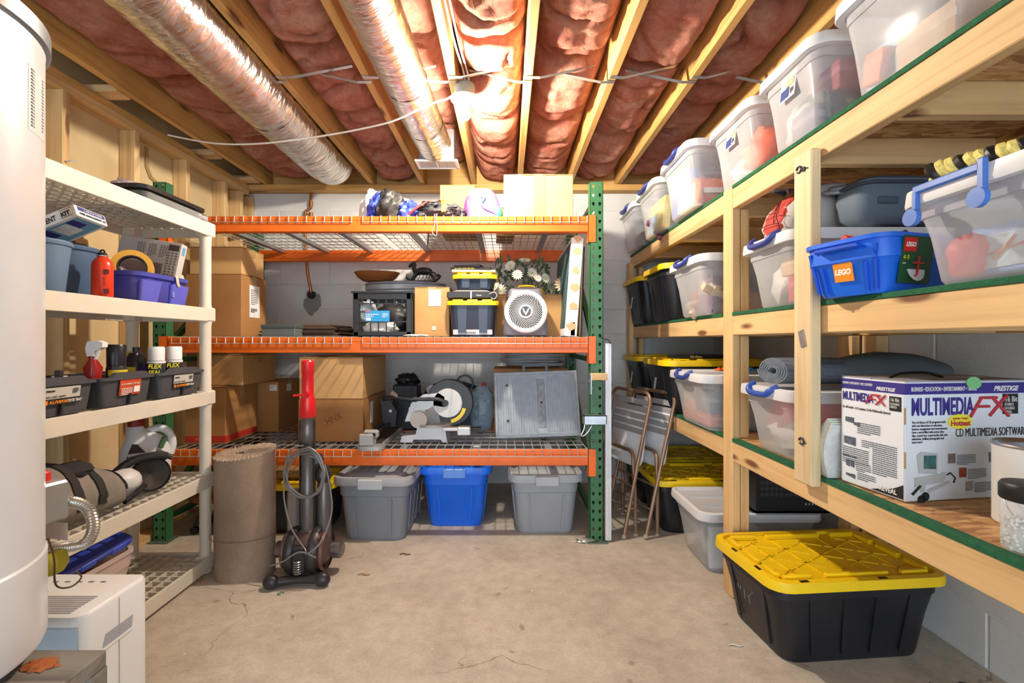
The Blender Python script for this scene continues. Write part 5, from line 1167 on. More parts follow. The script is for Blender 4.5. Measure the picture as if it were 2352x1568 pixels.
for k, (c, dz, wd) in enumerate((((214,206,194),0,.27), ((38,38,42),.015,.25), ((30,30,34),.03,.17))):
    bo = thing('book', ('cream book lying on the smaller yellow lid', 'black book with pale spine letters above the cream book', 'thin black case on top of the book pile')[k], 'book', (PX(1086-4*k,2.87), 3.0, D2+.397+dz), R((2,-3,-12)[k])); B().span(-wd/2,wd/2,-.09,.09,0,.0145,.002).obj('cover', mat(c, .6), bo, 0); B().span(-wd/2+.003,wd/2-.003,-.0905,.086,.003,.0115).obj('page_block', PAPER if k == 0 else mat((70,70,74),.6), bo, 0)
    if k == 1: lines('spine_print', bo, (-.1,-.092,.004), (1,0,0), (0,0,1), .2, 1, .01, mat((220,210,90), .6, var=0), .006)
# carton with flowers, yellow case
t, w_, d, h = carton('open cardboard carton behind the tower fan heater', PX(1140,3.06), PX(1291,3.06), 3.06, .36, D2, PZ(677,3.06)-D2, CARD, 0, 'x')
yc = thing('yellow_case', 'yellow plastic case standing behind the fan heater', 'case', (PX(1211,3.05), 3.18, D2+PZ(677,3.06)-D2+.002)); b = B(); b.loft([rr(.23,.1,.03,0), rr(.23,.1,.03,.03), rr(.21,.08,.03,.045)]); b.obj('case_body', mat((236,186,24), .4), yc, 40); B().tube(crv([(-.05,-.02,.04),(-.045,-.02,.062),(.045,-.02,.062),(.05,-.02,.04)], 5), .006, 8).obj('handle', mat((236,186,24), .4), yc)
fb_ = thing('flower_bouquet', 'white artificial daisies with dark green leaves behind the fan heater', 'flowers', (PX(1205,3.3), 3.3, D2+.28))
PET = mat((226,222,206), .7); LEAF = mat((82,102,72), .7, var=.3, vs=30); rnd = random.Random(11)
def daisy(c, r_, nrm, m=PET):
    q = Vector(nrm).to_track_quat('Z','Y').to_matrix().to_4x4(); b = B(); b.X = Matrix.Translation(c) @ q
    for k in range(14):
        a = 2*PI*k/14; ca, sa = math.cos(a), math.sin(a); w_ = .16*r_
        b.add([(.15*r_*ca-w_*.4*sa,.15*r_*sa+w_*.4*ca,.002),(.15*r_*ca+w_*.4*sa,.15*r_*sa-w_*.4*ca,.002),(.7*r_*ca+w_*sa,.7*r_*sa-w_*ca,.010),(r_*ca,r_*sa,.004),(.7*r_*ca-w_*sa,.7*r_*sa+w_*ca,.010)], [(0,1,2,3,4)])
        b.add([(.15*r_*ca-w_*.4*sa,.15*r_*sa+w_*.4*ca,.001),(.15*r_*ca+w_*.4*sa,.15*r_*sa-w_*.4*ca,.001),(.7*r_*ca+w_*sa,.7*r_*sa-w_*ca,.0085),(r_*ca,r_*sa,.0028),(.7*r_*ca-w_*sa,.7*r_*sa+w_*ca,.0085)], [(4,3,2,1,0)])
    f = b.obj('flower_head', m, fb_, 0); q2 = B(); q2.X = b.X; q2.lathe([(.16*r_,0),(.17*r_,.006),(.08*r_,.012)], 10); q2.obj('flower_centre', mat((206,186,90), .8), f)
for px, py, dy, r_, nn in ((1205,600,0,.045,(0,-.6,1)), (1172,612,-.02,.045,(-.5,-1,.5)), (1222,628,-.03,.04,(.3,-1,.3)), (1188,632,-.06,.04,(0,-1,.3)), (1252,640,0,.04,(.6,-1,.3)), (1140,635,-.02,.035,(-1,-.6,.2)), (1150,668,-.06,.05,(-.5,-1,-.1)), (1140,660,-.05,.04,(-1,-.8,.4)), (1290,655,.0,.06,(.3,-1,.2)), (1235,640,-.05,.03,(.2,-1,.4))):
    Yq = 3.25+dy; daisy(Vector((PX(px,Yq)-fb_.location.x, Yq-fb_.location.y, PZ(py,Yq)-fb_.location.z)), r_, nn, PET if px < 1280 else mat((222,196,160), .7))
for k in range(130):
    px = rnd.uniform(1135,1265); py = rnd.uniform(600,672); Yq = 3.3+rnd.uniform(-.06,.06)
    b = B(); b.X = Matrix.Translation((PX(px,Yq)-fb_.location.x, Yq-fb_.location.y, PZ(py,Yq)-fb_.location.z)) @ Euler((rnd.uniform(0,6),rnd.uniform(0,6),rnd.uniform(0,6))).to_matrix().to_4x4()
    l = rnd.uniform(.04,.075); b.add([(0,0,0),(l*.3,.010,.004),(l*.7,.010,.005),(l,0,0),(l*.7,-.010,.005),(l*.3,-.010,.004)], [(0,1,2,3),(0,3,4,5)]); b.add([(0,0,-.001),(l*.3,.010,.003),(l*.7,.010,.004),(l,0,-.001),(l*.7,-.010,.004),(l*.3,-.010,.003)], [(3,2,1,0),(5,4,3,0)]); b.obj('leaf', LEAF, fb_, 0)
for k in range(12):
    a = rnd.uniform(-.1,.12); b = B(); b.tube([(a*.3,rnd.uniform(-.02,.02),-.25),(a,rnd.uniform(-.03,.03),rnd.uniform(-.02,.06))], .0025, 5); b.obj('stem', mat((70,72,50), .8), fb_)
# fan heater
fh = thing('fan_heater', 'grey fan heater with round white spiral grille on the middle level', 'heater', (PX(1208,2.8), 2.9, D2), 0, None); FHM = mat((104,104,112), .4, var=.04)
b = B(); b.loft([rr(.272,.15,.03,.006,4), rr(.275,.155,.03,.012,4), rr(.25,.15,.03,.15,4,.0,.008), rr(.2,.12,.03,.275,4,0,.02), rr(.185,.1,.03,.292,4,0,.024), rr(.15,.07,.02,.296,4,0,.024)]); b.obj('housing', FHM, fh, 45)
B().at((0,.0,.292)).span(-.07,.07,-.03,.05,-.006,.006,.004).obj('top_handle', mat((58,56,58), .5), fh, 0)
for x in (-.1,.1): B().span(x-.02,x+.02,-.05,.05,0,.008).obj('foot', BLACK, fh, 0)
g = Matrix.Translation((0,-.0715,.148)) @ Euler((R(90-5),0,0)).to_matrix().to_4x4()
b = B(); b.X = g; b.lathe([(.128,-.004),(.128,.008),(.12,.014),(.108,.012),(.1,.004),(.1,-.004)], 48, False, False); b.obj('grille_ring', WHITEP, fh)
b = B(); b.X = g; b.lathe([(.1,-.002),(.0,-.002)], 32, False, False); b.obj('dark_core', mat((26,26,28), .8), fh, 0)
b = B(); b.X = g
for k in range(36):
    a0 = 2*PI*k/36; b.tube([((.034+.068*s_)*math.cos(a0+1.0*s_), (.034+.068*s_)*math.sin(a0+1.0*s_), .006) for s_ in (0,.2,.4,.6,.8,1)], .0017, 5)
b.obj('spiral_grille', WHITEP, fh)
b = B(); b.X = g; b.lathe([(.04,.002),(.04,.012),(.034,.014),(.03,.012)], 32, False, False); b.obj('hub_ring', WHITEP, fh)
b = B(); b.X = g; b.lathe([(.032,.004),(.032,.0125),(.0,.0128)], 32, False, False); b.obj('hub_badge', mat((70,72,78), .4), fh, 0)
b = B(); b.X = g; b.prism([(-.022,.018),(-.012,.018),(0,-.012),(.012,.018),(.022,.018),(.003,-.022),(-.003,-.022)], .013, .0145); b.obj('badge_mark', PAPER, fh, 0)
text('VORNADO', .0085, PAPER, fh, (0,-.0885,.142), (1,0,0), (0,.08,1), align='CENTER', sx=.9)
b = B()
for k in range(14): b.at((-.137+.0033*k*.55, -.02, .02+.017*k), (0, R(7), 0)); b.span(-.004,.006,-.03,.06,-.002,.002)
b.obj('side_vent', BLACK, fh, 0)
# boards leaning at the right end
cv = thing('canvas_edge_board', 'tall white boxed canvas with torn brown tape on its edge', 'canvas', (PX(1311,2.8), 2.80, D2), 0, None, (0, R(4), 0))
B().span(-.036,.036,0,.75,0,.585,.003).obj('canvas_box', mat((228,226,220), .7), cv, 0)
for k, z in enumerate((.03,.15,.26,.36,.475,.55)):
    q = B(); rn = random.Random(k+3); ring = [((.03*(1+rn.uniform(-.35,.2)))*math.cos(a)*(1.0 if k != 3 else .6), .022*(1+rn.uniform(-.3,.25))*math.sin(a)) for a in [2*PI*j/12 for j in range(12)]]
    q.loft([[(x+.002, -.0004, z+.03+y) for x, y in ring], [(x+.002, -.0016, z+.03+y) for x, y in ring]]); q.obj('torn_tape', mat((204,172,128), .7), cv, 0)
B().at((-.0365,.0,0)).span(-.001,0,.02,.72,.05,.56).obj('canvas_picture', mat((60,96,104), .6, var=.6, vs=6), cv, 0)
for k, (x, yy, hh, th, c, lb) in enumerate(((.415,2.86,.5,.02,(32,34,44),'dark framed board leaning next to the white canvas'), (.438,2.83,.57,.008,(196,162,112),'thin brown fibreboard sheet next to the green upright'), (.455,2.9,.55,.012,(40,46,50),'black board behind the fibreboard sheet at the upright'))):
    o = thing('leaning_board', lb, 'board', (x, yy, D2), 0, None, (0, R(2.0), 0)); B().span(-th/2,th/2,0,.7,0,hh,.002).obj('sheet', mat(c, .6), o, 0); B().span(-th/2-.0012,-th/2,.02,.68,.02,hh-.02).obj('face_sheet', mat(tuple(min(255,int(v*1.15)+8) for v in c), .6), o, 0)
ob = thing('white_caddy', 'small white plastic caddy standing between the leaning boards', 'caddy', (.392, 2.80, D2)); B().span(-.018,.018,0,.045,0,.09,.006).obj('caddy_body', WHITEP, ob, 0); B().span(-.019,.019,.002,.03,-.0,.008,.002).obj('red_base', mat((196,80,60), .5), ob, 0)
# ---- lowest level
t, w_, d, h = carton('heavy duty cardboard carton with red stripe on the lowest level', -1.95, -1.705, 2.88, .36, D1, .345, CARD2, 0, 'x')
B().span(-w_/2-.001,w_/2+.001,-d/2-.001,d/2+.001,.012,.05).obj('red_stripe', mat((186,48,34), .6), t, 0); text('HEAVY', .03, mat((230,150,120), .6, var=0), t, (-.06,-d/2-.0015,.02), (1,0,0), (0,0,1), sx=1.1)
t, w_, d, h = carton('cardboard carton with small white sticker behind the red striped carton', -1.80, -1.57, 3.27, .34, D1, .345, CARD2, 0, 'x')
sticker('white_sticker', t, (w_/2+.001,-.05,.27), (0,1,0), (0,0,1), .07, .05, PAPER); sticker('front_sticker', t, (w_/2-.06,-d/2-.001,.285), (1,0,0), (0,0,1), .05, .04, PAPER); lines('handwriting', t, (w_/2-.055,-d/2-.0025,.312), (1,0,0), (0,0,1), .036, 2, .012, INK, .004)
carton('cardboard carton stacked on the red striped carton under the middle beam', -1.93, -1.645, 2.96, .42, D1+.35, .19, CARD, 0, 'x')
t, w_, d, h = carton('lower of two stacked cartons beside the red handled vacuum', PX(685,2.95), PX(834,2.95), 2.95, .55, D1, .263, CARD2, 0, 'x')
text('HNX', .07, mat((120,84,50), .8, var=0), t, (-.02,-d/2-.0008,.1), (1,0,.5), (-.5,0,1), sx=.7)
sticker('hanging_label', t, (w_/2+.001,-.12,.09), (0,1,0), (0,0,1), .06, .14, PAPER)
t, w_, d, h = carton('upper of two stacked cartons beside the red handled vacuum', PX(687,2.95), PX(833,2.95), 2.95, .56, D1+.267, .255, CARD3, 0, 'x')
# tile cutter
tc = thing('tile_cutter', 'grey tile cutter with twin rails lying along the lowest deck', 'tool', (-.785, 2.73, D1)); AL = mat((168,166,164), .45, .4, var=.06); DR = mat((70,70,74), .35, .8)
b = B(); b.loft([rr(.155,.11,.04,0,4,0,.03), rr(.155,.11,.04,.022,4,0,.03)]); b.obj('foot_plate', AL, tc, 40)
B().span(-.06,.055,.07,.80,.004,.022,.003).obj('base_rail', mat((96,94,92), .4, .6), tc, 0); B().span(.055,.062,.07,.80,.0,.03,.001).obj('edge_rail', AL, tc, 0); B().span(-.062,-.055,.07,.80,.0,.03,.001).obj('edge_rail', AL, tc, 0)
B().at((-.02,-.012,.022), (0,0,0)).span(-.042,.042,-.004,.014,0,.072,.008).obj('end_stop', AL, tc, 0)
for y in (.06, .76): B().span(-.055,.035,y-.02,y+.025,.055,.105,.012).obj('rail_bracket', AL, tc, 0); B().span(-.04,.02,y-.015,y+.02,.022,.056,.004).obj('bracket_foot', AL, tc, 0)
for x in (-.032,.012): B().at((x,0,.08)).lathe([(.011,.03),(.011,.80)], 12, ax='y').obj('slide_rail', DR, tc)
cr = B(); cr.at((.0,.42,.06)).prism([(-.03,0),(.05,0),(.06,.1),(.02,.17),(-.05,.19),(-.04,.12)], -.012, .012, 'y'); cr.obj('cutter_carriage', mat((36,36,40), .5), tc, 0)
B().at((.02,.405,.165)).lathe([(.01,-.006),(.01,.002),(.005,.003)], 14, ax='y').obj('pivot_ring', STEEL, tc)
b = B(); b.tube(crv([(-.03,.42,.24),(.0,.4,.25),(.1,.38,.255),(.26,.36,.25)], 6), [.016]*8+[.012]*11, 10); b.obj('lever_handle', mat((44,42,42), .5), tc)
# mitre saw
ms = thing('mitre_saw', 'white and black mitre saw standing on the lowest wire deck', 'saw', (PX(985,3.0), 3.02, D1)); SW = mat((196,198,200), .4, .2, var=.04); SBk = mat((40,40,44), .45)
b = B(); b.prism([(-.165,0),(-.09,0),(-.085,.018),(.085,.018),(.095,0),(.125,0),(.12,.03),(.11,.095),(-.06,.095),(-.07,.05),(-.155,.04)], -.09, .07, 'y'); b.obj('saw_base', SW, ms, 0)
B().at((.03,0,.095)).lathe([(.125,0),(.125,.012),(.12,.016)], 36).obj('turntable', mat((160,158,150), .5, .3), ms)
B().span(.1,.25,-.12,-.06,.075,.095,.004).obj('mitre_arm', SW, ms, 0); B().span(.19,.27,-.13,-.05,.05,.1,.006).obj('mitre_lock', SW, ms, 0); B().at((.3,-.09,.085)).lathe([(.012,-.035),(.014,.035)], 12, ax='x').obj('lock_knob', SBk, ms)
B().span(-.14,-.02,.03,.045,.11,.2,.004).obj('fence', SW, ms, 0); B().span(.09,.2,.03,.045,.11,.17,.004).obj('fence', SW, ms, 0)
B().at((.13,-.0,.235)).lathe([(.145,-.02),(.15,-.01),(.15,.03),(.14,.035)], 44, ax='y').obj('blade_guard', SBk, ms)
B().at((.12,-.022,.235)).lathe([(.09,-.008),(.092,.0),(.092,.006)], 40, ax='y').obj('guard_disc', mat((206,208,206), .5), ms)
B().at((.105,-.034,.235)).lathe([(.02,-.006),(.022,.006)], 18, ax='y').obj('arbor_bolt', SBk, ms)
b = B(); b.at((.12,-.008,.22)); ring = []
for k in range(60):
    a = 2*PI*k/60; ring.append(((.125 if k % 2 else .119)*math.cos(a), (.125 if k % 2 else .119)*math.sin(a)))
b.prism(ring, -.001, .001, 'y'); b.obj('blade', STEEL, ms, 0)
b = B(); pts = [(.035*0,0)]
b.at((.12,-.03,.225)); b.prism([(.095*math.cos(a),.095*math.sin(a)) for a in [R(-78+6*k) for k in range(12)]]+[(.118*math.cos(a),.118*math.sin(a)) for a in [R(-12-6*k) for k in range(12)]], -.002, .002, 'y'); b.obj('yellow_guard', mat((232,206,40), .4), ms, 0)
b = B(); b.prism([(-.15,.12),(-.11,.235),(-.04,.285),(.06,.30),(.1,.275),(.1,.21),(.04,.22),(-.02,.19),(-.09,.12)], -.03, .03, 'y'); b.obj('saw_arm', SW, ms, 0)
B().at((-.05,.0,.14)).lathe([(.052,-.1),(.055,.05),(.04,.07)], 24, ax='y').obj('motor', mat((186,182,172), .45), ms)
b = B(); b.prism([(-.01,.11),(.08,.11),(.06,.2),(.0,.24),(-.01,.2)], -.055, -.05, 'y'); b.obj('clear_shield', GLASS, ms, 0)
b = B(); b.tube(crv([(-.19,-.045,.275),(-.12,-.05,.265),(-.03,-.05,.262),(.06,-.05,.262),(.1,-.045,.245)], 6), [.018]*10+[.012]*15, 10); b.obj('handle', SBk, ms)
B().at((-.185,-.045,.275), (0,R(-55),0)).lathe([(.012,0),(.016,.05),(.013,.055)], 12).obj('handle_cap', mat((150,132,112), .5), ms)
# tool caddy and boxes behind the saw
tl = thing('tool_caddy', 'black plastic tool caddy crowded with tools behind the mitre saw', 'caddy', (PX(1030,3.45), 3.5, D1)); b = B(); b.loft([rr(.42,.24,.04,0), rr(.46,.28,.05,.17), rr(.47,.29,.05,.2), rr(.44,.26,.05,.2), rr(.4,.22,.04,.03)]); b.obj('caddy_body', mat((52,58,66), .5), tl, 40)
b = B(); b.tube(crv([(-.2,0,.2),(-.1,-.02,.30),(.1,-.02,.31),(.2,0,.28)], 6), .016, 8); b.obj('caddy_handle', BLACK, tl)
b = B().at((.12,-.05,.32)); b.lathe([(.05,-.015),(.065,-.015),(.065,.015),(.05,.015),(.05,-.015)], 24, False, False, 'y'); b.obj('handle_ring', SBk, tl)
for k, (x, c, hh, lb) in enumerate(((-.17,(40,40,44),.36,'dark pointed trowel'), (-.1,(206,210,212),.27,'round white gauge'), (-.02,(90,84,70),.29,'brown wooden tool'), (.08,(50,50,54),.3,'dark grey pry tool'), (.2,(200,40,40),.3,'red handled driver'))):
    o = thing('hand_tool', lb+' standing in the black tool caddy', 'tool', (tl.location.x+x, 3.46+.02*(k % 2), D1+.034), 0, None, (R(5), R(-12+6*k), 0))
    if k == 0: B().prism([(-.035,.1),(.035,.1),(.002,hh)], -.004, .004, 'y').obj('blade', mat(c,.5), o, 0); B().lathe([(.012,0),(.012,.1)], 10).obj('handle', BLACK, o)
    elif k == 1: B().lathe([(.01,0),(.01,.22)], 10).obj('stem', DARK, o); B().at((0,0,.24)).lathe([(.035,-.01),(.035,.01)], 22, ax='y').obj('dial', mat(c,.4), o)
    else: B().lathe([(.01,0),(.01,hh*.7)], 8).obj('shaft', STEEL, o); B().lathe([(.014,hh*.7),(.018,hh*.8),(.014,hh)], 12).obj('handle', mat(c,.4), o)
tb2 = thing('black_case', 'tall black tool case standing behind the tile cutter', 'case', (PX(935,3.4), 3.4, D1)); B().span(-.09,.09,-.06,.06,0,.32,.01).obj('case_body', mat((28,28,32), .5), tb2, 0); B().span(-.02,-.01,-.066,-.06,.02,.3).obj('case_rib', BLACK, tb2, 0); B().span(.03,.04,-.066,-.06,.02,.3).obj('case_rib', BLACK, tb2, 0)
b = B(); b.blob((0,0,.35), (.08,.06,.045), .4, 4, 7, 20, 12, .32); b.obj('black_bundle', BLACK, tb2, 60)
bg = thing('bottle_bag', 'clear bag of small water bottles beside the grey tray', 'bag', (PX(1106,3.35), 3.35, D1)); b = B(); b.blob((0,0,.15), (.09,.08,.16), .12, 3, 5, 30, 20, 0.0, .8); b.obj('bag_film', clear('bag_film', (176,206,222), .3, .15), bg, 60)
for k in range(9):
    x = -.045+.045*(k % 3); z = .02+.075*(k//3); q = B().at((x,-.015+.02*(k % 2),z+.03), (R(70),0,R(12*(k % 3)))); q.lathe([(.018,-.05),(.02,-.03),(.02,.02),(.009,.035),(.009,.045)], 14); o = q.obj('bottle', FILM, bg); q2 = B(); q2.X = q.X; q2.lathe([(.0115,-.062),(.0115,-.05)], 12); q2.obj('bottle_cap', WHITEP, o)
# grey ribbed tray
t, w_, d, h = carton('flat cardboard carton behind the grey ribbed tray', -.085, .42, 3.24, .36, D1, .435, CARD2, 0, 'x')
tr = thing('ribbed_tray', 'grey ribbed plastic tray leaning upright on the lowest deck', 'tray', (.205, 3.03, D1+.012), 0, None, (R(-14), R(-2), 0)); TRM = mat((156,162,170), .4, var=.15, vs=25)
b = B(); hw, hh = .272, .425
b.span(-hw,hw,0,.018,0,hh,.004).span(-hw,hw,-.012,0,0,.02,.003).span(-hw,hw,-.012,0,hh-.02,hh,.003).span(-hw,-hw+.018,-.012,0,.02,hh-.02,.003).span(hw-.018,hw,-.012,0,.02,hh-.02,.003); b.obj('tray_panel', TRM, tr, 0)
for k in range(30):
    x = -hw+.035+(2*hw-.07)*k/29
    if abs(x-.03) > .03: B().span(x-.003,x+.003,-.007,0.001,.035,hh-.035,.001).obj('rib', TRM, tr, 0)
B().span(.005,.055,-.004,.001,.06,hh-.05,.002).obj('centre_strip', mat((132,136,142), .5, var=.4, vs=30), tr, 0)
for x, z in ((-.19,.34),(-.19,.11),(.03,.22)): B().at((x,-.008,z)).lathe([(.008,-.003),(.008,.004)], 12, ax='y').obj('screw_hole', DARK, tr)
b = B(); b.span(-.085,.085,.0,.012,hh+.035,hh+.06,.003).span(-.085,-.065,.0,.012,hh,hh+.04,.003).span(.065,.085,.0,.012,hh,hh+.04,.003)
for k in range(10): b.span(-.078+.0165*k,-.07+.0165*k,-.003,.0,hh+.038,hh+.058)
b.obj('carry_grip', mat((96,102,110), .45), tr, 0)
hs = thing('hose_coil', 'coiled grey hose lying on the flat carton under the middle deck', 'hose', (.19, 3.42, D1+.437)); b = B(); pts = []
for k in range(220):
    a = 2*PI*k/40; r_ = .2-.012*math.sin(k*.11); pts.append((r_*math.cos(a)+.012*math.sin(k*.05), r_*math.sin(a)*.75, .012+.0195*(k/40)+.004*math.sin(k*.3)))
b.tube(pts, .011, 7); b.obj('hose', mat((150,154,156), .5), hs)
# ================================================================== FLOOR ITEMS
LG = mat((176,180,184), .45)
tote('storage_tote', 'grey lidded tote on the floor right of the vacuum', (PX(860,2.75)-.0, 3.0, 0), R(90-2), .60, .47, .40, mat((128,132,140), .45, var=.04, bmp=.05, bs=150), mat((152,154,158), .45), 'rough', 'grey totes under the rack', LG, .84)
tote('storage_tote', 'grey lidded tote on the floor next to the green rack upright', (PX(1252,2.82), 3.1, 0), R(90+2), .60, .455, .39, GREYP, mat((166,170,174), .45), 'rough', 'grey totes under the rack', LG, .84)
tote('storage_tote', 'bright blue lidded tote between the two grey totes', (PX(1045,2.95), 3.16, 0), R(90), .50, .46, .405, BLUEP, BLUEP, 'rough', None, mat((90,140,220), .4), .80)
tote('storage_tote', 'black tote with yellow lid behind the vacuum and carpet roll', (-1.285, 3.02, 0), R(3), .5, .4, .315, BLACKP, YELLOW, 'hd', None)
bl = thing('burlap_sack', 'folded brown burlap sack on the yellow lid behind the vacuum', 'sack', (-1.33, 3.0, .318)); b = B(); b.blob((0,0,.04), (.14,.13,.045), .15, 3, 6, 30, 14, 0.0, .8); b.obj('sack_cloth', mat((150,112,66), .95, var=.3, vs=90, bmp=.6, bs=260), bl, 60)
b = B(); b.tube(crv([(-.12,-.1,.05),(-.04,-.13,.06),(.06,-.13,.06),(.12,-.09,.05)], 5), .006, 6); b.obj('sack_hem', mat((120,88,50), .95), bl)
# carpet roll
cr_ = thing('carpet_roll', 'brown carpet remnant rolled and standing upright beside the plastic shelving', 'carpet', (-1.315, 2.375, 0))
def weave():
    m, t, p = nt('carpet_back'); v = coords(t, (1,1,1), False); wv = N(t, 'ShaderNodeTexWave', wave_type='BANDS', bands_direction='Z'); wv.inputs['Scale'].default_value = 45; wv.inputs['Distortion'].default_value = 1.5; t.links.new(v, wv.inputs['Vector'])
    g = noise(t, v, 150, 4, .7); f = noise(t, v, 4, 4)
    col = ramp(t, f, [(.3, lin((150,129,110))), (.7, lin((174,152,132)))]); col = mixc(t, .35, col, ramp(t, g, [(.35, (.35,.3,.27)), (.65, (1,1,1))]), 'MULTIPLY'); col = mixc(t, .25, col, ramp(t, wv.outputs['Fac'], [(.2, (.45,.4,.36)), (.6, (1,1,1))]), 'MULTIPLY')
    t.links.new(col, p.inputs['Base Color']); p.inputs['Roughness'].default_value = .95; bump(t, p, g, .6, .004); return m
b = B(); H0 = .625; n = 150; turns = 3.4; ctr = []
def top(x, y): return H0-.02+.22*(y*.6+.0)+.09*x
for k in range(n+1):
    s_ = k/n; a = 2*PI*turns*s_-1.1; r_ = .30+.70*s_; ctr.append((.148*r_*math.cos(a), .112*r_*math.sin(a)))
def nr(k):
    p, q = ctr[max(k-1,0)], ctr[min(k+1,n)]; d = Vector((q[0]-p[0], q[1]-p[1])).normalized(); return Vector((d.y, -d.x))
vs, fs = [], []
for k in range(n+1):
    x, y = ctr[k]; nn = nr(k)*.008
    for sgn in (1,-1):
        X_, Y_ = x+nn.x*sgn, y+nn.y*sgn; vs += [(X_, Y_, .0), (X_, Y_, top(X_,Y_))]
for k in range(n):
    a, c = k*4, (k+1)*4; fs += [(a,c,c+1,a+1),(a+2,a+3,c+3,c+2),(a+1,c+1,c+3,a+3),(a,a+2,c+2,c)]
fs += [(0,1,3,2),(n*4,n*4+2,n*4+3,n*4+1)]
b.add(vs, fs); b.obj('carpet_backing', weave(), cr_, 50)
pl_ = B(); rnd = random.Random(5)
for k in range(5200):
    s_ = rnd.random(); i = min(int(s_*n), n-1); x, y = ctr[i]; nn = nr(i); off = rnd.uniform(-.020,.007); x += nn.x*off; y += nn.y*off; z = top(x,y)-.003; h_ = rnd.uniform(.006,.016); e = .0036
    pl_.add([(x-e,y-e,z),(x+e,y-e,z),(x,y+e,z),(x+rnd.uniform(-.006,.006),y+rnd.uniform(-.006,.006),z+h_)], [(0,1,3),(1,2,3),(2,0,3)])
pe = pl_.obj('carpet_pile', mat((206,184,158), .95, var=.25, vs=60), cr_, 0); pe['kind'] = 'stuff'
B().lathe([(.14,.26),(.141,.263),(.14,.266)], 4) 
q = B(); q.loft([[(.1565*math.cos(a), .1205*math.sin(a), z) for a in [2*PI*k/48 for k in range(48)]] for z in (.2, .204)], False, False); q.obj('tie_cord', mat((120,100,84), .9), cr_)
# vacuum cleaner
vc = thing('vacuum_cleaner', 'grey upright vacuum with red handle and looped cord in front of the rack', 'vacuum', (PX(707,2.36), 2.36, 0)); VG = mat((96,92,92), .3, .5, var=.08); VD = mat((48,46,48), .4, .2); VR = mat((206,22,30), .3); PLM = mat((92,72,70), .35, .4)
b = B(); b.blob((0,0,.128), (.118,.105,.108), 0, 1, 1, 36, 22); b.obj('ball', PLM, vc)
for sx in (-1,1):
    b = B(); b.at((sx*.055,0,.128)); b.lathe([(.113,-.02),(.119,-.006),(.119,.006),(.112,.02)], 36, False, False, 'x'); b.obj('ball_band', VD, vc)
    b = B(); b.at((sx*.09,0,.128)); b.lathe([(.09,-.012),(.097,.0),(.09,.012)], 32, False, False, 'x'); b.obj('ball_band', mat((112,84,80), .35, .4), vc)
    b = B(); b.at((sx*.135,.03,.115)); b.lathe([(.04,-.03),(.042,.02),(.03,.03)], 24, ax='x'); b.obj('motor_cap', mat((120,112,110), .25, .7), vc)
b = B(); b.tube([(-.115,-.135,.028),(-.05,-.12,.032),(0,-.115,.034),(.05,-.11,.034),(.115,-.115,.036)], [.022,.02,.018,.02,.022], 12); b.obj('axle_bar', VD, vc)
for x, y in ((-.115,-.138),(.115,-.112)): B().at((x,y,.034)).blob((0,0,0), (.038,.03,.0335), 0, 1, 1, 24, 14).obj('stabiliser_wheel', VD, vc)
b = B(); b.span(-.028,.028,-.12,-.085,.06,.19,.008); b.obj('yoke', VD, vc, 0)
b = B(); b.at((0,-.118,.075)); 
for k in range(6): b.X = Matrix.Translation((0,-.118,.062+.011*k)); b.lathe([(.014,0),(.019,.004),(.014,.008)], 16, False, False)
b.obj('hose_collar', mat((150,148,146), .3, .6), vc)
b = B(); b.lathe([(.033,.18),(.034,.2),(.034,.46),(.031,.47),(.031,.66),(.036,.67),(.037,.72),(.034,.73),(.034,.78),(.037,.785)], 28); b.obj('wand', VG, vc)
for k in range(3): B().at((0,0,.64+.014*k)).lathe([(.0335,0),(.036,.004),(.0335,.008)], 24, False, False).obj('wand_ring', mat((70,68,68), .3, .5), vc)
for x in (-.036,.036): B().at((x,-.006,0)).span(-.003,.003,-.006,.006,.19,.77,.001).obj('wand_rail', mat((60,58,58), .3, .6), vc, 0)
B().at((.07,.03,0)).lathe([(.032,.16),(.034,.2),(.034,.44),(.026,.46)], 22).obj('cyclone_tube', VG, vc); B().at((-.07,.02,0)).span(-.035,.025,-.03,.03,.2,.42,.012).obj('bin_clip', mat((128,120,116), .3, .4), vc, 0)
b = B(); b.at((.065,.03,.46)); b.blob((0,0,.03), (.04,.04,.05), .15, 3, 4, 20, 14); b.blob((-.03,-.01,.1), (.035,.03,.04), .2, 3, 8, 18, 12); b.obj('cyclone_head', VD, vc)
b = B(); b.lathe([(.037,.785),(.04,.79),(.036,.86),(.030,.89),(.028,.9),(.0275,1.0),(.030,1.005),(.030,1.06),(.024,1.068),(.0,1.068)], 26); b.obj('handle', VR, vc)
B().at((.004,-.03,.9)).lathe([(.016,-.012),(.016,.008),(.012,.012)], 18, ax='y').obj('release_button', VR, vc); B().at((0,-.03,.9), (0,R(-6),0)).span(-.06,0,-.006,.006,-.006,.006,.003).obj('cord_hook', VR, vc, 0)
CBL = mat((120,116,114), .35, .2)
b = B(); pts = []
for k in range(150):
    a = 2*PI*k/30+PI/2; rx, rz = .10+.006*math.sin(k*.7)-.002*(k//30), .128-.006*(k//30)+.005*math.sin(k*.37); pts.append((.002*(k//30)+rx*math.cos(a), -.05+.006*math.sin(k*.21)+.002*(k//30), .525+rz*math.sin(a)-.01*(k//30)*.5))
b.tube(pts, .0042, 6); b.obj('cord_loops', CBL, vc)
b = B(); b.tube(crv([(-.095,-.05,.5),(-.085,-.07,.4),(-.04,-.1,.28),(.03,-.11,.18),(.06,-.14,.17),(.115,-.12,.22),(.14,-.06,.33),(.125,-.04,.45),(.1,-.04,.56)], 8), .004, 6); b.obj('loose_cord', CBL, vc)
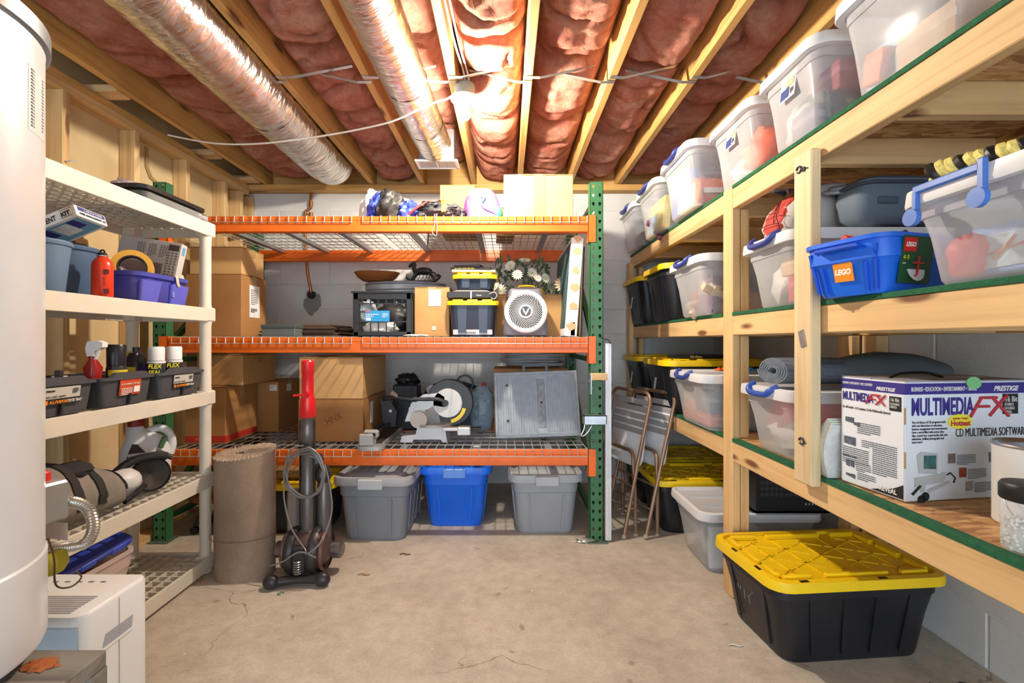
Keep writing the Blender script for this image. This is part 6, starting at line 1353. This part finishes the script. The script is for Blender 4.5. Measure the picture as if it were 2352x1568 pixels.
b = B(); b.tube(crv([(.09,-.12,.14),(.02,-.14,.175),(-.06,-.14,.13),(-.13,-.12,.10)], 8), .004, 6); b.obj('loose_cord', CBL, vc)
# dark stool behind the plastic shelving
so = thing('rolling_stool', 'low brown topped stool in the dark corner behind the carpet roll', 'stool', (-1.78, 2.95, 0)); B().lathe([(.15,.2),(.165,.21),(.165,.235),(.15,.245)], 32).at((0,0,0)).obj('seat', mat((120,74,44), .5), so)
for k in range(4):
    a = PI/4+k*PI/2; B().tube([(.05*math.cos(a),.05*math.sin(a),.2),(.13*math.cos(a),.13*math.sin(a),.05)], .012, 8).obj('leg', BLACK, so); B().at((.135*math.cos(a),.135*math.sin(a),.025)).lathe([(.024,-.01),(.024,.01)], 16, ax='y').obj('caster', BLACK, so)
dk = thing('black_bin', 'dark bin standing deep under the lowest rack level', 'bin', (-1.72, 3.45, 0)); b = B(); b.loft([rr(.36,.3,.04,0), rr(.42,.36,.05,.3), rr(.44,.38,.05,.31), rr(.44,.38,.05,.33)]); b.obj('bin_body', DARK, dk, 40); B().span(-.2,.2,-.17,.17,.33,.345,.006).obj('bin_lid', BLACK, dk, 0)
# small floor scraps
for k, (px, py, c, lb) in enumerate(((930,1275,(92,74,56),'short dark splinter on the floor before the grey tote'), (835,1322,(150,110,60),'thin tan wood chip on the floor before the vacuum'), (645,1365,(96,140,96),'tiny green twist tie on the floor by the vacuum'), (1350,1483-0,(190,180,165),'pale chip on the floor before the big black tote') if False else (1690,1485,(206,198,184),'pale paper shaving on the floor beside the big black tote'), (1345,1240,(214,214,210),'crumpled silver foil scrap at the rack foot'))):
    Yq = FPX*HC/(py-CY); b = B(); rn = random.Random(k)
    if k == 4:
        b.blob((0,0,.008), (.06,.025,.012), .6, 5, 3, 22, 12, .0005)
    elif k == 2: b.tube([(.014*math.cos(a),.01*math.sin(a),.003) for a in [2*PI*j/14 for j in range(12)]], .002, 5)
    else: b.tube(crv([(-.03,0,.003),(-.01,.006,.006),(.012,-.003,.004),(.03,.004,.003)], 4), .003, 5)
    o = b.obj('floor_scrap', mat(c, .5 if k != 4 else .25, .0 if k != 4 else .8), None, 60); o.location = (PX(px,Yq), Yq-(.03 if k == 4 else 0), .0); tag(o, lb, 'scrap')
# ================================================================== LEFT SHELF ITEMS
E = .0006
Z1, Z2, Z3, Z4, Z5 = [z+E-.0055+.0055 for z in SZ]
# top tier: black tray with bag
bt1 = thing('black_tray', 'shallow black plastic tray on the top tier of the plastic shelving', 'tray', (-1.66, 2.19, Z5)); b = B(); b.loft([rr(.26,.36,.03,0), rr(.27,.38,.03,.045), rr(.30,.42,.04,.05), rr(.305,.425,.04,.066), rr(.27,.39,.03,.066), rr(.25,.36,.03,.05)]); b.obj('tray_body', BLACK, bt1, 40); b = B(); b.loft([rr(.272,.382,.03,.006), rr(.285,.395,.03,.04)], False, False); b.obj('clear_edge', GLASS, bt1, 40)
bgx = thing('clear_bag', 'clear bag of small parts lying in the black tray', 'bag', (-1.67, 2.13, Z5+.052)); b = B(); b.blob((0,0,.02), (.07,.11,.045), .3, 3, 6, 28, 16, 0.0); b.obj('bag_film', clear('bag_pink', (206,190,196), .45, .15), bgx, 60); B().span(-.01,.04,.02,.07,.0,.05,.003).obj('green_packet', mat((90,120,100), .6), bgx, 0)
put('bag', 'film_scrap', 'crumpled clear film on the top tier beside the black tray', 'film', (-1.53, 2.37, Z5+.006), (.05,.07,.03), (220,220,220), seed=81, m=FILM)
# tier four: buckets, kit box, bottle, purple tote
def bucket(lb, x, y, r_, h, c):
    t = thing('blue_bucket', lb, 'bucket', (x, y, Z4), 0, 'blue plastic buckets on the shelving'); m = mat(c, .5, var=.05)
    b = B(); b.lathe([(r_*.74,0),(r_*.78,.006),(r_*.96,h-.02),(r_*.97,h-.012)], 40, True, False); b.lathe([(r_*.9,h-.02),(r_*.74,.01),(.0,.01)], 40, False, False); b.obj('bucket_wall', m, t)
    b = B(); b.lathe([(r_*.96,h-.018),(r_*1.02,h-.016),(r_*1.04,h-.006),(r_*1.0,h),(r_*.93,h),(r_*.9,h-.02)], 40, False, False); b.obj('rim', m, t)
bucket('slate blue bucket in front on the shelving, beside the water heater', -1.595, 1.62, .085, .178, (96,122,152))
bucket('larger slate blue bucket behind the orange bottle', -1.715, 1.825, .118, .195, (72,98,130))
put('bag', 'dark_bundle', 'dark bundle lying inside the larger blue bucket', 'bundle', (-1.715, 1.87, Z4+.11), (.15,.13,.11), (30,28,28), seed=83)
kb2 = thing('kit_box', 'blue and white wire management kit box tilted on top of the buckets', 'box', (-1.511, 1.655, 1.640))
Lv, Wv = Vector((-.92,0,-.38)).normalized(), Vector((0,1,-.1)).normalized(); Nv = Lv.cross(Wv).normalized()
if Nv.z > 0: Nv = -Nv
Wv = (Nv.cross(Lv)).normalized(); Wv = Wv if Wv.y > 0 else -Wv
mm = Matrix((Lv, Wv, Nv)).transposed().to_4x4()
b = B(); b.X = mm; b.span(0,.30,0,.125,0,.043,.0015); b.obj('carton', mat((222,224,226), .55), kb2, 0)
BLB = mat((96,156,190), .55); b = B(); b.X = mm; b.span(.012,.29,.012,.113,.0432,.0438); b.obj('blue_panel', BLB, kb2, 0)
for x in (.03,.13):
    b = B(); b.X = mm; b.span(x,x+.03,.016,.07,.0438,.0444); b.obj('navy_block', NAVY, kb2, 0)
    b = B(); b.X = mm; b.span(x+.032,x+.09,.02,.09,.0438,.0443); b.obj('line_drawing', mat((206,216,222), .6, var=.2, vs=60), kb2, 0)
b = B(); b.X = mm; b.span(-.0008,-.0001,.012,.12,.004,.019); b.obj('navy_strip', NAVY, kb2, 0)
def at3(x, y, z): return mm @ Vector((x, y, z))
text('CABLE & CORD', .011, PAPER, kb2, at3(-.0011,.035,.016), Wv, -Nv, sx=.95); text('WIRE MANAGEMENT KIT', .0115, INK, kb2, at3(-.0004,.014,.034), Wv, -Nv, sx=.82, bold=.0003)
text('MANAGEMENT', .027, INK, kb2, at3(.072,-.0006,.033), -Lv, -Nv, align='RIGHT', sx=.75, bold=.0006); text('KIT', .022, INK, kb2, at3(.053,-.0006,.03), -Lv, -Nv, sx=1.0, bold=.001)
b = B(); b.X = mm; b.span(.012,.056,-.0008,-.0001,.006,.0075).span(.012,.056,-.0008,-.0001,.034,.0355); b.obj('rule_line', INK, kb2, 0)
ob_ = thing('steel_bottle', 'orange red metal drinking bottle on the plastic shelving', 'bottle', (-1.532, 1.80, Z4)); OR = mat((226,62,30), .3, .1, var=.04); B().lathe([(.03,0),(.0335,.006),(.0335,.118),(.031,.132),(.022,.145),(.016,.15),(.016,.156)], 32).obj('bottle_body', OR, ob_); B().lathe([(.0175,.154),(.0175,.158)], 24).obj('metal_collar', STEEL, ob_); B().lathe([(.014,.158),(.0145,.166),(.012,.168)], 20).obj('stopper', BLACK, ob_); B().at((0,0,.172)).tube([(.008*math.cos(a),0,.007*math.sin(a)) for a in [2*PI*k/14 for k in range(14)]], .003, 6, True).obj('stopper_ring', BLACK, ob_)
for z in (.012,.085): sticker('dark_emblem', ob_, (.0245,-.0245,z), (1,1,0), (0,0,1), .016, .018, mat((90,20,14), .4), .001)
text('0.6 LITRE', .009, mat((90,20,14), .5, var=0), ob_, (.027,-.021,.04), (0,0,1), (-1,-1,0))
pt_ = thing('purple_bin', 'violet blue open plastic bin on the second tier from the top', 'bin', (-1.685, 2.10, Z4)); VB = mat((74,76,170), .45, var=.04)
b = B(); b.loft([rr(.31,.27,.05,0), rr(.33,.29,.05,.01), rr(.35,.315,.055,.1), rr(.375,.345,.06,.105), rr(.38,.35,.06,.122), rr(.355,.325,.055,.122), rr(.32,.28,.05,.02)]); b.obj('bin_body', VB, pt_, 40)
for y in (-.09,.085): b = B(); b.loft([rr(.02,.10,.01,0,3,.165,y), rr(.022,.115,.01,.088,3,.178,y)]); b.obj('moulded_panel', mat((92,94,196), .45), pt_, 40)
B().span(.17,.184,.035,.05,.03,.06,.002).obj('hanger_notch', mat((120,122,200), .45), pt_, 0)
fbx = thing('flooring_box', 'pale grey flooring carton leaning out of the violet bin', 'box', (-1.66, 2.14, Z4+.03), 0, None, (R(-6), R(8), R(6))); B().span(-.13,.135,0,.045,0,.275,.002).obj('carton', mat((186,182,178), .6), fbx, 0); B().span(-.131,.07,-.001,.0,.0,.17).obj('brown_print', mat((132,116,110), .6, var=.15), fbx, 0)
for k in range(3): lines('printed_columns', fbx, (-.05+.048*k,-.0012,.25), (1,0,0), (0,0,1), .035, 7, .0085, mat((110,104,100), .7, var=0), .005, k)
lines('printed_columns', fbx, (.08,-.0012,.22), (1,0,0), (0,0,1), .045, 14, .0125, mat((120,104,96), .7, var=0), .008, 9); sticker('dark_panel', fbx, (.082,-.0012,.235), (1,0,0), (0,0,1), .045, .028, mat((74,60,56), .6)); sticker('blue_tab', fbx, (.1355,.012,.225), (0,1,0), (0,0,1), .018, .035, mat((80,150,200), .6))
yr_ = thing('tape_roll', 'large yellow tape roll standing in the violet bin', 'tape', (-1.575, 2.0, Z4+.14), 0, None, (0,0,R(35))); B().lathe([(.052,-.028),(.074,-.028),(.074,.028),(.052,.028),(.052,-.028)], 40, False, False, 'y').obj('yellow_tape', mat((232,176,60), .5), yr_); B().lathe([(.047,-.026),(.0519,-.026),(.0519,.026),(.047,.026),(.047,-.026)], 36, False, False, 'y').obj('dark_core', mat((52,40,34), .5), yr_)
put('bag', 'striped_cloth', 'cream striped glove at the far end of the violet bin', 'glove', (-1.56, 2.225, Z4+.09), (.09,.06,.06), (216,200,172), seed=88)
ts = B(); P = crv([(-1.52,2.14,Z4+.13),(-1.492,2.145,Z4+.128),(-1.488,2.15,Z4+.1),(-1.492,2.165,Z4+.08)], 5); ts.loft([[p+Vector((0,-.008,.002)), p+Vector((0,.008,.002)), p+Vector((-.002,.008,0)), p+Vector((-.002,-.008,0))] for p in P]); tag(ts.obj('tan_strap', mat((206,190,160), .8)), 'tan cloth strap hanging over the violet bin edge', 'strap')
put('bag', 'grey_pouch', 'dull mauve pouch in the near end of the violet bin', 'pouch', (-1.66, 1.985, Z4+.05), (.16,.06,.1), (110,96,110), seed=89)
# tier three: tote trays
TT = mat((70,72,78), .5, var=.06)
def tray(lb, y0, y1, style):
    t = thing('tote_tray', lb, 'tray', (-1.68, (y0+y1)/2, Z3), 0, 'dark grey tote trays on the shelving'); w_ = y1-y0; L = .38; h = .112
    b = B(); b.loft([rr(L*.88,w_*.82,.02,0), rr(L*.94,w_*.92,.025,h-.012), rr(L,w_,.03,h-.01), rr(L,w_,.03,h), rr(L*.9,w_*.86,.025,h), rr(L*.84,w_*.76,.02,.012)]); b.obj('tray_body', TT, t, 40)
    b = B(); b.prism([(-w_*.36,h-.004),(-w_*.26,h+.018),(w_*.26,h+.018),(w_*.36,h-.004)], L/2-.02, L/2-.002, 'x'); b.obj('raised_lip', TT, t, 0)
    B().at((L*.455,0,0), (0,R(7),0)).span(-.008,.0045,-.004,.004,.004,.05).obj('groove', mat((34,35,40), .6), t, 0)
    RS_, US_ = (0,1,0), (.10,0,1)
    x0 = L*.455+.006
    if style == 'b':
        sticker('paper_label', t, (x0,-.055,.04), RS_, US_, .105, .062, mat((196,74,34), .55)); lines('printed_rows', t, (x0+.0075,-.05,.065), RS_, US_, .055, 5, .006, PAPER, .003); sticker('barcode_patch', t, (x0+.003,.013,.048), RS_, US_, .03, .024, PAPER, .002); text('16" ALL-PURPOSE TOTE TRAY', .0095, PAPER, t, (x0+.0072,-.052,.08), RS_, US_, sx=.75)
    else:
        sticker('paper_label', t, (x0,-.065,.046), RS_, US_, .13, .052, mat((190,188,182), .6)); sticker('black_strip', t, (x0+.001,-.065,.04), RS_, US_, .13, .02, INK, .002)
        text('ALL-PURPOSE', .0135, ORANGEI, t, (x0+.0045,-.05,.0445), RS_, US_, sx=.8, shear=.15, bold=.0004); text('TOTE TRAY', .0135, PAPER, t, (x0+.0045,.015,.0445), RS_, US_, sx=.75, shear=.15, bold=.0004); text('SHOP \u2022 HOME \u2022 GARDEN', .008, INK, t, (x0+.0045,-.062,.064), RS_, US_, sx=.8); sticker('orange_mark', t, (x0+.002,-.063,.042), RS_, US_, .009, .014, ORANGEI, .002); lines('barcode', t, (x0+.0075,.035,.088), RS_, US_, .022, 5, .0035, INK, .002); text('DEKON', .0085, INK, t, (x0+.0055,-.06,.083), RS_, US_, bold=.0003)
    return t
tray('dark grey tote tray nearest the water heater', 1.46, 1.745, 'a'); tray('dark grey tote tray with orange label in the middle of its row', 1.755, 2.03, 'b'); tray('dark grey tote tray at the far end of its row beside the shelf post', 2.045, 2.36, 'a')
zb = Z3+.013
sp = thing('spray_bottle', 'red spray bottle with white trigger in the nearest tote tray', 'bottle', (-1.62, 1.86, zb)); b = B(); b.loft([rr(.062,.05,.018,0), rr(.066,.054,.02,.01), rr(.064,.052,.02,.07), rr(.05,.046,.018,.1), rr(.056,.05,.018,.135), rr(.026,.026,.012,.165), rr(.026,.026,.012,.18)]); b.obj('bottle_body', mat((150,22,26), .25), sp, 50)
b = B(); b.prism([(-.014,.18),(.014,.18),(.016,.2),(.046,.215),(.048,.232),(.03,.24),(-.012,.238),(-.02,.21)], -.013, .013, 'y'); b.obj('trigger_head', WHITEP, sp, 0); b = B(); b.at((.03,0,.212), (0,R(25),0)).span(-.004,.004,-.007,.007,-.05,.005,.002); b.obj('trigger', WHITEP, sp, 0)
def can(name, lb, x, y, r_, h, body, cap, caph, lab=None, labz=None, labc=None):
    t = thing(name, lb, 'can', (x, y, zb)); B().lathe([(r_*.95,0),(r_,.004),(r_,h-caph-.012),(r_*.88,h-caph)], 32).obj('can_body', body, t); B().lathe([(r_*.93,h-caph-.002),(r_*.95,h-.008),(r_*.85,h)], 32).obj('cap', cap, t); return t
gc = can('spray_can', 'black spray can with green label beside the red spray bottle', -1.60, 1.948, .035, .225, mat((34,38,46), .35), mat((24,24,34), .35), .085)
for nm, z0, z1, c in (('green_label',.03,.1,(46,140,84)), ('yellow_band',.1,.122,(222,206,50))): B().loft([[(.0356*math.cos(a),.0356*math.sin(a),z) for a in [R(-100+10*k) for k in range(15)]]+[(.0350*math.cos(a),.0350*math.sin(a),z) for a in [R(40-10*k) for k in range(15)]] for z in (z0,z1)]).obj(nm, mat(c, .5, var=.3 if nm[0] == 'g' else .05, vs=40), gc)
pbt = thing('purple_bottle', 'black angled bottle with purple label behind the spray cans', 'bottle', (-1.665, 2.135, zb)); b = B(); b.loft([rr(.07,.085,.015,0), rr(.07,.085,.015,.135), rr(.04,.05,.012,.185), rr(.026,.026,.012,.19), rr(.026,.026,.012,.212)]); b.obj('bottle_body', mat((34,30,40), .35), pbt, 40); B().span(.0345,.0358,-.036,.036,.05,.125).obj('purple_label', mat((84,44,140), .5), pbt, 0); B().span(-.03,.03,-.0435,-.0425,.05,.125).obj('yellow_label', mat((226,200,50), .5), pbt, 0); B().span(.0355,.0368,.0,.03,.06,.1).obj('yellow_patch', mat((226,200,50), .5), pbt, 0)
for k, y in enumerate((2.135, 2.25)):
    t = can('spray_can', ('left' if k == 0 else 'right')+' white capped black spray can in the far tote tray', -1.575, y, .034, .214, mat((38,42,46), .4, var=.3, vs=50), WHITEP, .06)
    B().lathe([(.0345,.140),(.0345,.15)], 32).obj('white_band', WHITEP, t)
    RR_, UU_ = (1,.75,0), (0,0,1); nn = Vector((.75,-1,0)).normalized()*.0352
    text('FLEX', .026, YINK, t, (nn.x-.024,nn.y-.018,.118), RR_, UU_, sx=.85, shear=.15, bold=.0007); text('SEAL', .026, YINK, t, (nn.x-.024,nn.y-.018,.091), RR_, UU_, sx=.85, shear=.15, bold=.0007)
cbt = thing('clear_bottle', 'small clear bottle with dark cap in the nearest tote tray', 'bottle', (-1.57, 1.665, zb)); B().lathe([(.016,0),(.016,.1),(.01,.115)], 20).obj('bottle_wall', GLASS, cbt); B().lathe([(.012,.112),(.012,.135),(.01,.137)], 18).obj('cap', DARK, cbt)
jbt = thing('white_jar', 'squat pale jar beside the small clear bottle', 'jar', (-1.60, 1.70, zb)); B().lathe([(.026,0),(.028,.008),(.028,.08),(.02,.09)], 22).obj('jar_body', mat((206,206,186), .35), jbt); B().lathe([(.021,.088),(.022,.112),(.02,.114)], 22).obj('lid', mat((196,196,190), .4), jbt); B().lathe([(.0285,.02),(.0285,.06)], 22, False, False).obj('label', mat((120,130,110), .6), jbt)
put('bag', 'mask_bag', 'clear bag with pale blue mask in the nearest tote tray', 'bag', (-1.68, 1.62, Z3+.06), (.1,.12,.16), (190,210,222), seed=91, m=FILM)
put('box', 'red_packet', 'flat red packet at the near end of the tote tray', 'packet', (-1.545, 1.50, Z3+.09), (.05,.07,.025), (206,44,36))
put('box', 'yellow_carton', 'thin yellow carton behind the white capped cans', 'box', (-1.76, 2.2, zb), (.02,.08,.19), (232,206,50))
for k, (x, y, c, lb, rot) in enumerate(((-1.57,2.27,(48,48,120),'dark blue marker',(R(80),R(10),R(30))), (-1.58,2.295,(196,44,40),'red glue tube',(R(70),0,R(-20))), (-1.55,2.30,(220,200,60),'yellow marker',(R(75),0,R(10))), (-1.6,2.25,(200,204,210),'silver tube',(R(78),R(5),R(-35))))):
    o = thing('marker', lb+' lying across the far tote tray', 'marker', (x, y, Z3+.118), 0, None, rot); B().lathe([(.007,-.04),(.008,-.035),(.008,.03),(.004,.045)], 12).obj('barrel', mat(c, .4), o); B().lathe([(.0088,.012),(.0088,.045),(.006,.05)], 12).obj('cap', mat((214,70,50) if k == 1 else (60,60,66), .4), o)
put('cyl', 'white_tub', 'small round white tub under the markers in the far tray', 'tub', (-1.57, 2.275, zb), (.07,.07,.08), (206,208,214))
# tier two: duffel, dish lamp, jug
df = thing('duffel_bag', 'grey canvas duffel bag with black straps on the shelving', 'bag', (-1.655, 1.735, Z2)); DG = mat((130,122,114), .9, var=.15, vs=12, bmp=.4, bs=120)
b = B()
def dfn(u, v):
    y = -.21+.40*v; e = (1-abs(2*v-1)**6)**.5 if 0 < v < 1 else 0; a = 2*PI*u
    wd, hh = .155*(.55+.45*e), .20*(.5+.5*e)*(1+.15*math.sin(5*v)); cz = hh*.5
    rx = math.copysign(abs(math.cos(a))**.7, math.cos(a)); rz = math.copysign(abs(math.sin(a))**.75, math.sin(a)); n_ = 1+.08*fb((rx*1.5, y*9, rz*1.5), 1.0)
    return (wd*rx*n_*(1-.25*max(0,rz)), y, max(0, cz+hh*.5*rz*n_))
b.grid(36, 34, dfn, True); b.v += []; n0 = len(b.v)
b.f.append(tuple(range(36))[::-1]); b.f.append(tuple(range(33*36, 34*36))); b.obj('bag_body', DG, df, 60)
BS = mat((40,38,38), .85, bmp=.3)
for v0 in (.38, .62):
    b = B(); ring = []
    for k in range(15):
        u = (-.05+.30*k/14); p, q = Vector(dfn(u % 1, v0-.04)), Vector(dfn(u % 1, v0+.04)); c0 = Vector((0, (p.y+q.y)/2, .09))
        e1 = (p-c0); e1.y = 0; e1 = e1.normalized()*.006; ring.append([p+e1, q+e1, q+e1*.3, p+e1*.3])
    b.loft(ring); b.obj('strap', BS, df)
b = B(); b.blob((.05,-.01,.19), (.07,.09,.03), .25, 3, 9, 26, 14); b.obj('strap_bundle', BS, df, 60)
b = B(); b.tube([Vector(dfn(u, .93))*1.0+Vector((.003,.0,.002)) for u in [k/24*.5 for k in range(-2, 14)] if u >= 0], .004, 6); b.obj('piping', BLACK, df)
sl = thing('work_light', 'black dish shaped work light with tube handle lying on the shelving', 'light', (-1.575, 2.10, Z2+.077)); b = B(); b.X = Euler((0,R(72),R(-35))).to_matrix().to_4x4(); b.lathe([(.03,-.06),(.055,-.052),(.073,-.02),(.076,.012),(.073,.02),(.066,.012),(.0,.002)], 36); b.obj('dish', mat((28,28,30), .3), sl)
b = B(); b.tube([(.02,-.06,-.03),(.03,-.13,-.05),(.03,-.18,-.06)], .011, 12); b.obj('tube_handle', mat((58,58,60), .25, .6), sl)
b = B(); b.blob((-.03,-.11,.0), (.06,.07,.055), .1, 2, 3, 24, 14, -.07); b.obj('white_housing', mat((206,206,206), .4), sl, 60)
b = B(); b.tube(crv([(-.06,-.13,.03),(-.03,-.07,.075),(.02,-.01,.085),(.05,.03,.075)], 5), .018, 10); b.obj('grip', BLACK, sl); B().at((.045,.03,.08), (0,R(-60),R(30))).lathe([(.012,-.03),(.012,.04)], 12).obj('grip_tube', DARK, sl)
jg2 = thing('white_jug', 'white plastic jug with dark red cap on the shelving', 'jug', (-1.715, 2.255, Z2), 0, None, (0,0,R(38))); JW = mat((214,216,218), .4, var=.03)
b = B(); b.loft([rr(.19,.11,.04,0), rr(.2,.12,.045,.012), rr(.2,.12,.045,.11), rr(.19,.115,.045,.16), rr(.15,.1,.04,.21), rr(.085,.075,.03,.245,4,-.03), rr(.06,.06,.028,.258,4,-.035), rr(.058,.058,.028,.27,4,-.035)]); b.obj('jug_body', JW, jg2, 50)
b = B(); b.tube(crv([(.0,0,.235),(.05,0,.25),(.09,0,.225),(.105,0,.17),(.095,0,.12)], 6), [.018]*25, 12); b.obj('handle', JW, jg2); B().at((-.035,0,.268)).lathe([(.033,0),(.034,.006),(.033,.032),(.03,.036)], 28).obj('cap', mat((140,26,24), .4), jg2)
B().at((.065,-.005,.19), (0,R(20),0)).span(-.011,.011,-.062,-.05,-.03,.03,.005).obj('green_slot', mat((76,110,70), .6), jg2, 0)
b = B(); b.at((-.03,-.0575,.15)).prism([(-.035,.0),(.03,.0),(.0,.04),(-.02,.045)], -.004, 0, 'y'); b.obj('dark_logo', mat((60,44,44), .6), jg2, 0); text("NATURE'S\nRANCH", .021, mat((120,36,32), .6, var=0), jg2, (-.07,-.0612,.125), (1,0,0), (0,0,1), sx=.85, bold=.0005)
# bottom tier: clear bin with blue lid ajar
bb1 = tote('clear_bin', 'clear plastic bin under a loose blue lid on the bottom tier', (-1.685, 1.80, Z1), R(90), .38, .36, .25, clear('pink_clear', (226,206,196), .5, .25), None, 'clear', None, None, .86, True, 'bin')
put('bag', 'orange_fabric', 'orange brown fabric filling the clear bin on the bottom tier', 'fabric', (-1.67, 1.79, Z1+.02), (.26,.28,.20), (176,92,54), seed=95)
ll = thing('bin_cover', 'loose blue plastic lid lying tilted on the bottom tier bin', 'lid', (-1.735, 1.78, Z1+.275), 0, None, (R(5),R(7),R(-6))); b = B(); b.loft([rr(.36,.40,.04,-.012), rr(.375,.415,.045,-.012), rr(.38,.42,.05,0), rr(.36,.4,.05,.012), rr(.32,.36,.04,.012), rr(.31,.35,.04,.004)], False, True); b.obj('lid_plate', mat((44,66,170), .4), ll, 40)
for k in range(3): B().span(.178,.192,-.15+.12*k,-.09+.12*k,-.018,.006,.003).obj('lid_tab', mat((58,82,190), .4), ll, 0)
# ================================================================== WATER HEATER GROUP
HX, HY, HR = -1.25, .92, .26; Z0 = .467
wh = thing('water_heater', 'tall white tank water heater at the left edge', 'water heater', (HX, HY, Z0)); WH = mat((222,224,228), .28, .1, var=.02)
B().lathe([(HR-.004,.03),(HR,.04),(HR,.22),(HR-.004,.225),(HR-.004,1.34),(HR-.002,1.35)], 72).obj('tank', WH, wh); B().lathe([(HR-.002,1.345),(HR+.006,1.35),(HR+.006,1.385),(HR-.012,1.395),(.0,1.40)], 72).obj('top_cap', mat((150,156,162), .35, .7), wh); B().lathe([(HR-.03,0),(HR-.028,.03),(HR-.004,.034)], 60).obj('base_skirt', mat((84,92,100), .4, .3), wh)
ang = math.atan2(-HY+.0, -HX)     # towards camera
def ws_(a, z): return (HR*math.cos(a)*1.0005, HR*math.sin(a)*1.0005, z)
aT = R(40)
q = B(); q.loft([[((HR-.0035)*math.cos(a),(HR-.0035)*math.sin(a),z) for a in [R(18+3*k) for k in range(7)]]+[((HR-.005)*math.cos(a),(HR-.005)*math.sin(a),z) for a in [R(36-3*k) for k in range(7)]] for z in (1.14,1.28)]); q.obj('rating_label', mat((206,206,206), .5), wh)
a = R(20); lines('label_print', wh, ((HR-.0028)*math.cos(a),(HR-.0028)*math.sin(a),1.27), (-math.sin(R(27)),math.cos(R(27)),0), (0,0,1), .06, 18, .007, mat((110,110,114), .7, var=0), .0035)
# gas valve on the right hand side
gv = Vector((HR*math.cos(R(52)), HR*math.sin(R(52)), .3))
vm = Matrix.Translation((HR*math.cos(R(76)), HR*math.sin(R(76))-.008, .27)) @ Euler((0,0,R(76))).to_matrix().to_4x4()
b = B(); b.X = vm; b.span(0,.07,-.05,.05,-.03,.07,.006); b.obj('gas_valve', mat((176,178,180), .35, .6), wh, 0); b = B(); b.X = vm @ Matrix.Translation((.04,0,.07)); b.lathe([(.018,0),(.016,.02),(.012,.024)], 18); b.obj('red_knob', mat((206,40,30), .4), wh)
b = B(); b.X = vm; b.span(.0705,.0715,-.04,.04,-.09,-.045); b.obj('warning_label', mat((206,190,186), .6), wh, 0); b = B(); b.X = Matrix.Translation(Vector((-1.225,1.25,.735))-Vector((HX,HY,Z0))); b.lathe([(.02,0),(.02,.03),(.017,.032),(.017,.05)], 6, ax='x'); b.obj('hex_fitting', mat((186,168,128), .35, .8), wh)
b = B(); P = crv([Vector(p)-Vector((HX,HY,Z0)) for p in ((-1.185,1.255,.735),(-1.14,1.255,.735),(-1.105,1.255,.716),(-1.092,1.255,.67),(-1.105,1.25,.632),(-1.14,1.245,.622),(-1.18,1.24,.618),(-1.21,1.235,.605))], 14)
b.tube(P, [.0125+.0022*(k % 2) for k in range(len(P))], 14); b.obj('flexible_gas_line', mat((196,194,188), .28, .9), wh)
b = B(); pe_ = P[-1]; b.tube([pe_, pe_+Vector((-.02,-.005,-.012))], .018, 8); b.obj('end_nut', mat((176,164,130), .35, .8), wh)
gt = thing('yellow_tag', 'olive yellow tag hanging on a wire beside the water heater', 'tag', (-1.14, 1.20, .575)); b = B(); b.loft([rr(.016,.04,.008,0,3), rr(.022,.06,.01,.02,3,.004), rr(.02,.055,.01,.045,3), rr(.012,.03,.006,.055,3)]); b.obj('tag_body', mat((166,158,40), .6), gt, 45); b = B(); b.tube(crv([(.01,-.03,.1),(.025,-.03,.05),(.02,-.02,-.02),(.03,.01,-.04),(.03,.04,-.03),(.02,.03,-.01)], 6), .0022, 6); b.obj('wire_loop', mat((90,70,50), .5, .5), gt)  # olive yellow tag hung on a wire loop
# platform under the heater
pf = thing('heater_platform', 'grey weathered timber platform carrying the water heater', 'platform', (0,0,0))
PFM = wood('weathered', 'x', (138,132,122), (104,98,90), (150,84,40), .85, False)
for k in range(4): B().span(-1.56, -.9, .62+.113*k, .731+.113*k, .43, .4665, .003).obj('plank', PFM, pf, 0)
for x in (-1.54,-.94): 
    for y in (.64, 1.03): B().span(x-.0, x+.04, y, y+.04, 0, .43).obj('leg', PFM, pf, 0)
b = B(); b.at((-1.0,1.015,.467)); b.blob((0,0,0), (.035,.022,.006), .5, 4, 4, 20, 10, 0.0); b.obj('rust_flake', mat((168,92,44), .8), pf, 60)
# dehumidifier
dh = thing('dehumidifier', 'white boxy dehumidifier on the floor in front of the shelving', 'dehumidifier', (-1.255, 1.335, 0)); DW = mat((226,228,230), .4, var=.02)
b = B(); b.loft([rr(.33,.235,.03,.02), rr(.33,.235,.03,.44), rr(.322,.228,.028,.449), rr(.31,.216,.025,.452)]); b.obj('housing', DW, dh, 40)
b = B(); b.span(-.155,.155,-.121,-.1165,.05,.425,.004); b.obj('front_panel', mat((176,196,214), .35), dh, 0)
b = B()
for k in range(9): b.span(-.14,.12,-.10+.010*k,-.096+.010*k,.4515,.4535)
b.obj('vent_slot', mat((160,160,166), .5), dh, 0)
B().span(.1645,.1665,.0,.0012,.03,.44).obj('seam', mat((176,178,182), .5), dh, 0)
b = B(); b.loft([[(.1655,-.055,.33),(.1655,.045,.33),(.1655,.05,.365),(.1655,-.045,.365)],[(.1662,-.055,.33),(.1662,.045,.33),(.1662,.05,.365),(.1662,-.045,.365)]]); b.obj('grip_recess', mat((168,174,184), .5), dh, 0); B().span(.165,.167,-.058,.048,.322,.331,.0008).obj('grip_ledge', WHITEP, dh, 0)
b = B().at((-.05,-.03+.03,.4522)); b.lathe([(.012,0),(.012,.0008)], 24); b.obj('badge', mat((60,60,66), .4), dh, 0)
for k in range(5): B().span(-.08+.035*k,-.065+.035*k,.06,.066,.452,.4526).obj('panel_icon', mat((90,90,96), .5), dh, 0)
for x in (-.13,.13):
    for y in (-.08,.08): B().at((x,y,0)).lathe([(.015,0),(.015,.022)], 12).obj('caster', BLACK, dh)
